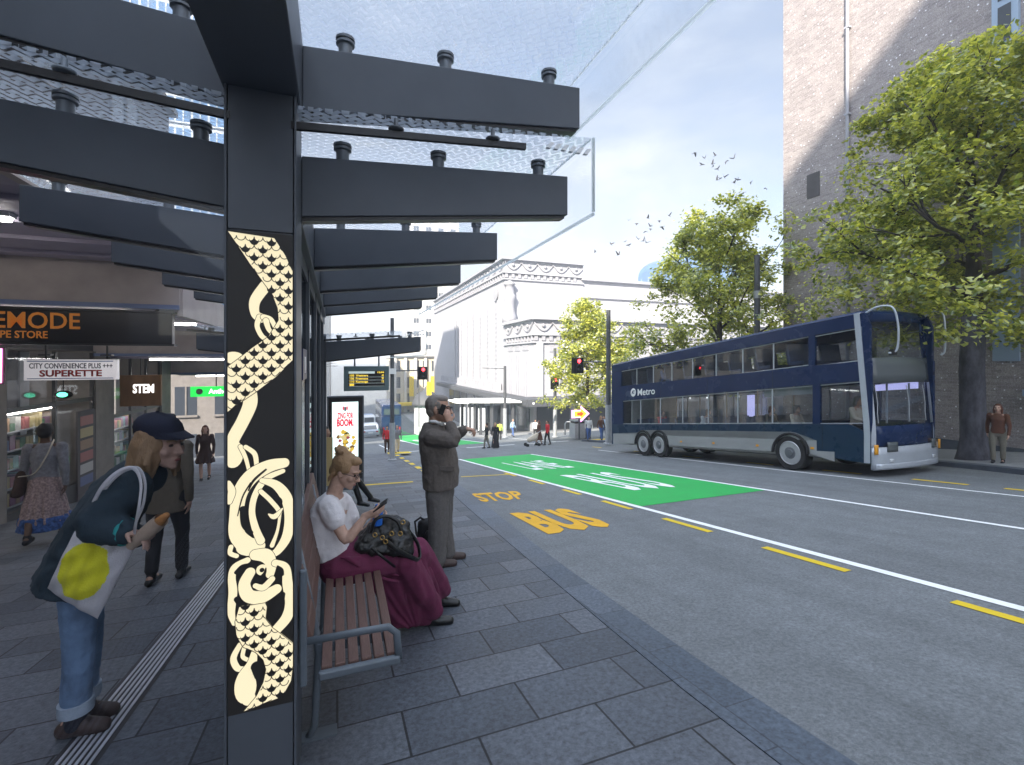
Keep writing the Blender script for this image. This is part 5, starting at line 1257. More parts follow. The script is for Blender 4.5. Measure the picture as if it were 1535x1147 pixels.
# ------------------------------------------------------------------ birds
mat('bird', (.06, .06, .07), .8)
def bird_mesh(flap, seed):
    m_ = MB()
    m_.loft([[Vector((x, r * math.cos(t), r * math.sin(t) * .9)) for t in [6.283 * k / 8 for k in range(8)]] for x, r in ((-.20, .012), (-.12, .035), (0, .055), (.10, .045), (.15, .030), (.19, .022), (.23, .004))])
    m_.add([(-.18, 0, 0), (-.32, .07, 0), (-.32, -.07, 0), (-.18, 0, .012)], [(0, 1, 2), (3, 2, 1), (0, 3, 1), (0, 2, 3)])
    for s in (-1, 1):
        a, b = flap, flap * 1.6
        P0 = [(.09, s * .04, .01), (-.09, s * .04, .01)]; P1 = [(.11, s * .20, .01 + .20 * a), (-.08, s * .20, .01 + .20 * a)]; P2 = [(.02, s * .40, .01 + .4 * b * .8), (-.06, s * .38, .01 + .38 * b * .8)]
        pts = P0 + P1 + P2; up = [(x, y, z + .012) for x, y, z in pts]
        m_.add(pts + up, [(0, 2, 3, 1), (2, 4, 5, 3), (6, 7, 9, 8), (8, 9, 11, 10), (0, 6, 8, 2), (2, 8, 10, 4), (4, 10, 11, 5), (1, 3, 9, 7), (3, 5, 11, 9)])
    return m_
variants = [bird_mesh(f, i) for i, f in enumerate((.55, -.35, .2, .8))]
rb = random.Random(21)
Z8 = lambda L: [(860 + x / 5.117, 200 + y / 5.118) for x, y in L]
upper = Z8([(930, 153), (1005, 190), (985, 240), (1065, 230), (1068, 255), (1103, 273), (1087, 170), (1170, 215), (1228, 190), (1100, 358), (1120, 345), (1155, 335), (1230, 380), (1257, 355), (1360, 372), (1475, 422), (1305, 453)])
lower = Z8([(420, 668), (482, 692), (568, 650), (655, 670), (732, 632), (588, 712), (590, 733), (553, 752), (675, 718), (498, 812), (535, 825), (555, 838), (392, 832), (420, 858), (285, 850), (165, 900), (342, 932)])
protos = []
for v in variants: protos.append(v.build('bird', 'bird'))
used = set()
for flock, pts in (('upper', upper), ('lower', lower)):
    for i, (px, py) in enumerate(pts):
        k = rb.randrange(4); o = protos[k]
        if k in used: o = o.copy(); COL.objects.link(o)
        used.add(k); o.location = U(px, py, 34 + rb.random() * 6); o.rotation_euler = (rb.gauss(0, .35), rb.gauss(-.1, .3), rb.random() * 6.28); s_ = .62 * (.8 + .4 * rb.random()); o.scale = (s_,) * 3
        tag(o, 'small dark bird in the %s, flying above %s' % (('higher flock', 'the middle tree') if flock == 'upper' else ('lower flock', 'the theatre roof')), 'bird', 'birds in the %s flock' % ('higher' if flock == 'upper' else 'lower'))
for k, o in enumerate(protos):
    if k not in used: bpy.data.objects.remove(o)
# ------------------------------------------------------------------ people
UP = Vector((0, 0, 1))
CR, CF = Vector((CT, -ST, 0)), Vector((ST, CT, 0))     # image right, view direction on the level
def cloth(name, col, var=.12, vs=30, rough=.85, bump=.25, bs=160): mat(name, col, rough, 0, var=var, vscale=vs, bump=bump, bscale=bs); return name
for nm, c in dict(skin=(.46, .27, .19), skin_pale=(.52, .33, .25), skin_dark=(.10, .055, .035), hair_fair=(.33, .20, .10), hair_dark=(.012, .010, .010), hair_red=(.10, .03, .015), hair_grey=(.20, .175, .15), lips=(.35, .12, .10)).items():
    mat(nm, c, .55, var=.12, vscale=40 if 'skin' in nm else 60, bump=.05 if 'skin' in nm else .5, bscale=200, stretch=(1, 1, 1) if 'skin' in nm else (1, 1, .2))
mat('eye', (.03, .022, .018), .15)
cloth('coat_navy', (.020, .038, .052)); cloth('denim', (.16, .25, .38), .30, 6); cloth('denim_light', (.36, .43, .50), .15, 20); cloth('sock_navy', (.015, .018, .03)); cloth('shoe_brown', (.05, .03, .025), rough=.5)
cloth('cap_navy', (.012, .015, .035)); cloth('suit', (.115, .098, .086), .18, 60); cloth('suit_trousers', (.125, .116, .11), .18, 60); cloth('shirt_white', (.74, .72, .74), .05, 8); cloth('skirt_plum', (.135, .019, .060), .22, 10)
cloth('leather', (.010, .011, .011), rough=.32, bump=.4, bs=50); cloth('coat_olive', (.12, .098, .070)); cloth('jeans_black', (.018, .018, .021)); cloth('cardigan', (.20, .20, .22), .3, 25); cloth('floral', (.30, .22, .21), .6, 40); cloth('blue_print', (.04, .09, .25), .7, 30)
cloth('dress_brown', (.035, .016, .013)); cloth('jacket_rust', (.10, .04, .022)); cloth('khaki', (.16, .15, .12)); cloth('black_cloth', (.014, .014, .016)); cloth('red_cloth', (.50, .02, .03)); cloth('cream_cloth', (.55, .48, .38)); cloth('white_cloth', (.65, .65, .64)); cloth('blue_cloth', (.06, .12, .30)); cloth('lightblue', (.35, .48, .62)); cloth('green_bag', (.35, .45, .08)); cloth('brown_bag', (.05, .028, .022)); cloth('strap_cream', (.6, .53, .42))
mat('gold', (.55, .36, .12), .3, .9); mat('bread', (.45, .20, .06), .7, var=.3, vscale=20); mat('paper', (.50, .38, .28), .7, var=.15, vscale=15); mat('bottle_blue', (.02, .14, .55), .25)
tx = bpy.data.textures.new('folds', 'CLOUDS'); tx.noise_scale = .09; tx.noise_depth = 2
tx2 = bpy.data.textures.new('folds_fine', 'CLOUDS'); tx2.noise_scale = .035; tx2.noise_depth = 2

def vox(mb, name, m, parent, size=.012, smooth=3, folds=0.0, fine=0.0, fac=.5):
    me = bpy.data.meshes.new('tmp'); me.from_pydata(mb.v, [], mb.f)
    bm = bmesh.new(); bm.from_mesh(me); bmesh.ops.recalc_face_normals(bm, faces=bm.faces); bm.to_mesh(me); bm.free()
    o = bpy.data.objects.new(name, me); COL.objects.link(o)
    r = o.modifiers.new('r', 'REMESH'); r.mode = 'VOXEL'; r.voxel_size = size; r.adaptivity = 0
    if smooth: s = o.modifiers.new('s', 'SMOOTH'); s.iterations = smooth; s.factor = fac
    for q, t in ((folds, tx), (fine, tx2)):
        if q: d = o.modifiers.new('d', 'DISPLACE'); d.texture = t; d.strength = q; d.mid_level = .5; d.texture_coords = 'GLOBAL'
    dg = bpy.context.evaluated_depsgraph_get(); nm = bpy.data.meshes.new_from_object(o.evaluated_get(dg)); o.modifiers.clear(); o.data = nm; bpy.data.meshes.remove(me)
    nm.name = name; nm.materials.clear(); nm.materials.append(M[m]); nm.polygons.foreach_set('use_smooth', [True] * len(nm.polygons))
    if parent is not None: o.parent = parent; o.matrix_parent_inverse = parent.matrix_world.inverted()
    return o
def pleat(o, a, b, n, amp):              # hanging folds that deepen from a down to b
    a, b = Vector(a), Vector(b); ax = (b - a); L_ = ax.length; ax.normalize(); u = ax.orthogonal().normalized(); w = ax.cross(u); me = o.data; out = []
    for v in me.vertices:
        d = v.co - a; t = d.dot(ax) / L_; q = math.atan2(d.dot(w), d.dot(u)); t = max(0, min(1, t))
        out.append(v.co + v.normal * amp * t * (math.sin(q * n + 1.3 * math.sin(q * 3 + t * 2)) + .5 * math.sin(q * n * 1.7 + 2)))
    for v, c in zip(me.vertices, out): v.co = c
    me.update()
def chain(mb, pts, rs, n=12):            # round ended limb
    pts = [Vector(p) for p in pts]; P, Q = [], []
    a = (pts[0] - pts[1]).normalized(); b = (pts[-1] - pts[-2]).normalized()
    for t in (.96, .7): P.append(pts[0] + a * rs[0] * t * .8); Q.append(rs[0] * math.sqrt(1 - t * t) + .001)
    P += pts; Q += list(rs)
    for t in (.7, .96): P.append(pts[-1] + b * rs[-1] * t * .8); Q.append(rs[-1] * math.sqrt(1 - t * t) + .001)
    return mb.tube(P, Q, n)
def bent(a, b, c, k=3):                  # a-b-c softened at the joint
    a, b, c = Vector(a), Vector(b), Vector(c); return [a, a.lerp(b, .5), a.lerp(b, .88), b.lerp(a.lerp(c, .5), .06), b.lerp(c, .12), b.lerp(c, .5), c]
def torso(mb, pts, lat, hw, hd, n=20):
    pts = [Vector(p) for p in pts]; lat = Vector(lat).normalized(); rings = []
    for i, p in enumerate(pts):
        t = (pts[min(i + 1, len(pts) - 1)] - pts[max(i - 1, 0)]).normalized(); l_ = (lat - t * lat.dot(t)).normalized(); d = t.cross(l_)
        rings.append([p + l_ * hw[i] * math.copysign(abs(math.cos(q)) ** .8, math.cos(q)) + d * hd[i] * math.copysign(abs(math.sin(q)) ** .9, math.sin(q)) for q in [2 * math.pi * k / n for k in range(n)]])
    return mb.loft(rings)
def hull(mb, balls, n=7):
    bm = bmesh.new()
    for c, r in balls:
        for i in range(n):
            th = -math.pi / 2 + math.pi * i / (n - 1)
            for k in range(10):
                q = 6.2832 * k / 10; bm.verts.new(Vector(c) + Vector((r * math.cos(th) * math.cos(q), r * math.cos(th) * math.sin(q), r * math.sin(th))))
    bmesh.ops.remove_doubles(bm, verts=bm.verts, dist=1e-4)
    res = bmesh.ops.convex_hull(bm, input=bm.verts); 
    bmesh.ops.delete(bm, geom=[v for v in bm.verts if not v.link_faces], context='VERTS'); bm.verts.index_update()
    mb.add([v.co.copy() for v in bm.verts], [[v.index for v in f.verts] for f in bm.faces]); bm.free(); return mb
def frame(f, u):
    f = Vector(f).normalized(); u = Vector(u); r = f.cross(u).normalized(); u = r.cross(f).normalized()
    return Matrix((( r.x, f.x, u.x), (r.y, f.y, u.y), (r.z, f.z, u.z)))
def head(mb, c, f, u, hh, male=False):
    k = hh / .23; m = frame(f, u); c = Vector(c); L = lambda x, y, z: c + m @ (Vector((x, y, z)) * k)
    E = lambda p, r: mb.ell(L(*p), [q * k for q in r], m=m, nu=16, nv=10)
    E((0, -.012, .028), (.074, .094, .088)); E((0, .022, -.030), (.060, .070, .075)); E((0, .045, -.075), (.040, .045, .036)); E((0, .074, -.098), (.022, .018, .016))
    E((0, .074, .022), (.054, .018, .012)); mb.tube([L(0, .083, .018), L(0, .102, -.012), L(0, .112, -.028), L(0, .092, -.040)], [.008 * k, .011 * k, .015 * k, .010 * k], 8)
    E((0, .086, -.062), (.022, .012, .007)); E((0, .084, -.074), (.019, .012, .007))
    for s in (-1, 1):
        E((s * .038, .062, -.025), (.025, .024, .026)); E((s * .074, -.008, -.012), (.010, .020, .032)); E((s * .014, .098, -.030), (.009, .010, .008))
    return L, m, k
def face(parent, L, m, k, hair, glasses=False):
    for s in (-1, 1):
        e = MB(); e.ell(L(s * .031, .080, .004), (.013 * k, .007 * k, .007 * k), m=m, nu=12, nv=8); e.build('eye', 'eye', parent, smooth=True)
        e = MB(); e.tube([L(s * .014, .092, .022), L(s * .032, .090, .030), L(s * .052, .074, .023)], .0045 * k, 6); e.build('eyebrow', hair, parent, smooth=True)
    e = MB(); e.ell(L(0, .0955, -.066), (.019 * k, .006 * k, .0065 * k), m=m, nu=12, nv=8); e.build('lips', 'lips', parent, smooth=True)
    if glasses:
        e = MB()
        for s in (-1, 1):
            e.tube([L(s * .034 + .024 * math.cos(t), .100, .004 + .018 * math.sin(t)) for t in [6.2832 * q / 14 for q in range(15)]], .0022 * k, 5); e.tube([L(s * .058, .098, .008), L(s * .078, .05, .008), L(s * .080, -.01, .0)], .0022 * k, 5)
        e.tube([L(-.010, .102, .006), L(.010, .102, .006)], .0022 * k, 5); e.build('glasses', 'black_plastic', parent, smooth=True)
def hand(mb, w, d, palm, s=1.0, curl=.5, thumb=1):
    """palm with four unequal bent fingers and a thumb off its side"""
    d = Vector(d).normalized(); palm = Vector(palm); palm = (palm - d * palm.dot(d)).normalized(); x = d.cross(palm) * thumb; w = Vector(w)
    m = Matrix(((x.x, d.x, palm.x), (x.y, d.y, palm.y), (x.z, d.z, palm.z)))
    mb.ell(w + d * .045 * s, (.036 * s, .050 * s, .017 * s), m=m, nu=12, nv=9); chain(mb, [w - d * .02 * s, w + d * .02 * s], [.024 * s, .026 * s], 10)
    for i, (o_, ln) in enumerate(((.028, .070), (.010, .080), (-.009, .074), (-.026, .058))):
        p = w + d * (.078 if i in (1, 2) else .070) * s + x * o_ * s; q = d.copy(); pts = [p]
        for j, fr in enumerate((.42, .33, .25)):
            a = curl * (.55 + .45 * j + .08 * i); q = (d * math.cos(a) + palm * math.sin(a)).normalized(); pts.append(pts[-1] + q * ln * fr * s)
        chain(mb, pts, [.0092 * s, .0086 * s, .0080 * s, .0068 * s], 8)
    t0 = w + d * .022 * s + x * .026 * s; t1 = t0 + (d * .55 + x * .75 + palm * .25).normalized() * .036 * s; t2 = t1 + (d * .85 + x * .25 + palm * (.25 + .5 * curl)).normalized() * .030 * s
    chain(mb, [t0, t1, t2], [.0135 * s, .0105 * s, .0085 * s], 8)
def body(root, J, m, size=.012, hh=.23, hands=True, k=1.0, curl=(.6, .6), palm=(None, None), male=False):
    mb = MB(); lat = (J['shR'] - J['shL']).normalized()
    L, mm, kk = head(mb, J['head'], J['hf'], J['hu'], hh, male)
    chain(mb, [J['chest'].lerp(J['neck'], .75), J['neck'], J['head'] + mm @ Vector((0, -.03 * kk, -.045 * kk))], [.062 * k, .053 * k, .050 * k])
    torso(mb, [J['pelvis'] - (J['waist'] - J['pelvis']) * .45, J['pelvis'], J['waist'], J['chest'], J['chest'].lerp(J['neck'], .55), J['neck']], lat, [.10 * k, .145 * k, .115 * k, .150 * k, .13 * k, .05 * k], [.07 * k, .10 * k, .085 * k, .105 * k, .075 * k, .045 * k])
    for s, i in (('R', 0), ('L', 1)):
        chain(mb, [J['chest'].lerp(J['neck'], .4), J['sh' + s]], [.06 * k, .052 * k]); chain(mb, bent(J['sh' + s], J['el' + s], J['wr' + s]), [v * k for v in (.050, .042, .036, .034, .036, .032, .023)])
        if hands: hd_ = J.get('hd' + s, J['wr' + s] - J['el' + s]); hand(mb, J['wr' + s], hd_, palm[i] if palm[i] is not None else -lat * (1 if s == 'R' else -1), k * .98, curl[i], 1 if s == 'L' else -1)
        chain(mb, bent(J['hip' + s], J['kn' + s], J['an' + s]), [v * k for v in (.085, .074, .058, .052, .050, .052, .034)])
        t_ = J['to' + s]; a = J['an' + s]; hl = a + (a - t_).normalized() * .05 * k; hl.z = min(a.z, hl.z) - .045 * k
        chain(mb, [hl, a.lerp(t_, .5) - UP * .02 * k, t_], [.032 * k, .036 * k, .026 * k])
    o = vox(mb, 'body', m, root, size, 2)
    return o, L, mm, kk
def shoe(root, a, t, m, k=1.0, nm='shoe', size=.010, h=.05):
    a, t = Vector(a), Vector(t); d = (t - a); d.z = 0; d.normalize(); mb = MB(); z = t.z
    hl = Vector((a.x, a.y, z)) - d * .055 * k
    chain(mb, [hl + UP * .014 * k, Vector((a.x, a.y, z + .016 * k)) + d * .04 * k, t + UP * .004 * k], [.040 * k, .043 * k, .036 * k]); chain(mb, [Vector((a.x, a.y, z + .02 * k)), a - UP * .015], [.044 * k, .046 * k])
    return vox(mb, nm, m, root, size, 2)
def std(x, y, ang, H=1.7, stride=0.0, up=0.0, lean=0.0, armsw=.0):
    g = gz(y) + up; f = Vector((math.sin(ang), math.cos(ang), 0)); r = Vector((f.y, -f.x, 0)); b = Vector((x, y, g)); k = H / 1.7
    q = lambda fr, fo=0, la=0: b + UP * fr * H + f * fo * k + r * la * k
    J = dict(pelvis=q(.52), waist=q(.61, lean * .3), chest=q(.735, .01 + lean * .7), neck=q(.845, lean), head=q(.925, .025 + lean * 1.1), hf=f, hu=UP, shR=q(.805, lean * .9, .165), shL=q(.805, lean * .9, -.165), hipR=q(.51, 0, .09), hipL=q(.51, 0, -.09))
    for s, l_, o in (('R', .10, 1), ('L', -.10, -1)):
        st = stride * o
        J['kn' + s] = q(.285, st * .55 + (.05 if st < 0 else .04), l_); J['an' + s] = q(.05 if st >= 0 else .05 + abs(st) * .28, st, l_ * .9); J['to' + s] = J['an' + s] + f * .14 * k - UP * (J['an' + s].z - g - .015 if st >= 0 else .09 * k)
        J['el' + s] = q(.625, -armsw * o * .6 - .03, l_ * 2.35); J['wr' + s] = q(.485, -armsw * o + .05, l_ * 2.3)
    J['_f'], J['_r'], J['_k'], J['_b'] = f, r, k, b
    return J
def hair_cap(root, L, k, m, mats, long_=0.0, size=.012, bun=False, ear=True):
    mb = MB(); E = lambda p, r: mb.ell(L(*p), [q * k for q in r], m=m, nu=14, nv=10)
    E((0, -.030, .042), (.082, .094, .088)); E((0, -.06, -.01), (.074, .062, .075)); E((0, .035, .095), (.055, .045, .028))
    for s in (-1, 1): E((s * .060, -.005, .035), (.026, .050, .050))
    if long_:
        for s in (-1, 1): chain(mb, [L(s * .070, -.01, .03), L(s * .080, -.015, -.05), L(s * .075, -.02, -.06 - long_)], [.026 * k, .030 * k, .022 * k])
        chain(mb, [L(0, -.07, 0), L(0, -.095, -.08), L(0, -.10, -.06 - long_)], [.06 * k, .06 * k, .045 * k])
    if bun: E(bun, (.040, .038, .036))
    return vox(mb, 'hair', mats, root, size, 1, .006, .006)
def simple_person(x, y, ang, label, top, bottom, skin='skin', hair='hair_dark', H=1.7, stride=.18, skirt=None, coat=None, long_=.0, size=.02, up=0.0, shoes='black_cloth', group=None, sleeve=True, lean=0.0, bun=False, hands=False, hem=None, J=None):
    J = J or std(x, y, ang, H, stride, up, lean, .12 if stride else .02); k = J['_k']; r_, f_ = J['_r'], J['_f']
    root = empty('person', J['_b'], label=label, cat='person', group=group)
    b_, L, m, kk = body(root, J, skin, size, .232 * k, hands, k)
    hair_cap(root, L, kk, m, hair, long_, size, bun)
    if size < .016: face(root, L, m, kk, hair)
    mb = MB(); tl = coat or .50
    pts = [J['pelvis'] + UP * (tl - .52) * H, J['pelvis'], J['waist'], J['chest'], J['chest'].lerp(J['neck'], .55), J['neck'] - UP * .01]
    if pts[0].z > pts[1].z - .02: pts[0] = pts[1] - UP * .03
    fl = 1 + (.52 - tl) * .9
    torso(mb, pts, r_, [.165 * k * fl, .165 * k, .135 * k, .155 * k, .135 * k, .062 * k], [.125 * k * fl, .12 * k, .11 * k, .125 * k, .095 * k, .062 * k])
    for s in 'RL':
        if sleeve: chain(mb, bent(J['sh' + s], J['el' + s], J['wr' + s].lerp(J['el' + s], .06)), [v * k for v in (.072, .060, .051, .048, .046, .042, .038)])
        else: chain(mb, [J['sh' + s], J['sh' + s].lerp(J['el' + s], .45)], [.074 * k, .060 * k])
    vox(mb, 'top' if coat is None else 'coat', top, root, size * .9, 2, .012)
    if skirt:
        z1 = J['_b'].z + skirt * H; mb = MB(); rr_ = [J['pelvis'] + UP * .06 * H, J['pelvis'], J['pelvis'].lerp(Vector((J['pelvis'].x, J['pelvis'].y, z1)), .5), Vector((J['pelvis'].x, J['pelvis'].y, z1))]
        torso(mb, rr_[::-1], r_, [.26 * k, .215 * k, .172 * k, .135 * k], [.25 * k, .19 * k, .135 * k, .11 * k]); sk_ = vox(mb, 'skirt', bottom, root, size, 2, .02); pleat(sk_, J['pelvis'], Vector((J['pelvis'].x, J['pelvis'].y, z1)), 13, .016 * k)
        if hem: mb = MB(); torso(mb, [Vector((J['pelvis'].x, J['pelvis'].y, z1 - .10 * k)), Vector((J['pelvis'].x, J['pelvis'].y, z1 + .08 * k))], r_, [.28 * k, .262 * k], [.27 * k, .25 * k]); vox(mb, 'skirt_hem', hem, root, size, 1, .035)
    else:
        mb = MB(); torso(mb, [J['pelvis'] - UP * .07 * H, J['pelvis'], J['waist'] - UP * .02], r_, [.12 * k, .158 * k, .128 * k], [.10 * k, .115 * k, .10 * k])
        for s in 'RL': chain(mb, bent(J['hip' + s], J['kn' + s], J['an' + s] + UP * .02), [v * k for v in (.098, .086, .072, .068, .064, .062, .058)])
        vox(mb, 'trousers', bottom, root, size * .9, 2, .012)
    for s in 'RL': shoe(root, J['an' + s], J['to' + s], shoes, k, size=size * .8)
    return root, J, L, m, kk

# --- woman bending forward at the column
cl = CR; toward = -CF
J = dict(head=U(242, 665, 2.40), hf=CR * 1.0 - UP * .10 + toward * .12, hu=UP + CR * .22, neck=U(213, 707, 2.40), chest=U(184, 742, 2.40), waist=U(142, 800, 2.40), pelvis=U(118, 848, 2.40),
         shR=U(198, 728, 2.25), elR=U(140, 786, 2.12), wrR=U(190, 797, 2.13), shL=U(205, 722, 2.56), elL=U(178, 800, 2.58), wrL=U(212, 806, 2.40), hipR=U(120, 862, 2.32), hipL=U(126, 856, 2.48), knR=U(119, 965, 2.33), knL=U(130, 958, 2.45), anR=U(114, 1072, 2.33), anL=U(126, 1060, 2.46))
def ground_at(p): return Vector((p.x, p.y, gz(p.y)))
for s in 'RL':
    t_ = J['an' + s] + CR * (.115 if s == 'R' else .13) + CF * .03; J['to' + s] = Vector((t_.x, t_.y, gz(t_.y) + .022)); a = J['an' + s]; a.z = gz(a.y) + .10
bw_ = empty('person', ground_at(J['anR']), label='woman in navy cap and dark coat bending forward with a white tote bag', cat='person')
bo, L, m, kk = body(bw_, J, 'skin_pale', .0075, .245, True, 1.0, (.9, .7), (-UP + toward * .3, UP))
face(bw_, L, m, kk, 'hair_fair')
mb = MB()
for i in range(26):                      # loose wavy hair falling from the cap
    a = -2.5 + 5.0 * i / 25; x = .078 * math.sin(a); y = -.025 - .072 * math.cos(a)
    if y > .05: continue
    w1 = rnd.gauss(0, .012); q = [L(x * .9, y * .9, .06), L(x * 1.12, y * 1.05, -.01), L(x * 1.22 + w1, y * 1.15 + w1, -.08), L(x * 1.25 - w1, y * 1.3 + w1, -.14 - .03 * rnd.random())]
    chain(mb, [q[0], q[1], q[2], q[3]], [.022, .024, .020, .008], 8)
mb.ell(L(0, -.03, .03), (.088, .10, .085), m=m)
vox(mb, 'hair', 'hair_fair', bw_, .0065, 1, .006, .010)
mb = MB(); rings = []
for t, rr_ in ((0, 1.0), (.25, 1.02), (.5, .96), (.72, .80), (.88, .55), (.97, .25), (1, .03)):
    rings.append([L(.088 * rr_ * math.cos(q), -.018 + .108 * rr_ * math.sin(q) - .02 * t, .048 + .10 * t) for q in [6.2832 * k_ / 28 for k_ in range(28)]])
mb.loft(rings); br_ = []
for i in range(15):
    a = math.pi * (.12 + .76 * i / 14); s_ = math.sin((i / 14) * math.pi)
    br_.append([L(.086 * math.cos(a), -.018 + .106 * math.sin(a), .052), L(.080 * math.cos(a), .082 * math.sin(a) + .075 * s_ ** .6, .046 - .012 * abs(math.cos(a))), L(.080 * math.cos(a), .082 * math.sin(a) + .075 * s_ ** .6, .053 - .012 * abs(math.cos(a))), L(.086 * math.cos(a), -.018 + .108 * math.sin(a), .068)])
mb.loft(br_); mb.ell(L(0, -.04, .150), (.009, .009, .006))
mb.build('cap', 'cap_navy', bw_, smooth=True, auto=50)
lat = J['shR'] - J['shL']
mb = MB(); torso(mb, [U(116, 868, 2.40), U(122, 848, 2.40), U(146, 798, 2.40), U(178, 747, 2.40), U(197, 722, 2.40), U(212, 700, 2.40)], lat, [.215, .205, .195, .195, .17, .075], [.172, .162, .142, .135, .108, .075])
chain(mb, bent(J['shR'], J['elR'], U(186, 797, 2.13)), [.095, .092, .086, .082, .080, .074, .064]); chain(mb, bent(J['shL'], J['elL'], U(208, 805, 2.43)), [.09, .085, .08, .075, .07, .065, .055])
jk = vox(mb, 'coat', 'coat_navy', bw_, .009, 2, .022, .012)
mb = MB(); a, b = U(186, 797, 2.13), U(190, 797, 2.13); mb.tube([a, b], [.0635, .062], 18); cf = mb.build('cuff', 'bottle_teal', jk, smooth=True) if 'bottle_teal' in M else (mat('bottle_teal', (.02, .32, .30), .7), mb.build('cuff', 'bottle_teal', jk, smooth=True))
mb = MB(); chain(mb, [U(200, 712, 2.40), U(226, 716, 2.40)], [.088, .085]); vox(mb, 'collar', 'coat_navy', jk, .01, 2, .01)
mb = MB(); torso(mb, [U(118, 880, 2.40), U(118, 850, 2.40)], lat, [.15, .165], [.11, .13])
for s, x in (('R', 0), ('L', 0)):
    cuff_ = J['an' + s] + UP * .055; chain(mb, [J['hip' + s], J['hip' + s].lerp(J['kn' + s], .5), J['kn' + s], J['kn' + s].lerp(cuff_, .5), cuff_], [.088, .078, .068, .063, .061])
jn = vox(mb, 'jeans', 'denim', bw_, .008, 2, .010, .010)
for s in 'RL':
    c = J['an' + s] + UP * .045; mb = MB(); mb.lathe([(.055, -.028), (.070, -.026), (.073, .0), (.071, .030), (.060, .032)], c, 22); mb.build('turn_up', 'denim_light', jn, smooth=True, auto=50)
    mb = MB(); chain(mb, [J['an' + s] + UP * .06, J['an' + s] - UP * .05], [.045, .048]); vox(mb, 'sock', 'sock_navy', bw_, .009, 2)
    shoe(bw_, J['an' + s], J['to' + s], 'shoe_brown', 1.0, size=.008)
# tote bag and baguette
def pillow(name, corners, thick, m, parent=None, n=40, disc=None, toward=toward, wr=.012):
    tl, tr, br, bl = corners; me_v, fs, mi = [], [], []
    for side in (0, 1):
        for j in range(n + 1):
            for i in range(n + 1):
                u, v = i / n, j / n; p = tl * (1 - u) * (1 - v) + tr * u * (1 - v) + br * u * v + bl * (1 - u) * v
                bu = (math.sin(math.pi * u) * math.sin(math.pi * v)) ** .45; w = wr * math.sin(u * 19 + v * 7) * math.sin(v * 11 - u * 5) * bu
                p = p + toward * (thick * bu + w) * (1 if side == 0 else -1); me_v.append(p)
    o = (n + 1) ** 2
    for j in range(n):
        for i in range(n):
            a = j * (n + 1) + i; q = (a, a + 1, a + n + 2, a + n + 1); fs.append(q); u, v = (i + .5) / n, (j + .5) / n
            mi.append(1 if disc and ((u - disc[0]) / disc[2]) ** 2 + ((v - disc[1]) / disc[3]) ** 2 < 1 else 0); fs.append(tuple(o + k_ for k_ in q[::-1])); mi.append(0)
    ob = MB(); ob.v = [tuple(v) for v in me_v]; ob.f = fs; ob.mi = mi
    return ob.build(name, m, parent, smooth=True)
mat('bag_canvas', (.60, .58, .58), .85, var=.08, vscale=6, bump=.4, bscale=150); mat('bag_yellow', (.74, .70, .02), .8, var=.04, vscale=8, bump=.4, bscale=150)
tote = empty('tote_bag', U(145, 850, 2.15), label='white canvas tote bag printed with a big yellow disc hanging from her arm', cat='bag')
pillow('bag_body', [U(121, 781, 2.19), U(206, 811, 2.15), U(146, 928, 2.13), U(71, 882, 2.16)], .055, ['bag_canvas', 'bag_yellow'], tote, 64, (.50, .50, .40, .36))
mb = MB()
for dx, dd in ((0, 0), (6, .05)):
    q = smooth_path([tuple(U(126 + dx, 786, 2.13 + dd)), tuple(U(150 + dx, 735, 2.09 + dd)), tuple(U(176 + dx, 708, 2.12 + dd)), tuple(U(200 + dx, 702, 2.14 + dd)), tuple(U(211 + dx, 722, 2.10 + dd)), tuple(U(209 + dx, 755, 2.06 + dd)), tuple(U(204, 783, 2.07 + dd)), tuple(U(200, 808, 2.13))], 6)
    mb.tube(q, .0085, 8, flat=.4, side=CR)
mb.build('handle', 'bag_canvas', tote, smooth=True)
bg_ = empty('baguette', U(225, 792, 2.12), label='baguette in a paper sleeve held in her hand above the tote bag', cat='bread')
mb = MB(); q = [U(198, 817, 2.13), U(214, 803, 2.12), U(238, 783, 2.11), U(249, 773, 2.10)]; chain(mb, q, [.020, .024, .024, .015], 14); mb.build('loaf', 'bread', bg_, smooth=True)
mb = MB(); mb.tube([U(196, 819, 2.13), U(214, 803, 2.12), U(231, 789, 2.115), U(242, 779.5, 2.108)], [.020, .030, .033, .031], 14, cap=False); mb.build('paper_sleeve', 'paper', bg_, smooth=True)

# --- man on the phone
D = 4.81
J = dict(head=U(658, 613, D), hf=CR + toward * .10 - UP * .02, hu=UP + CR * .05, neck=U(650, 640, D), chest=U(656, 668, D), waist=U(660, 705, D), pelvis=U(660, 733, D), shR=U(646, 656, D - .19), elR=U(682, 661, D - .27), wrR=U(674, 634, D - .16), hdR=U(667, 612, D - .14) - U(674, 634, D - .16),
         shL=U(662, 656, D + .19), elL=U(684, 652, D + .26), wrL=U(698, 643, D + .22), hdL=CR - UP * .1, hipR=U(655, 735, D - .10), hipL=U(663, 735, D + .10), knR=U(657, 790, D - .10), knL=U(664, 785, D + .12), anR=U(655, 833, D - .08), anL=U(670, 823, D + .16))
for s in 'RL':
    a = J['an' + s]; a.z = gz(a.y) + .09; t_ = a + CR * .17 + CF * .04; J['to' + s] = Vector((t_.x, t_.y, gz(t_.y) + .02))
man = empty('person', ground_at(J['anR']), label='grey haired man in a brown grey suit standing and talking on a phone', cat='person')
bo, L, m, kk = body(man, J, 'skin', .008, .285, True, 1.12, (.75, 1.5), (-CR * .2 + CF, UP * -1))
face(man, L, m, kk, 'hair_grey', True)
mb = MB(); E = lambda p, r: mb.ell(L(*p), [q * kk for q in r], m=m, nu=14, nv=10)
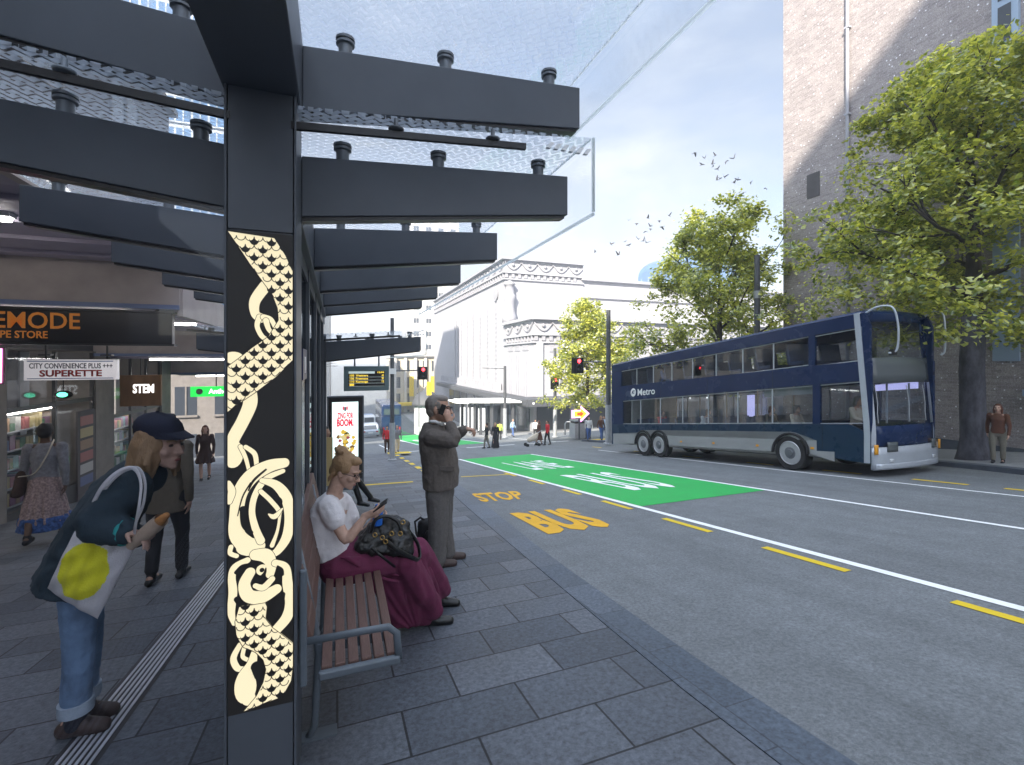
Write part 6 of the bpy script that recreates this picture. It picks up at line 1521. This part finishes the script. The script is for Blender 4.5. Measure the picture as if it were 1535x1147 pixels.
E((0, -.035, .035), (.079, .085, .084)); E((0, -.055, -.015), (.070, .055, .06)); E((0, .012, .082), (.060, .065, .034))
for s in (-1, 1): E((s * .062, .012, .02), (.016, .024, .045))
vox(mb, 'hair', 'hair_grey', man, .008, 1, .004, .006)
lat = J['shR'] - J['shL']
mb = MB(); torso(mb, [U(661, 729, D), U(661, 715, D), U(660, 692, D), U(655, 668, D), U(650, 650, D), U(650, 634, D)], lat, [.235, .232, .225, .235, .205, .105], [.170, .176, .178, .172, .145, .100])
chain(mb, bent(J['shR'], J['elR'], U(675, 638, D - .17)), [.090, .085, .078, .074, .070, .064, .056]); chain(mb, bent(J['shL'], J['elL'], U(696, 644, D + .22)), [.088, .08, .074, .068, .064, .058, .052])
jk = vox(mb, 'jacket', 'suit', man, .010, 3, .016, .008)
mb = MB(); mb.hexa([U(659, 705, D - .245), U(681, 707, D - .225), U(681, 707, D - .19), U(659, 705, D - .2)], [U(659, 699, D - .245), U(681, 700, D - .225), U(681, 700, D - .19), U(659, 699, D - .2)]); mb.build('pocket_flap', 'suit', jk, bevel=.004)
mb = MB(); mb.tube([U(644, 632, D - .09), U(652, 632, D - .11), U(664, 637, D - .06)], .016, 8); mb.build('shirt_collar', 'white_cloth', man, smooth=True)
mb = MB(); torso(mb, [U(660, 752, D), U(660, 735, D), U(660, 722, D)], lat, [.15, .185, .18], [.125, .14, .135])
for s in 'RL': c = J['an' + s] - UP * .015; chain(mb, [J['hip' + s], J['hip' + s].lerp(J['kn' + s], .5), J['kn' + s], J['kn' + s].lerp(c, .6), c], [.118, .112, .100, .092, .096])
vox(mb, 'trousers', 'suit_trousers', man, .010, 3, .018, .006)
for s in 'RL': shoe(man, J['an' + s], J['to' + s], 'shoe_brown', 1.1, size=.009)
mb = MB(); ph = U(663, 614, D - .135); mb.cbox((0, 0, 0), (.010, .05, .105)); mt = Matrix.Translation(ph) @ Matrix.Rotation(-TH + R(90), 4, 'Z') @ Matrix.Rotation(R(0), 4, 'X') @ Matrix.Rotation(R(20), 4, 'X')
for i, v in enumerate(mb.v): mb.v[i] = tuple(mt @ Vector(v))
tag(mb.build('mobile_phone', 'black_plastic', bevel=.004), 'black mobile phone held to the ear of the man in the suit', 'phone')

# backpack on the paving behind him
bp0 = G(651, 820); k0 = bp0.x * ST + bp0.y * CT
bpk = empty('backpack', bp0, label='black backpack standing on the paving behind the man in the suit', cat='bag')
mb = MB(); hull(mb, [(U(632, 814, k0), .05), (U(672, 812, k0), .05), (U(634, 786, k0), .06), (U(670, 786, k0), .06), (U(652, 780, k0 + .05), .06), (U(652, 812, k0 + .12), .06)]); vox(mb, 'pack_body', 'black_cloth', bpk, .012, 3, .02, .01)
mb = MB(); hull(mb, [(U(640, 812, k0 - .09), .03), (U(664, 812, k0 - .09), .03), (U(641, 799, k0 - .08), .03), (U(663, 799, k0 - .08), .03)]); vox(mb, 'front_pocket', 'leather', bpk, .01, 2, .01)
mb = MB(); mb.tube([U(640, 782, k0), U(630, 776, k0 - .03), U(622, 782, k0 - .05), U(624, 800, k0 - .03), U(630, 815, k0)], .014, 8, flat=.5); mb.tube([U(646, 778, k0), U(652, 773, k0), U(658, 778, k0)], .010, 8); mb.build('strap', 'black_cloth', bpk, smooth=True)

# --- seated woman with phone
D = 3.02
J = dict(head=U(519, 706, D), hf=CR - UP * .42 + toward * .05, hu=UP + CR * .42, neck=U(502, 737, D), chest=U(497, 766, D), waist=U(494, 815, D), pelvis=U(503, 846, D), shR=U(491, 756, D - .15), elR=U(519, 812, D - .20), wrR=U(549, 773, D - .15), hdR=CR + UP * .35,
         shL=U(512, 752, D + .15), elL=U(543, 806, D + .17), wrL=U(563, 777, D + .08), hdL=CR + UP * .25 - CF * .3, hipR=U(510, 852, D - .09), hipL=U(516, 848, D + .09), knR=U(602, 838, 3.12), knL=U(622, 826, 3.36), anR=U(648, 918, 3.40), anL=U(661, 896, 3.74))
for s in 'RL':
    a = J['an' + s]; a.z = gz(a.y) + .085; t_ = a + CR * .13 + CF * (.02 if s == 'R' else .0); J['to' + s] = Vector((t_.x, t_.y, gz(t_.y) + .018))
sw = empty('person', ground_at(J['anR']), label='woman in white top and long plum skirt sitting on the bench with a phone', cat='person')
bo, L, m, kk = body(sw, J, 'skin_pale', .007, .208, True, .92, (.85, .9), (UP * .5 + CF * .6, UP * .6 - CF * .6))
face(sw, L, m, kk, 'hair_fair', True)
mb = MB(); E = lambda p, r: mb.ell(L(*p), [q * kk for q in r], m=m, nu=16, nv=10)
E((0, -.030, .042), (.082, .095, .088)); E((0, -.062, -.008), (.066, .056, .070)); E((0, .035, .092), (.055, .046, .030)); E((.0, -.082, .112), (.046, .046, .042))
for s in (-1, 1): E((s * .066, .0, .035), (.020, .046, .046))
for i in range(14): a = i * .9; chain(mb, [L(.045 * math.cos(a), -.082 + .045 * math.sin(a), .115), L(.056 * math.cos(a + .4), -.082 + .056 * math.sin(a + .4), .125 + .015 * math.sin(i * 2.1))], [.012, .004], 6)
for i in range(5): chain(mb, [L(.06, -.06, -.03), L(.064 - .01 * i, -.085, -.07 - .012 * i)], [.010, .003], 6)
vox(mb, 'hair', 'hair_fair', sw, .006, 1, .005, .008)
lat = J['shR'] - J['shL']
mb = MB(); torso(mb, [U(503, 828, D), U(496, 810, D), U(494, 785, D), U(495, 764, D), U(499, 750, D), U(502, 742, D)], lat, [.165, .18, .185, .185, .16, .10], [.120, .128, .118, .105, .085, .062])
for s in 'RL': chain(mb, [J['sh' + s], J['sh' + s].lerp(J['el' + s], .25), J['sh' + s].lerp(J['el' + s], .48)], [.070, .070, .062])
vox(mb, 'top', 'shirt_white', sw, .009, 3, .016, .008)
mb = MB()
hull(mb, [(U(497, 824, D), .11), (U(508, 848, D - .07), .125), (U(514, 846, D + .09), .12), (J['knR'], .095)]); hull(mb, [(J['knR'] + CR * .02 - CF * .02, .098), (J['anR'] + UP * .05 + CR * .01 - CF * .02, .075)]); hull(mb, [(J['knL'] + CR * .02, .092), (J['anL'] + UP * .05 + CR * .015, .072)]); hull(mb, [(U(514, 846, D + .09), .10), (J['knL'], .085), (J['knR'], .085), (U(508, 846, D - .05), .10)])
hem = [(U(594, 938, 3.27), .025), (U(642, 930, 3.38), .025), (U(660, 892, 3.70), .025), (U(612, 905, 3.62), .025)]
hull(mb, [(J['knR'], .085), (J['knL'], .082)] + hem); hull(mb, [(U(556, 852, 3.05), .055), (J['knR'], .08), (U(594, 936, 3.26), .03), (U(600, 900, 3.4), .03)])
sk = vox(mb, 'skirt', 'skirt_plum', sw, .009, 8, .010)
pleat(sk, U(560, 800, 3.1), U(620, 935, 3.35), 12, .008)
mb = MB()                                # hanging folds from the knees
for i in range(9):
    t = i / 8; a = J['knR'].lerp(J['knL'], t) + UP * .02; hpt = hem[0][0].lerp(hem[1][0], min(1, t * 1.6)) if t < .6 else hem[1][0].lerp(hem[2][0], (t - .6) / .4)
    chain(mb, [a, a.lerp(hpt, .35) + CR * .055 * (1 - t * .3) - CF * .02, a.lerp(hpt, .7) + CR * .035 + UP * .01, hpt], [.030, .034, .030, .022], 8)
for i in range(4):
    a = U(512 + i * 3, 836, D - .17); mb_pts = [a, U(560, 838 + i * 9, 2.98), U(597, 842 + i * 10, 3.05)]; chain(mb, mb_pts, [.012, .016, .012], 8)
vox(mb, 'skirt_fold', 'skirt_plum', sk, .009, 3, .012)
for s in 'RL': shoe(sw, J['an' + s], J['to' + s], 'leather', .88, size=.008)
mb = MB(); q = J['wrR'] + (CR + UP * .45).normalized() * .085; mb.cbox((0, 0, 0), (.105, .055, .008)); mt = Matrix.Translation(q + UP * .028 + CR * .01) @ Matrix.Rotation(-TH, 4, 'Z') @ Matrix.Rotation(R(-35), 4, 'Y') @ Matrix.Rotation(R(15), 4, 'X')
for i, v in enumerate(mb.v): mb.v[i] = tuple(mt @ Vector(v))
tag(mb.build('mobile_phone', 'black_plastic', bevel=.003), 'dark mobile phone in the hands of the seated woman', 'phone')
hb = empty('handbag', U(580, 810, 3.0), label='large black leather handbag with brass buckles on the seated womans lap', cat='bag')
mb = MB(); hull(mb, [(U(546, 818, 2.98), .055), (U(610, 826, 3.05), .05), (U(604, 790, 3.12), .055), (U(560, 794, 3.02), .05), (U(585, 782, 3.16), .045), (U(545, 806, 3.12), .04)]); hull(mb, [(U(590, 786, 3.1), .035), (U(575, 782, 3.05), .035), (U(612, 806, 3.1), .035)])
bd_ = vox(mb, 'bag_body', 'leather', hb, .009, 2, .045, .028)
mb = MB(); mb.tube([tuple(p) for p in smooth_path([tuple(U(556, 798, 2.93)), tuple(U(563, 779, 2.92)), tuple(U(580, 774, 2.95)), tuple(U(596, 782, 2.96)), tuple(U(602, 797, 2.96))], 5)], .012, 8); mb.tube([tuple(p) for p in smooth_path([tuple(U(580, 812, 2.89)), tuple(U(598, 826, 2.91)), tuple(U(622, 838, 2.98)), tuple(U(629, 836, 3.06)), tuple(U(626, 815, 3.12)), tuple(U(612, 795, 3.12))], 5)], .016, 8, flat=.4); mb.tube([U(556, 822, 2.91), U(572, 834, 2.90), U(592, 850, 2.96)], .009, 6, flat=.5); mb.build('strap', 'leather', hb, smooth=True)
mb = MB()
for px, py in ((573, 806), (578, 812), (562, 802), (600, 800), (604, 783), (587, 800)):
    mb = MB(); c = U(px, py, 2.885); mb.tube([c + CR * .013 * math.cos(t) + UP * .013 * math.sin(t) for t in [6.2832 * q / 10 for q in range(11)]], .0035, 6); mb.build('buckle', 'gold', hb, smooth=True)
mb = MB(); mb.lathe([(.01, 0), (.03, .01), (.033, .08), (.028, .10), (.014, .115), (.014, .14)], U(566, 789, 3.0), 16); tag(mb.build('water_bottle', 'bottle_blue', smooth=True, auto=40), 'blue bottle poking out of the black handbag', 'bottle')

# --- person on the second bench: only crossed legs in dark boots show
D = 7.95
J = dict(head=U(487, 648, D + .1), hf=CR, hu=UP, neck=U(484, 668, D + .1), chest=U(483, 684, D + .1), waist=U(484, 703, D + .1), pelvis=U(487, 716, D + .1), shR=U(484, 676, D - .05), shL=U(484, 676, D + .27), elR=U(487, 696, D - .08), elL=U(490, 696, D + .3), wrR=U(503, 706, D - .03), wrL=U(506, 706, D + .2), hipR=U(489, 718, D), hipL=U(490, 717, D + .2), knR=U(528, 716, D - .02), knL=U(532, 714, D + .22), anR=U(540, 752, D), anL=U(556, 746, D + .35))
for s in 'RL': J['to' + s] = J['an' + s] + CR * .14 - UP * .06
sp = empty('person', ground_at(J['anR']), label='person on the far bench, mostly hidden, crossed legs in tall dark boots', cat='person')
bo, L, m, kk = body(sp, J, 'skin', .014, .2, False, .9); hair_cap(sp, L, kk, m, 'hair_dark', .1, .014)
mb = MB(); lat = J['shR'] - J['shL']; torso(mb, [J['pelvis'] - UP * .05, J['waist'], J['chest'], J['neck']], lat, [.15, .14, .16, .07], [.12, .10, .11, .06])
for s in 'RL': chain(mb, bent(J['sh' + s], J['el' + s], J['wr' + s]), [.06, .055, .05, .05, .045, .04, .035]); 
for s in 'RL': chain(mb, [J['hip' + s], J['kn' + s].lerp(J['hip' + s], .15)], [.09, .07])
vox(mb, 'dress', 'black_cloth', sp, .014, 2, .01)
for s in 'RL':
    mb = MB(); a, k_ = J['an' + s], J['kn' + s]; chain(mb, [k_.lerp(a, .22), a, ], [.056, .046]); chain(mb, [a - UP * .02 - CR * .02, J['to' + s]], [.045, .034]); vox(mb, 'boot', 'leather', sp, .011, 2)

# --- people on the shop side
r_, J, L, m, kk = simple_person(-3.83, 8.42, R(-8), 'woman in grey cardigan and floral skirt hurrying past the superette door', 'cardigan', 'floral', 'skin_dark', 'hair_dark', 1.70, .30, skirt=.20, size=.012, hands=True, hem='blue_print', bun=(0, -.07, .10), coat=.46)
bgp = J['hipL'] + J['_r'] * -.16
e = empty('shoulder_bag', bgp, label='brown shoulder bag on a cream strap worn by the hurrying woman', cat='bag')
mb = MB(); hull(mb, [(bgp + UP * .14, .05), (bgp - UP * .10 + J['_f'] * .12, .06), (bgp - UP * .10 - J['_f'] * .12, .06)]); vox(mb, 'bag_body', 'brown_bag', e, .012, 2, .02)
mb = MB(); mb.tube([tuple(p) for p in smooth_path([tuple(bgp + UP * .12 - J['_f'] * .06), tuple(J['waist'] - J['_f'] * .165 - J['_r'] * .06), tuple(J['chest'] - J['_f'] * .15 + J['_r'] * .05), tuple(J['shR'] - J['_r'] * .07 - J['_f'] * .08 + UP * .05), tuple(J['shR'] - J['_r'] * .08 + UP * .085 + J['_f'] * .02)], 5)], .016, 8, flat=.4, side=tuple(J['_f'])); mb.build('strap', 'strap_cream', e, smooth=True)
simple_person(-1.60, 5.60, R(8), 'woman in olive quilted coat walking away beside the glowing column', 'coat_olive', 'jeans_black', 'skin', 'hair_dark', 1.68, .10, coat=.42, size=.011, hands=True, long_=.10, shoes='leather')
simple_person(-3.72, 16.4, R(176), 'red haired woman in a dark brown dress walking toward the column', 'dress_brown', 'dress_brown', 'skin_pale', 'hair_red', 1.66, .10, skirt=.33, size=.014, hands=True, long_=.14)
# --- people across the road and far off (the crossing figures)
S = 1.31
simple_person(13.68, 5.9, R(-105), 'woman in rust jacket and khaki trousers standing beside the thick tree trunk', 'jacket_rust', 'khaki', 'skin_pale', 'hair_red', S, .06, size=.011, long_=.12, hands=True)
far = [(2.30, 23.7, 185, 'red_cloth', 'dress_brown', 'figure in dark red and brown walking beside the pale trousered one', None, 'hair_dark'), (2.72, 23.2, 178, 'cardigan', 'cream_cloth', 'figure in grey top and cream trousers walking beside the street pole', None, 'hair_grey'),
       (7.35, 23.4, 280, 'black_cloth', 'khaki', 'figure in black jacket and khaki trousers on the crossing', None, 'hair_dark'), (7.72, 23.1, 200, 'black_cloth', 'black_cloth', 'figure in a long black dress with fair hair on the crossing', .04, 'hair_fair'),
       (10.55, 22.75, 265, 'red_cloth', 'jeans_black', 'figure in a bright red shirt pushing the pram', None, 'hair_dark'), (10.25, 23.2, 270, 'jacket_rust', 'jacket_rust', 'figure in rust clothes walking beside the pram', .22, 'hair_red'),
       (9.95, 31.5, 10, 'black_cloth', 'white_cloth', 'figure in black top and white trousers at the far kerb', None, 'hair_dark'), (10.75, 31.2, 20, 'green_bag', 'black_cloth', 'figure with a lime green top at the far kerb', None, 'hair_dark'), (12.6, 33.5, 150, 'lightblue', 'blue_cloth', 'figure in pale blue shirt before the theatre veranda', None, 'hair_grey'), (13.4, 31.0, 200, 'white_cloth', 'jeans_black', 'figure in white top behind the pram family', None, 'hair_dark'),
       (13.20, 23.0, 200, 'white_cloth', 'blue_cloth', 'figure in cream top and blue jeans beside the bus tail', None, 'hair_dark'), (13.75, 22.6, 170, 'jacket_rust', 'blue_cloth', 'fair haired figure in rust top and jeans by the tall pole', None, 'hair_fair'), (14.2, 23.0, 230, 'lightblue', 'blue_cloth', 'figure in pale blue jacket nearest the tall pole', None, 'hair_dark')]
for x, y, a, t, b, lb, sk_, hr in far: simple_person(x, y, R(a), lb, t, b, 'skin', hr, S * 1.03, .16, skirt=sk_, size=.021, up=-.1 if 23.9 > y and 3 < x < 13 or 24 < y < 33 else 0, long_=.08 if hr in ('hair_fair', 'hair_red') else 0, group='people around the crossing')
pr = empty('pram', (9.75, 22.8, gz(22.8) - .1), label='small pale pram pushed across the road by the figure in red', cat='pram'); g = gz(22.8) - .1
mb = MB(); mb.tube([(9.35, 22.8, g + .1), (9.75, 22.8, g + .55), (10.25, 22.8, g + .82)], .018, 6); mb.tube([(10.0, 22.8, g + .1), (9.6, 22.8, g + .5)], .018, 6); mb.build('frame', 'galv', pr)
mb = MB(); hull(mb, [((9.5, 22.8, g + .35), .12), ((9.85, 22.8, g + .42), .14), ((9.95, 22.8, g + .62), .09)]); vox(mb, 'seat', 'cream_cloth', pr, .02, 2)
for x in (9.35, 10.0):
    for dy in (-.15, .15): mb = MB(); mb.lathe([(.02, -.015), (.09, -.015), (.09, .015), (.02, .015)], (x, 22.8 + dy, g + .09), 14, axis='y'); mb.build('wheel', 'tyre', pr)
# --- passengers
def passenger(s_, w_, h_, label, top, bottom, hair, skin='skin', k=.78, lean=0.0, face_f=True):
    b = W(s_, w_, h_); f = -_d; r_ = Vector((f.y, -f.x, 0)); q = lambda z, fo=0, la=0: b + UP * z * k + f * fo * k + r_ * la * k
    J = dict(pelvis=q(.10), waist=q(.25, .02), chest=q(.42, .03 + lean), neck=q(.60, .04 + lean * 1.4), head=q(.74, .08 + lean * 1.7), hf=f, hu=UP, shR=q(.54, .03 + lean, .18), shL=q(.54, .03 + lean, -.18), elR=q(.30, .12 + lean, .22), elL=q(.30, .12 + lean, -.22), wrR=q(.24, .36, .12), wrL=q(.24, .36, -.12), hipR=q(.08, .05, .09), hipL=q(.08, .05, -.09), knR=q(.10, .42, .10), knL=q(.10, .42, -.10), anR=q(-.30, .45, .10), anL=q(-.30, .45, -.10), toR=q(-.36, .6, .10), toL=q(-.36, .6, -.10))
    root = empty('person', b, label=label, cat='person', group='passengers in the double decker'); bo, L, m, kk = body(root, J, skin, .016, .23 * k, False, k); hair_cap(root, L, kk, m, hair, .05, .016)
    mb = MB(); torso(mb, [J['pelvis'] - UP * .05, J['waist'], J['chest'], J['neck'] - UP * .03], r_, [.15 * k, .14 * k, .17 * k, .09 * k], [.12 * k, .11 * k, .12 * k, .07 * k])
    for s in 'RL': chain(mb, bent(J['sh' + s], J['el' + s], J['wr' + s]), [v * k for v in (.07, .06, .055, .05, .05, .045, .04)])
    vox(mb, 'top', top, root, .015, 2, .01); mb = MB()
    for s in 'RL': chain(mb, bent(J['hip' + s], J['kn' + s], J['an' + s]), [v * k for v in (.095, .085, .07, .07, .065, .06, .055)])
    vox(mb, 'trousers', bottom, root, .016, 2)
passenger(7.0, .36, .92, 'passenger in red seen in the rear lower window of the bus', 'red_cloth', 'red_cloth', 'hair_dark'); passenger(5.05, .36, .92, 'passenger in white leaning forward in the middle lower window', 'white_cloth', 'khaki', 'hair_red', lean=.12)
passenger(2.75, .45, .92, 'passenger in dark jacket in the lower window behind the front wheel', 'black_cloth', 'jacket_rust', 'hair_red'); passenger(2.0, .40, .90, 'pale passenger in blue trousers above the front wheel of the bus', 'cream_cloth', 'blue_cloth', 'hair_grey', 'skin_pale'); passenger(.62, .50, .98, 'bus driver in a tan jacket in the cab window', 'cream_cloth', 'jeans_black', 'hair_grey', k=.85)
passenger(6.9, .40, 2.62 - .55 + .45, 'passenger with ginger hair in the upper deck window', 'blue_cloth', 'black_cloth', 'hair_red')
# ------------------------------------------------------------------ camera, light
cam = bpy.data.cameras.new('camera'); cam.sensor_width = 36; cam.lens = 36 * FPX / 1535; cam.shift_y = -31.5 / 1535; cam.clip_end = 3000; cam.clip_start = .05
co = bpy.data.objects.new('camera', cam); COL.objects.link(co); co.location = (0, 0, EYE); co.rotation_euler = (R(90), 0, -TH); sc.camera = co
sd = Vector((.55, .62, -.52)).normalized()
sun = bpy.data.lights.new('sun', 'SUN'); sun.energy = 5.0; sun.angle = R(.6); sun.color = (1, .90, .76)
so = bpy.data.objects.new('sun', sun); COL.objects.link(so); so.rotation_euler = sd.to_track_quat('-Z', 'Y').to_euler(); so.location = (0, 0, 60)
w = bpy.data.worlds.new('World'); sc.world = w; w.use_nodes = True
n, l = w.node_tree.nodes, w.node_tree.links; bg = n['Background']
sky = n.new('ShaderNodeTexSky'); sky.sky_type = 'NISHITA'; sky.sun_disc = False
sky.sun_elevation = math.asin(-sd.z); sky.sun_rotation = math.atan2(-sd.x, -sd.y); sky.air_density = 1.0; sky.dust_density = 1.4; sky.ozone_density = 1.0
tc = n.new('ShaderNodeTexCoord'); mp = n.new('ShaderNodeMapping'); mp.inputs['Scale'].default_value = (1, 1, 2.6); l.new(tc.outputs['Generated'], mp.inputs[0])
nz = n.new('ShaderNodeTexNoise'); nz.inputs['Scale'].default_value = 1.7; nz.inputs['Detail'].default_value = 9; nz.inputs['Roughness'].default_value = .58; nz.inputs['Distortion'].default_value = .4; l.new(mp.outputs[0], nz.inputs['Vector'])
mr = n.new('ShaderNodeMapRange'); mr.inputs[1].default_value = .36; mr.inputs[2].default_value = .64; mr.inputs[3].default_value = .35; mr.inputs[4].default_value = 1.0; l.new(nz.outputs[0], mr.inputs[0])
def mth(op, a, b):
    k = n.new('ShaderNodeMath'); k.operation = op
    for i, x in enumerate((a, b)):
        if isinstance(x, (int, float)): k.inputs[i].default_value = x
        else: l.new(x, k.inputs[i])
    return k.outputs[0]
# bright cloud overhead and round the sun, thinner blue white toward the horizon ahead
sp = n.new('ShaderNodeSeparateXYZ'); l.new(tc.outputs['Generated'], sp.inputs[0])
hi = n.new('ShaderNodeMapRange'); hi.interpolation_type = 'SMOOTHSTEP'; hi.inputs[1].default_value = .52; hi.inputs[2].default_value = .95; hi.inputs[3].default_value = 0; hi.inputs[4].default_value = 2.9; l.new(sp.outputs[2], hi.inputs[0])
dt = n.new('ShaderNodeVectorMath'); dt.operation = 'DOT_PRODUCT'; dt.inputs[1].default_value = tuple(-sd); l.new(tc.outputs['Generated'], dt.inputs[0])
gl_ = mth('MULTIPLY', mth('POWER', mth('MAXIMUM', dt.outputs['Value'], 0.0), 3.0), 3.0)
k = mth('ADD', mth('ADD', hi.outputs[0], gl_), 1.0)
cl_ = n.new('ShaderNodeMix'); cl_.data_type = 'RGBA'; lo = n.new('ShaderNodeMapRange'); lo.inputs[1].default_value = .0; lo.inputs[2].default_value = .5; l.new(sp.outputs[2], lo.inputs[0]); l.new(lo.outputs[0], cl_.inputs[0])
cl_.inputs[6].default_value = (3.75, 3.85, 4.0, 1); cl_.inputs[7].default_value = (2.35, 2.65, 3.15, 1)
pf = n.new('ShaderNodeMapRange'); pf.inputs[1].default_value = .46; pf.inputs[2].default_value = .70; pf.inputs[3].default_value = .92; pf.inputs[4].default_value = 1.28; l.new(nz.outputs[0], pf.inputs[0]); k = mth('MULTIPLY', k, pf.outputs[0])
vm = n.new('ShaderNodeVectorMath'); vm.operation = 'SCALE'; l.new(cl_.outputs[2], vm.inputs[0]); l.new(k, vm.inputs['Scale'])
mx = n.new('ShaderNodeMix'); mx.data_type = 'RGBA'; l.new(mr.outputs[0], mx.inputs[0]); l.new(sky.outputs[0], mx.inputs[6]); l.new(vm.outputs[0], mx.inputs[7]); l.new(mx.outputs[2], bg.inputs[0])
bg.inputs[1].default_value = .10
sc.view_settings.view_transform = 'Standard'; sc.view_settings.look = 'None'; sc.view_settings.exposure = 1.38; sc.view_settings.gamma = 1
sc.cycles.max_bounces = 8; sc.cycles.diffuse_bounces = 3; sc.cycles.glossy_bounces = 3; sc.cycles.transparent_max_bounces = 24; sc.cycles.transmission_bounces = 4
sc.cycles.use_denoising = True; sc.cycles.sample_clamp_indirect = 6

HAZE = .0017
if HAZE:
    hm = bpy.data.materials.new('haze_air'); hn, hl = nodes_of(hm); hn.remove(hn['Principled BSDF']); pv = hn.new('ShaderNodeVolumePrincipled'); pv.inputs['Color'].default_value = (.90, .93, 1, 1); pv.inputs['Density'].default_value = HAZE; pv.inputs['Anisotropy'].default_value = .2
    hl.new(pv.outputs[0], hn['Material Output'].inputs['Volume']); M['haze_air'] = hm
    o = MB().box((-910, -70, -16), (910, 1210, 52)).build('haze', 'haze_air'); o['kind'] = 'stuff'; o.display_type = 'WIRE'
    sc.cycles.volume_bounces = 1
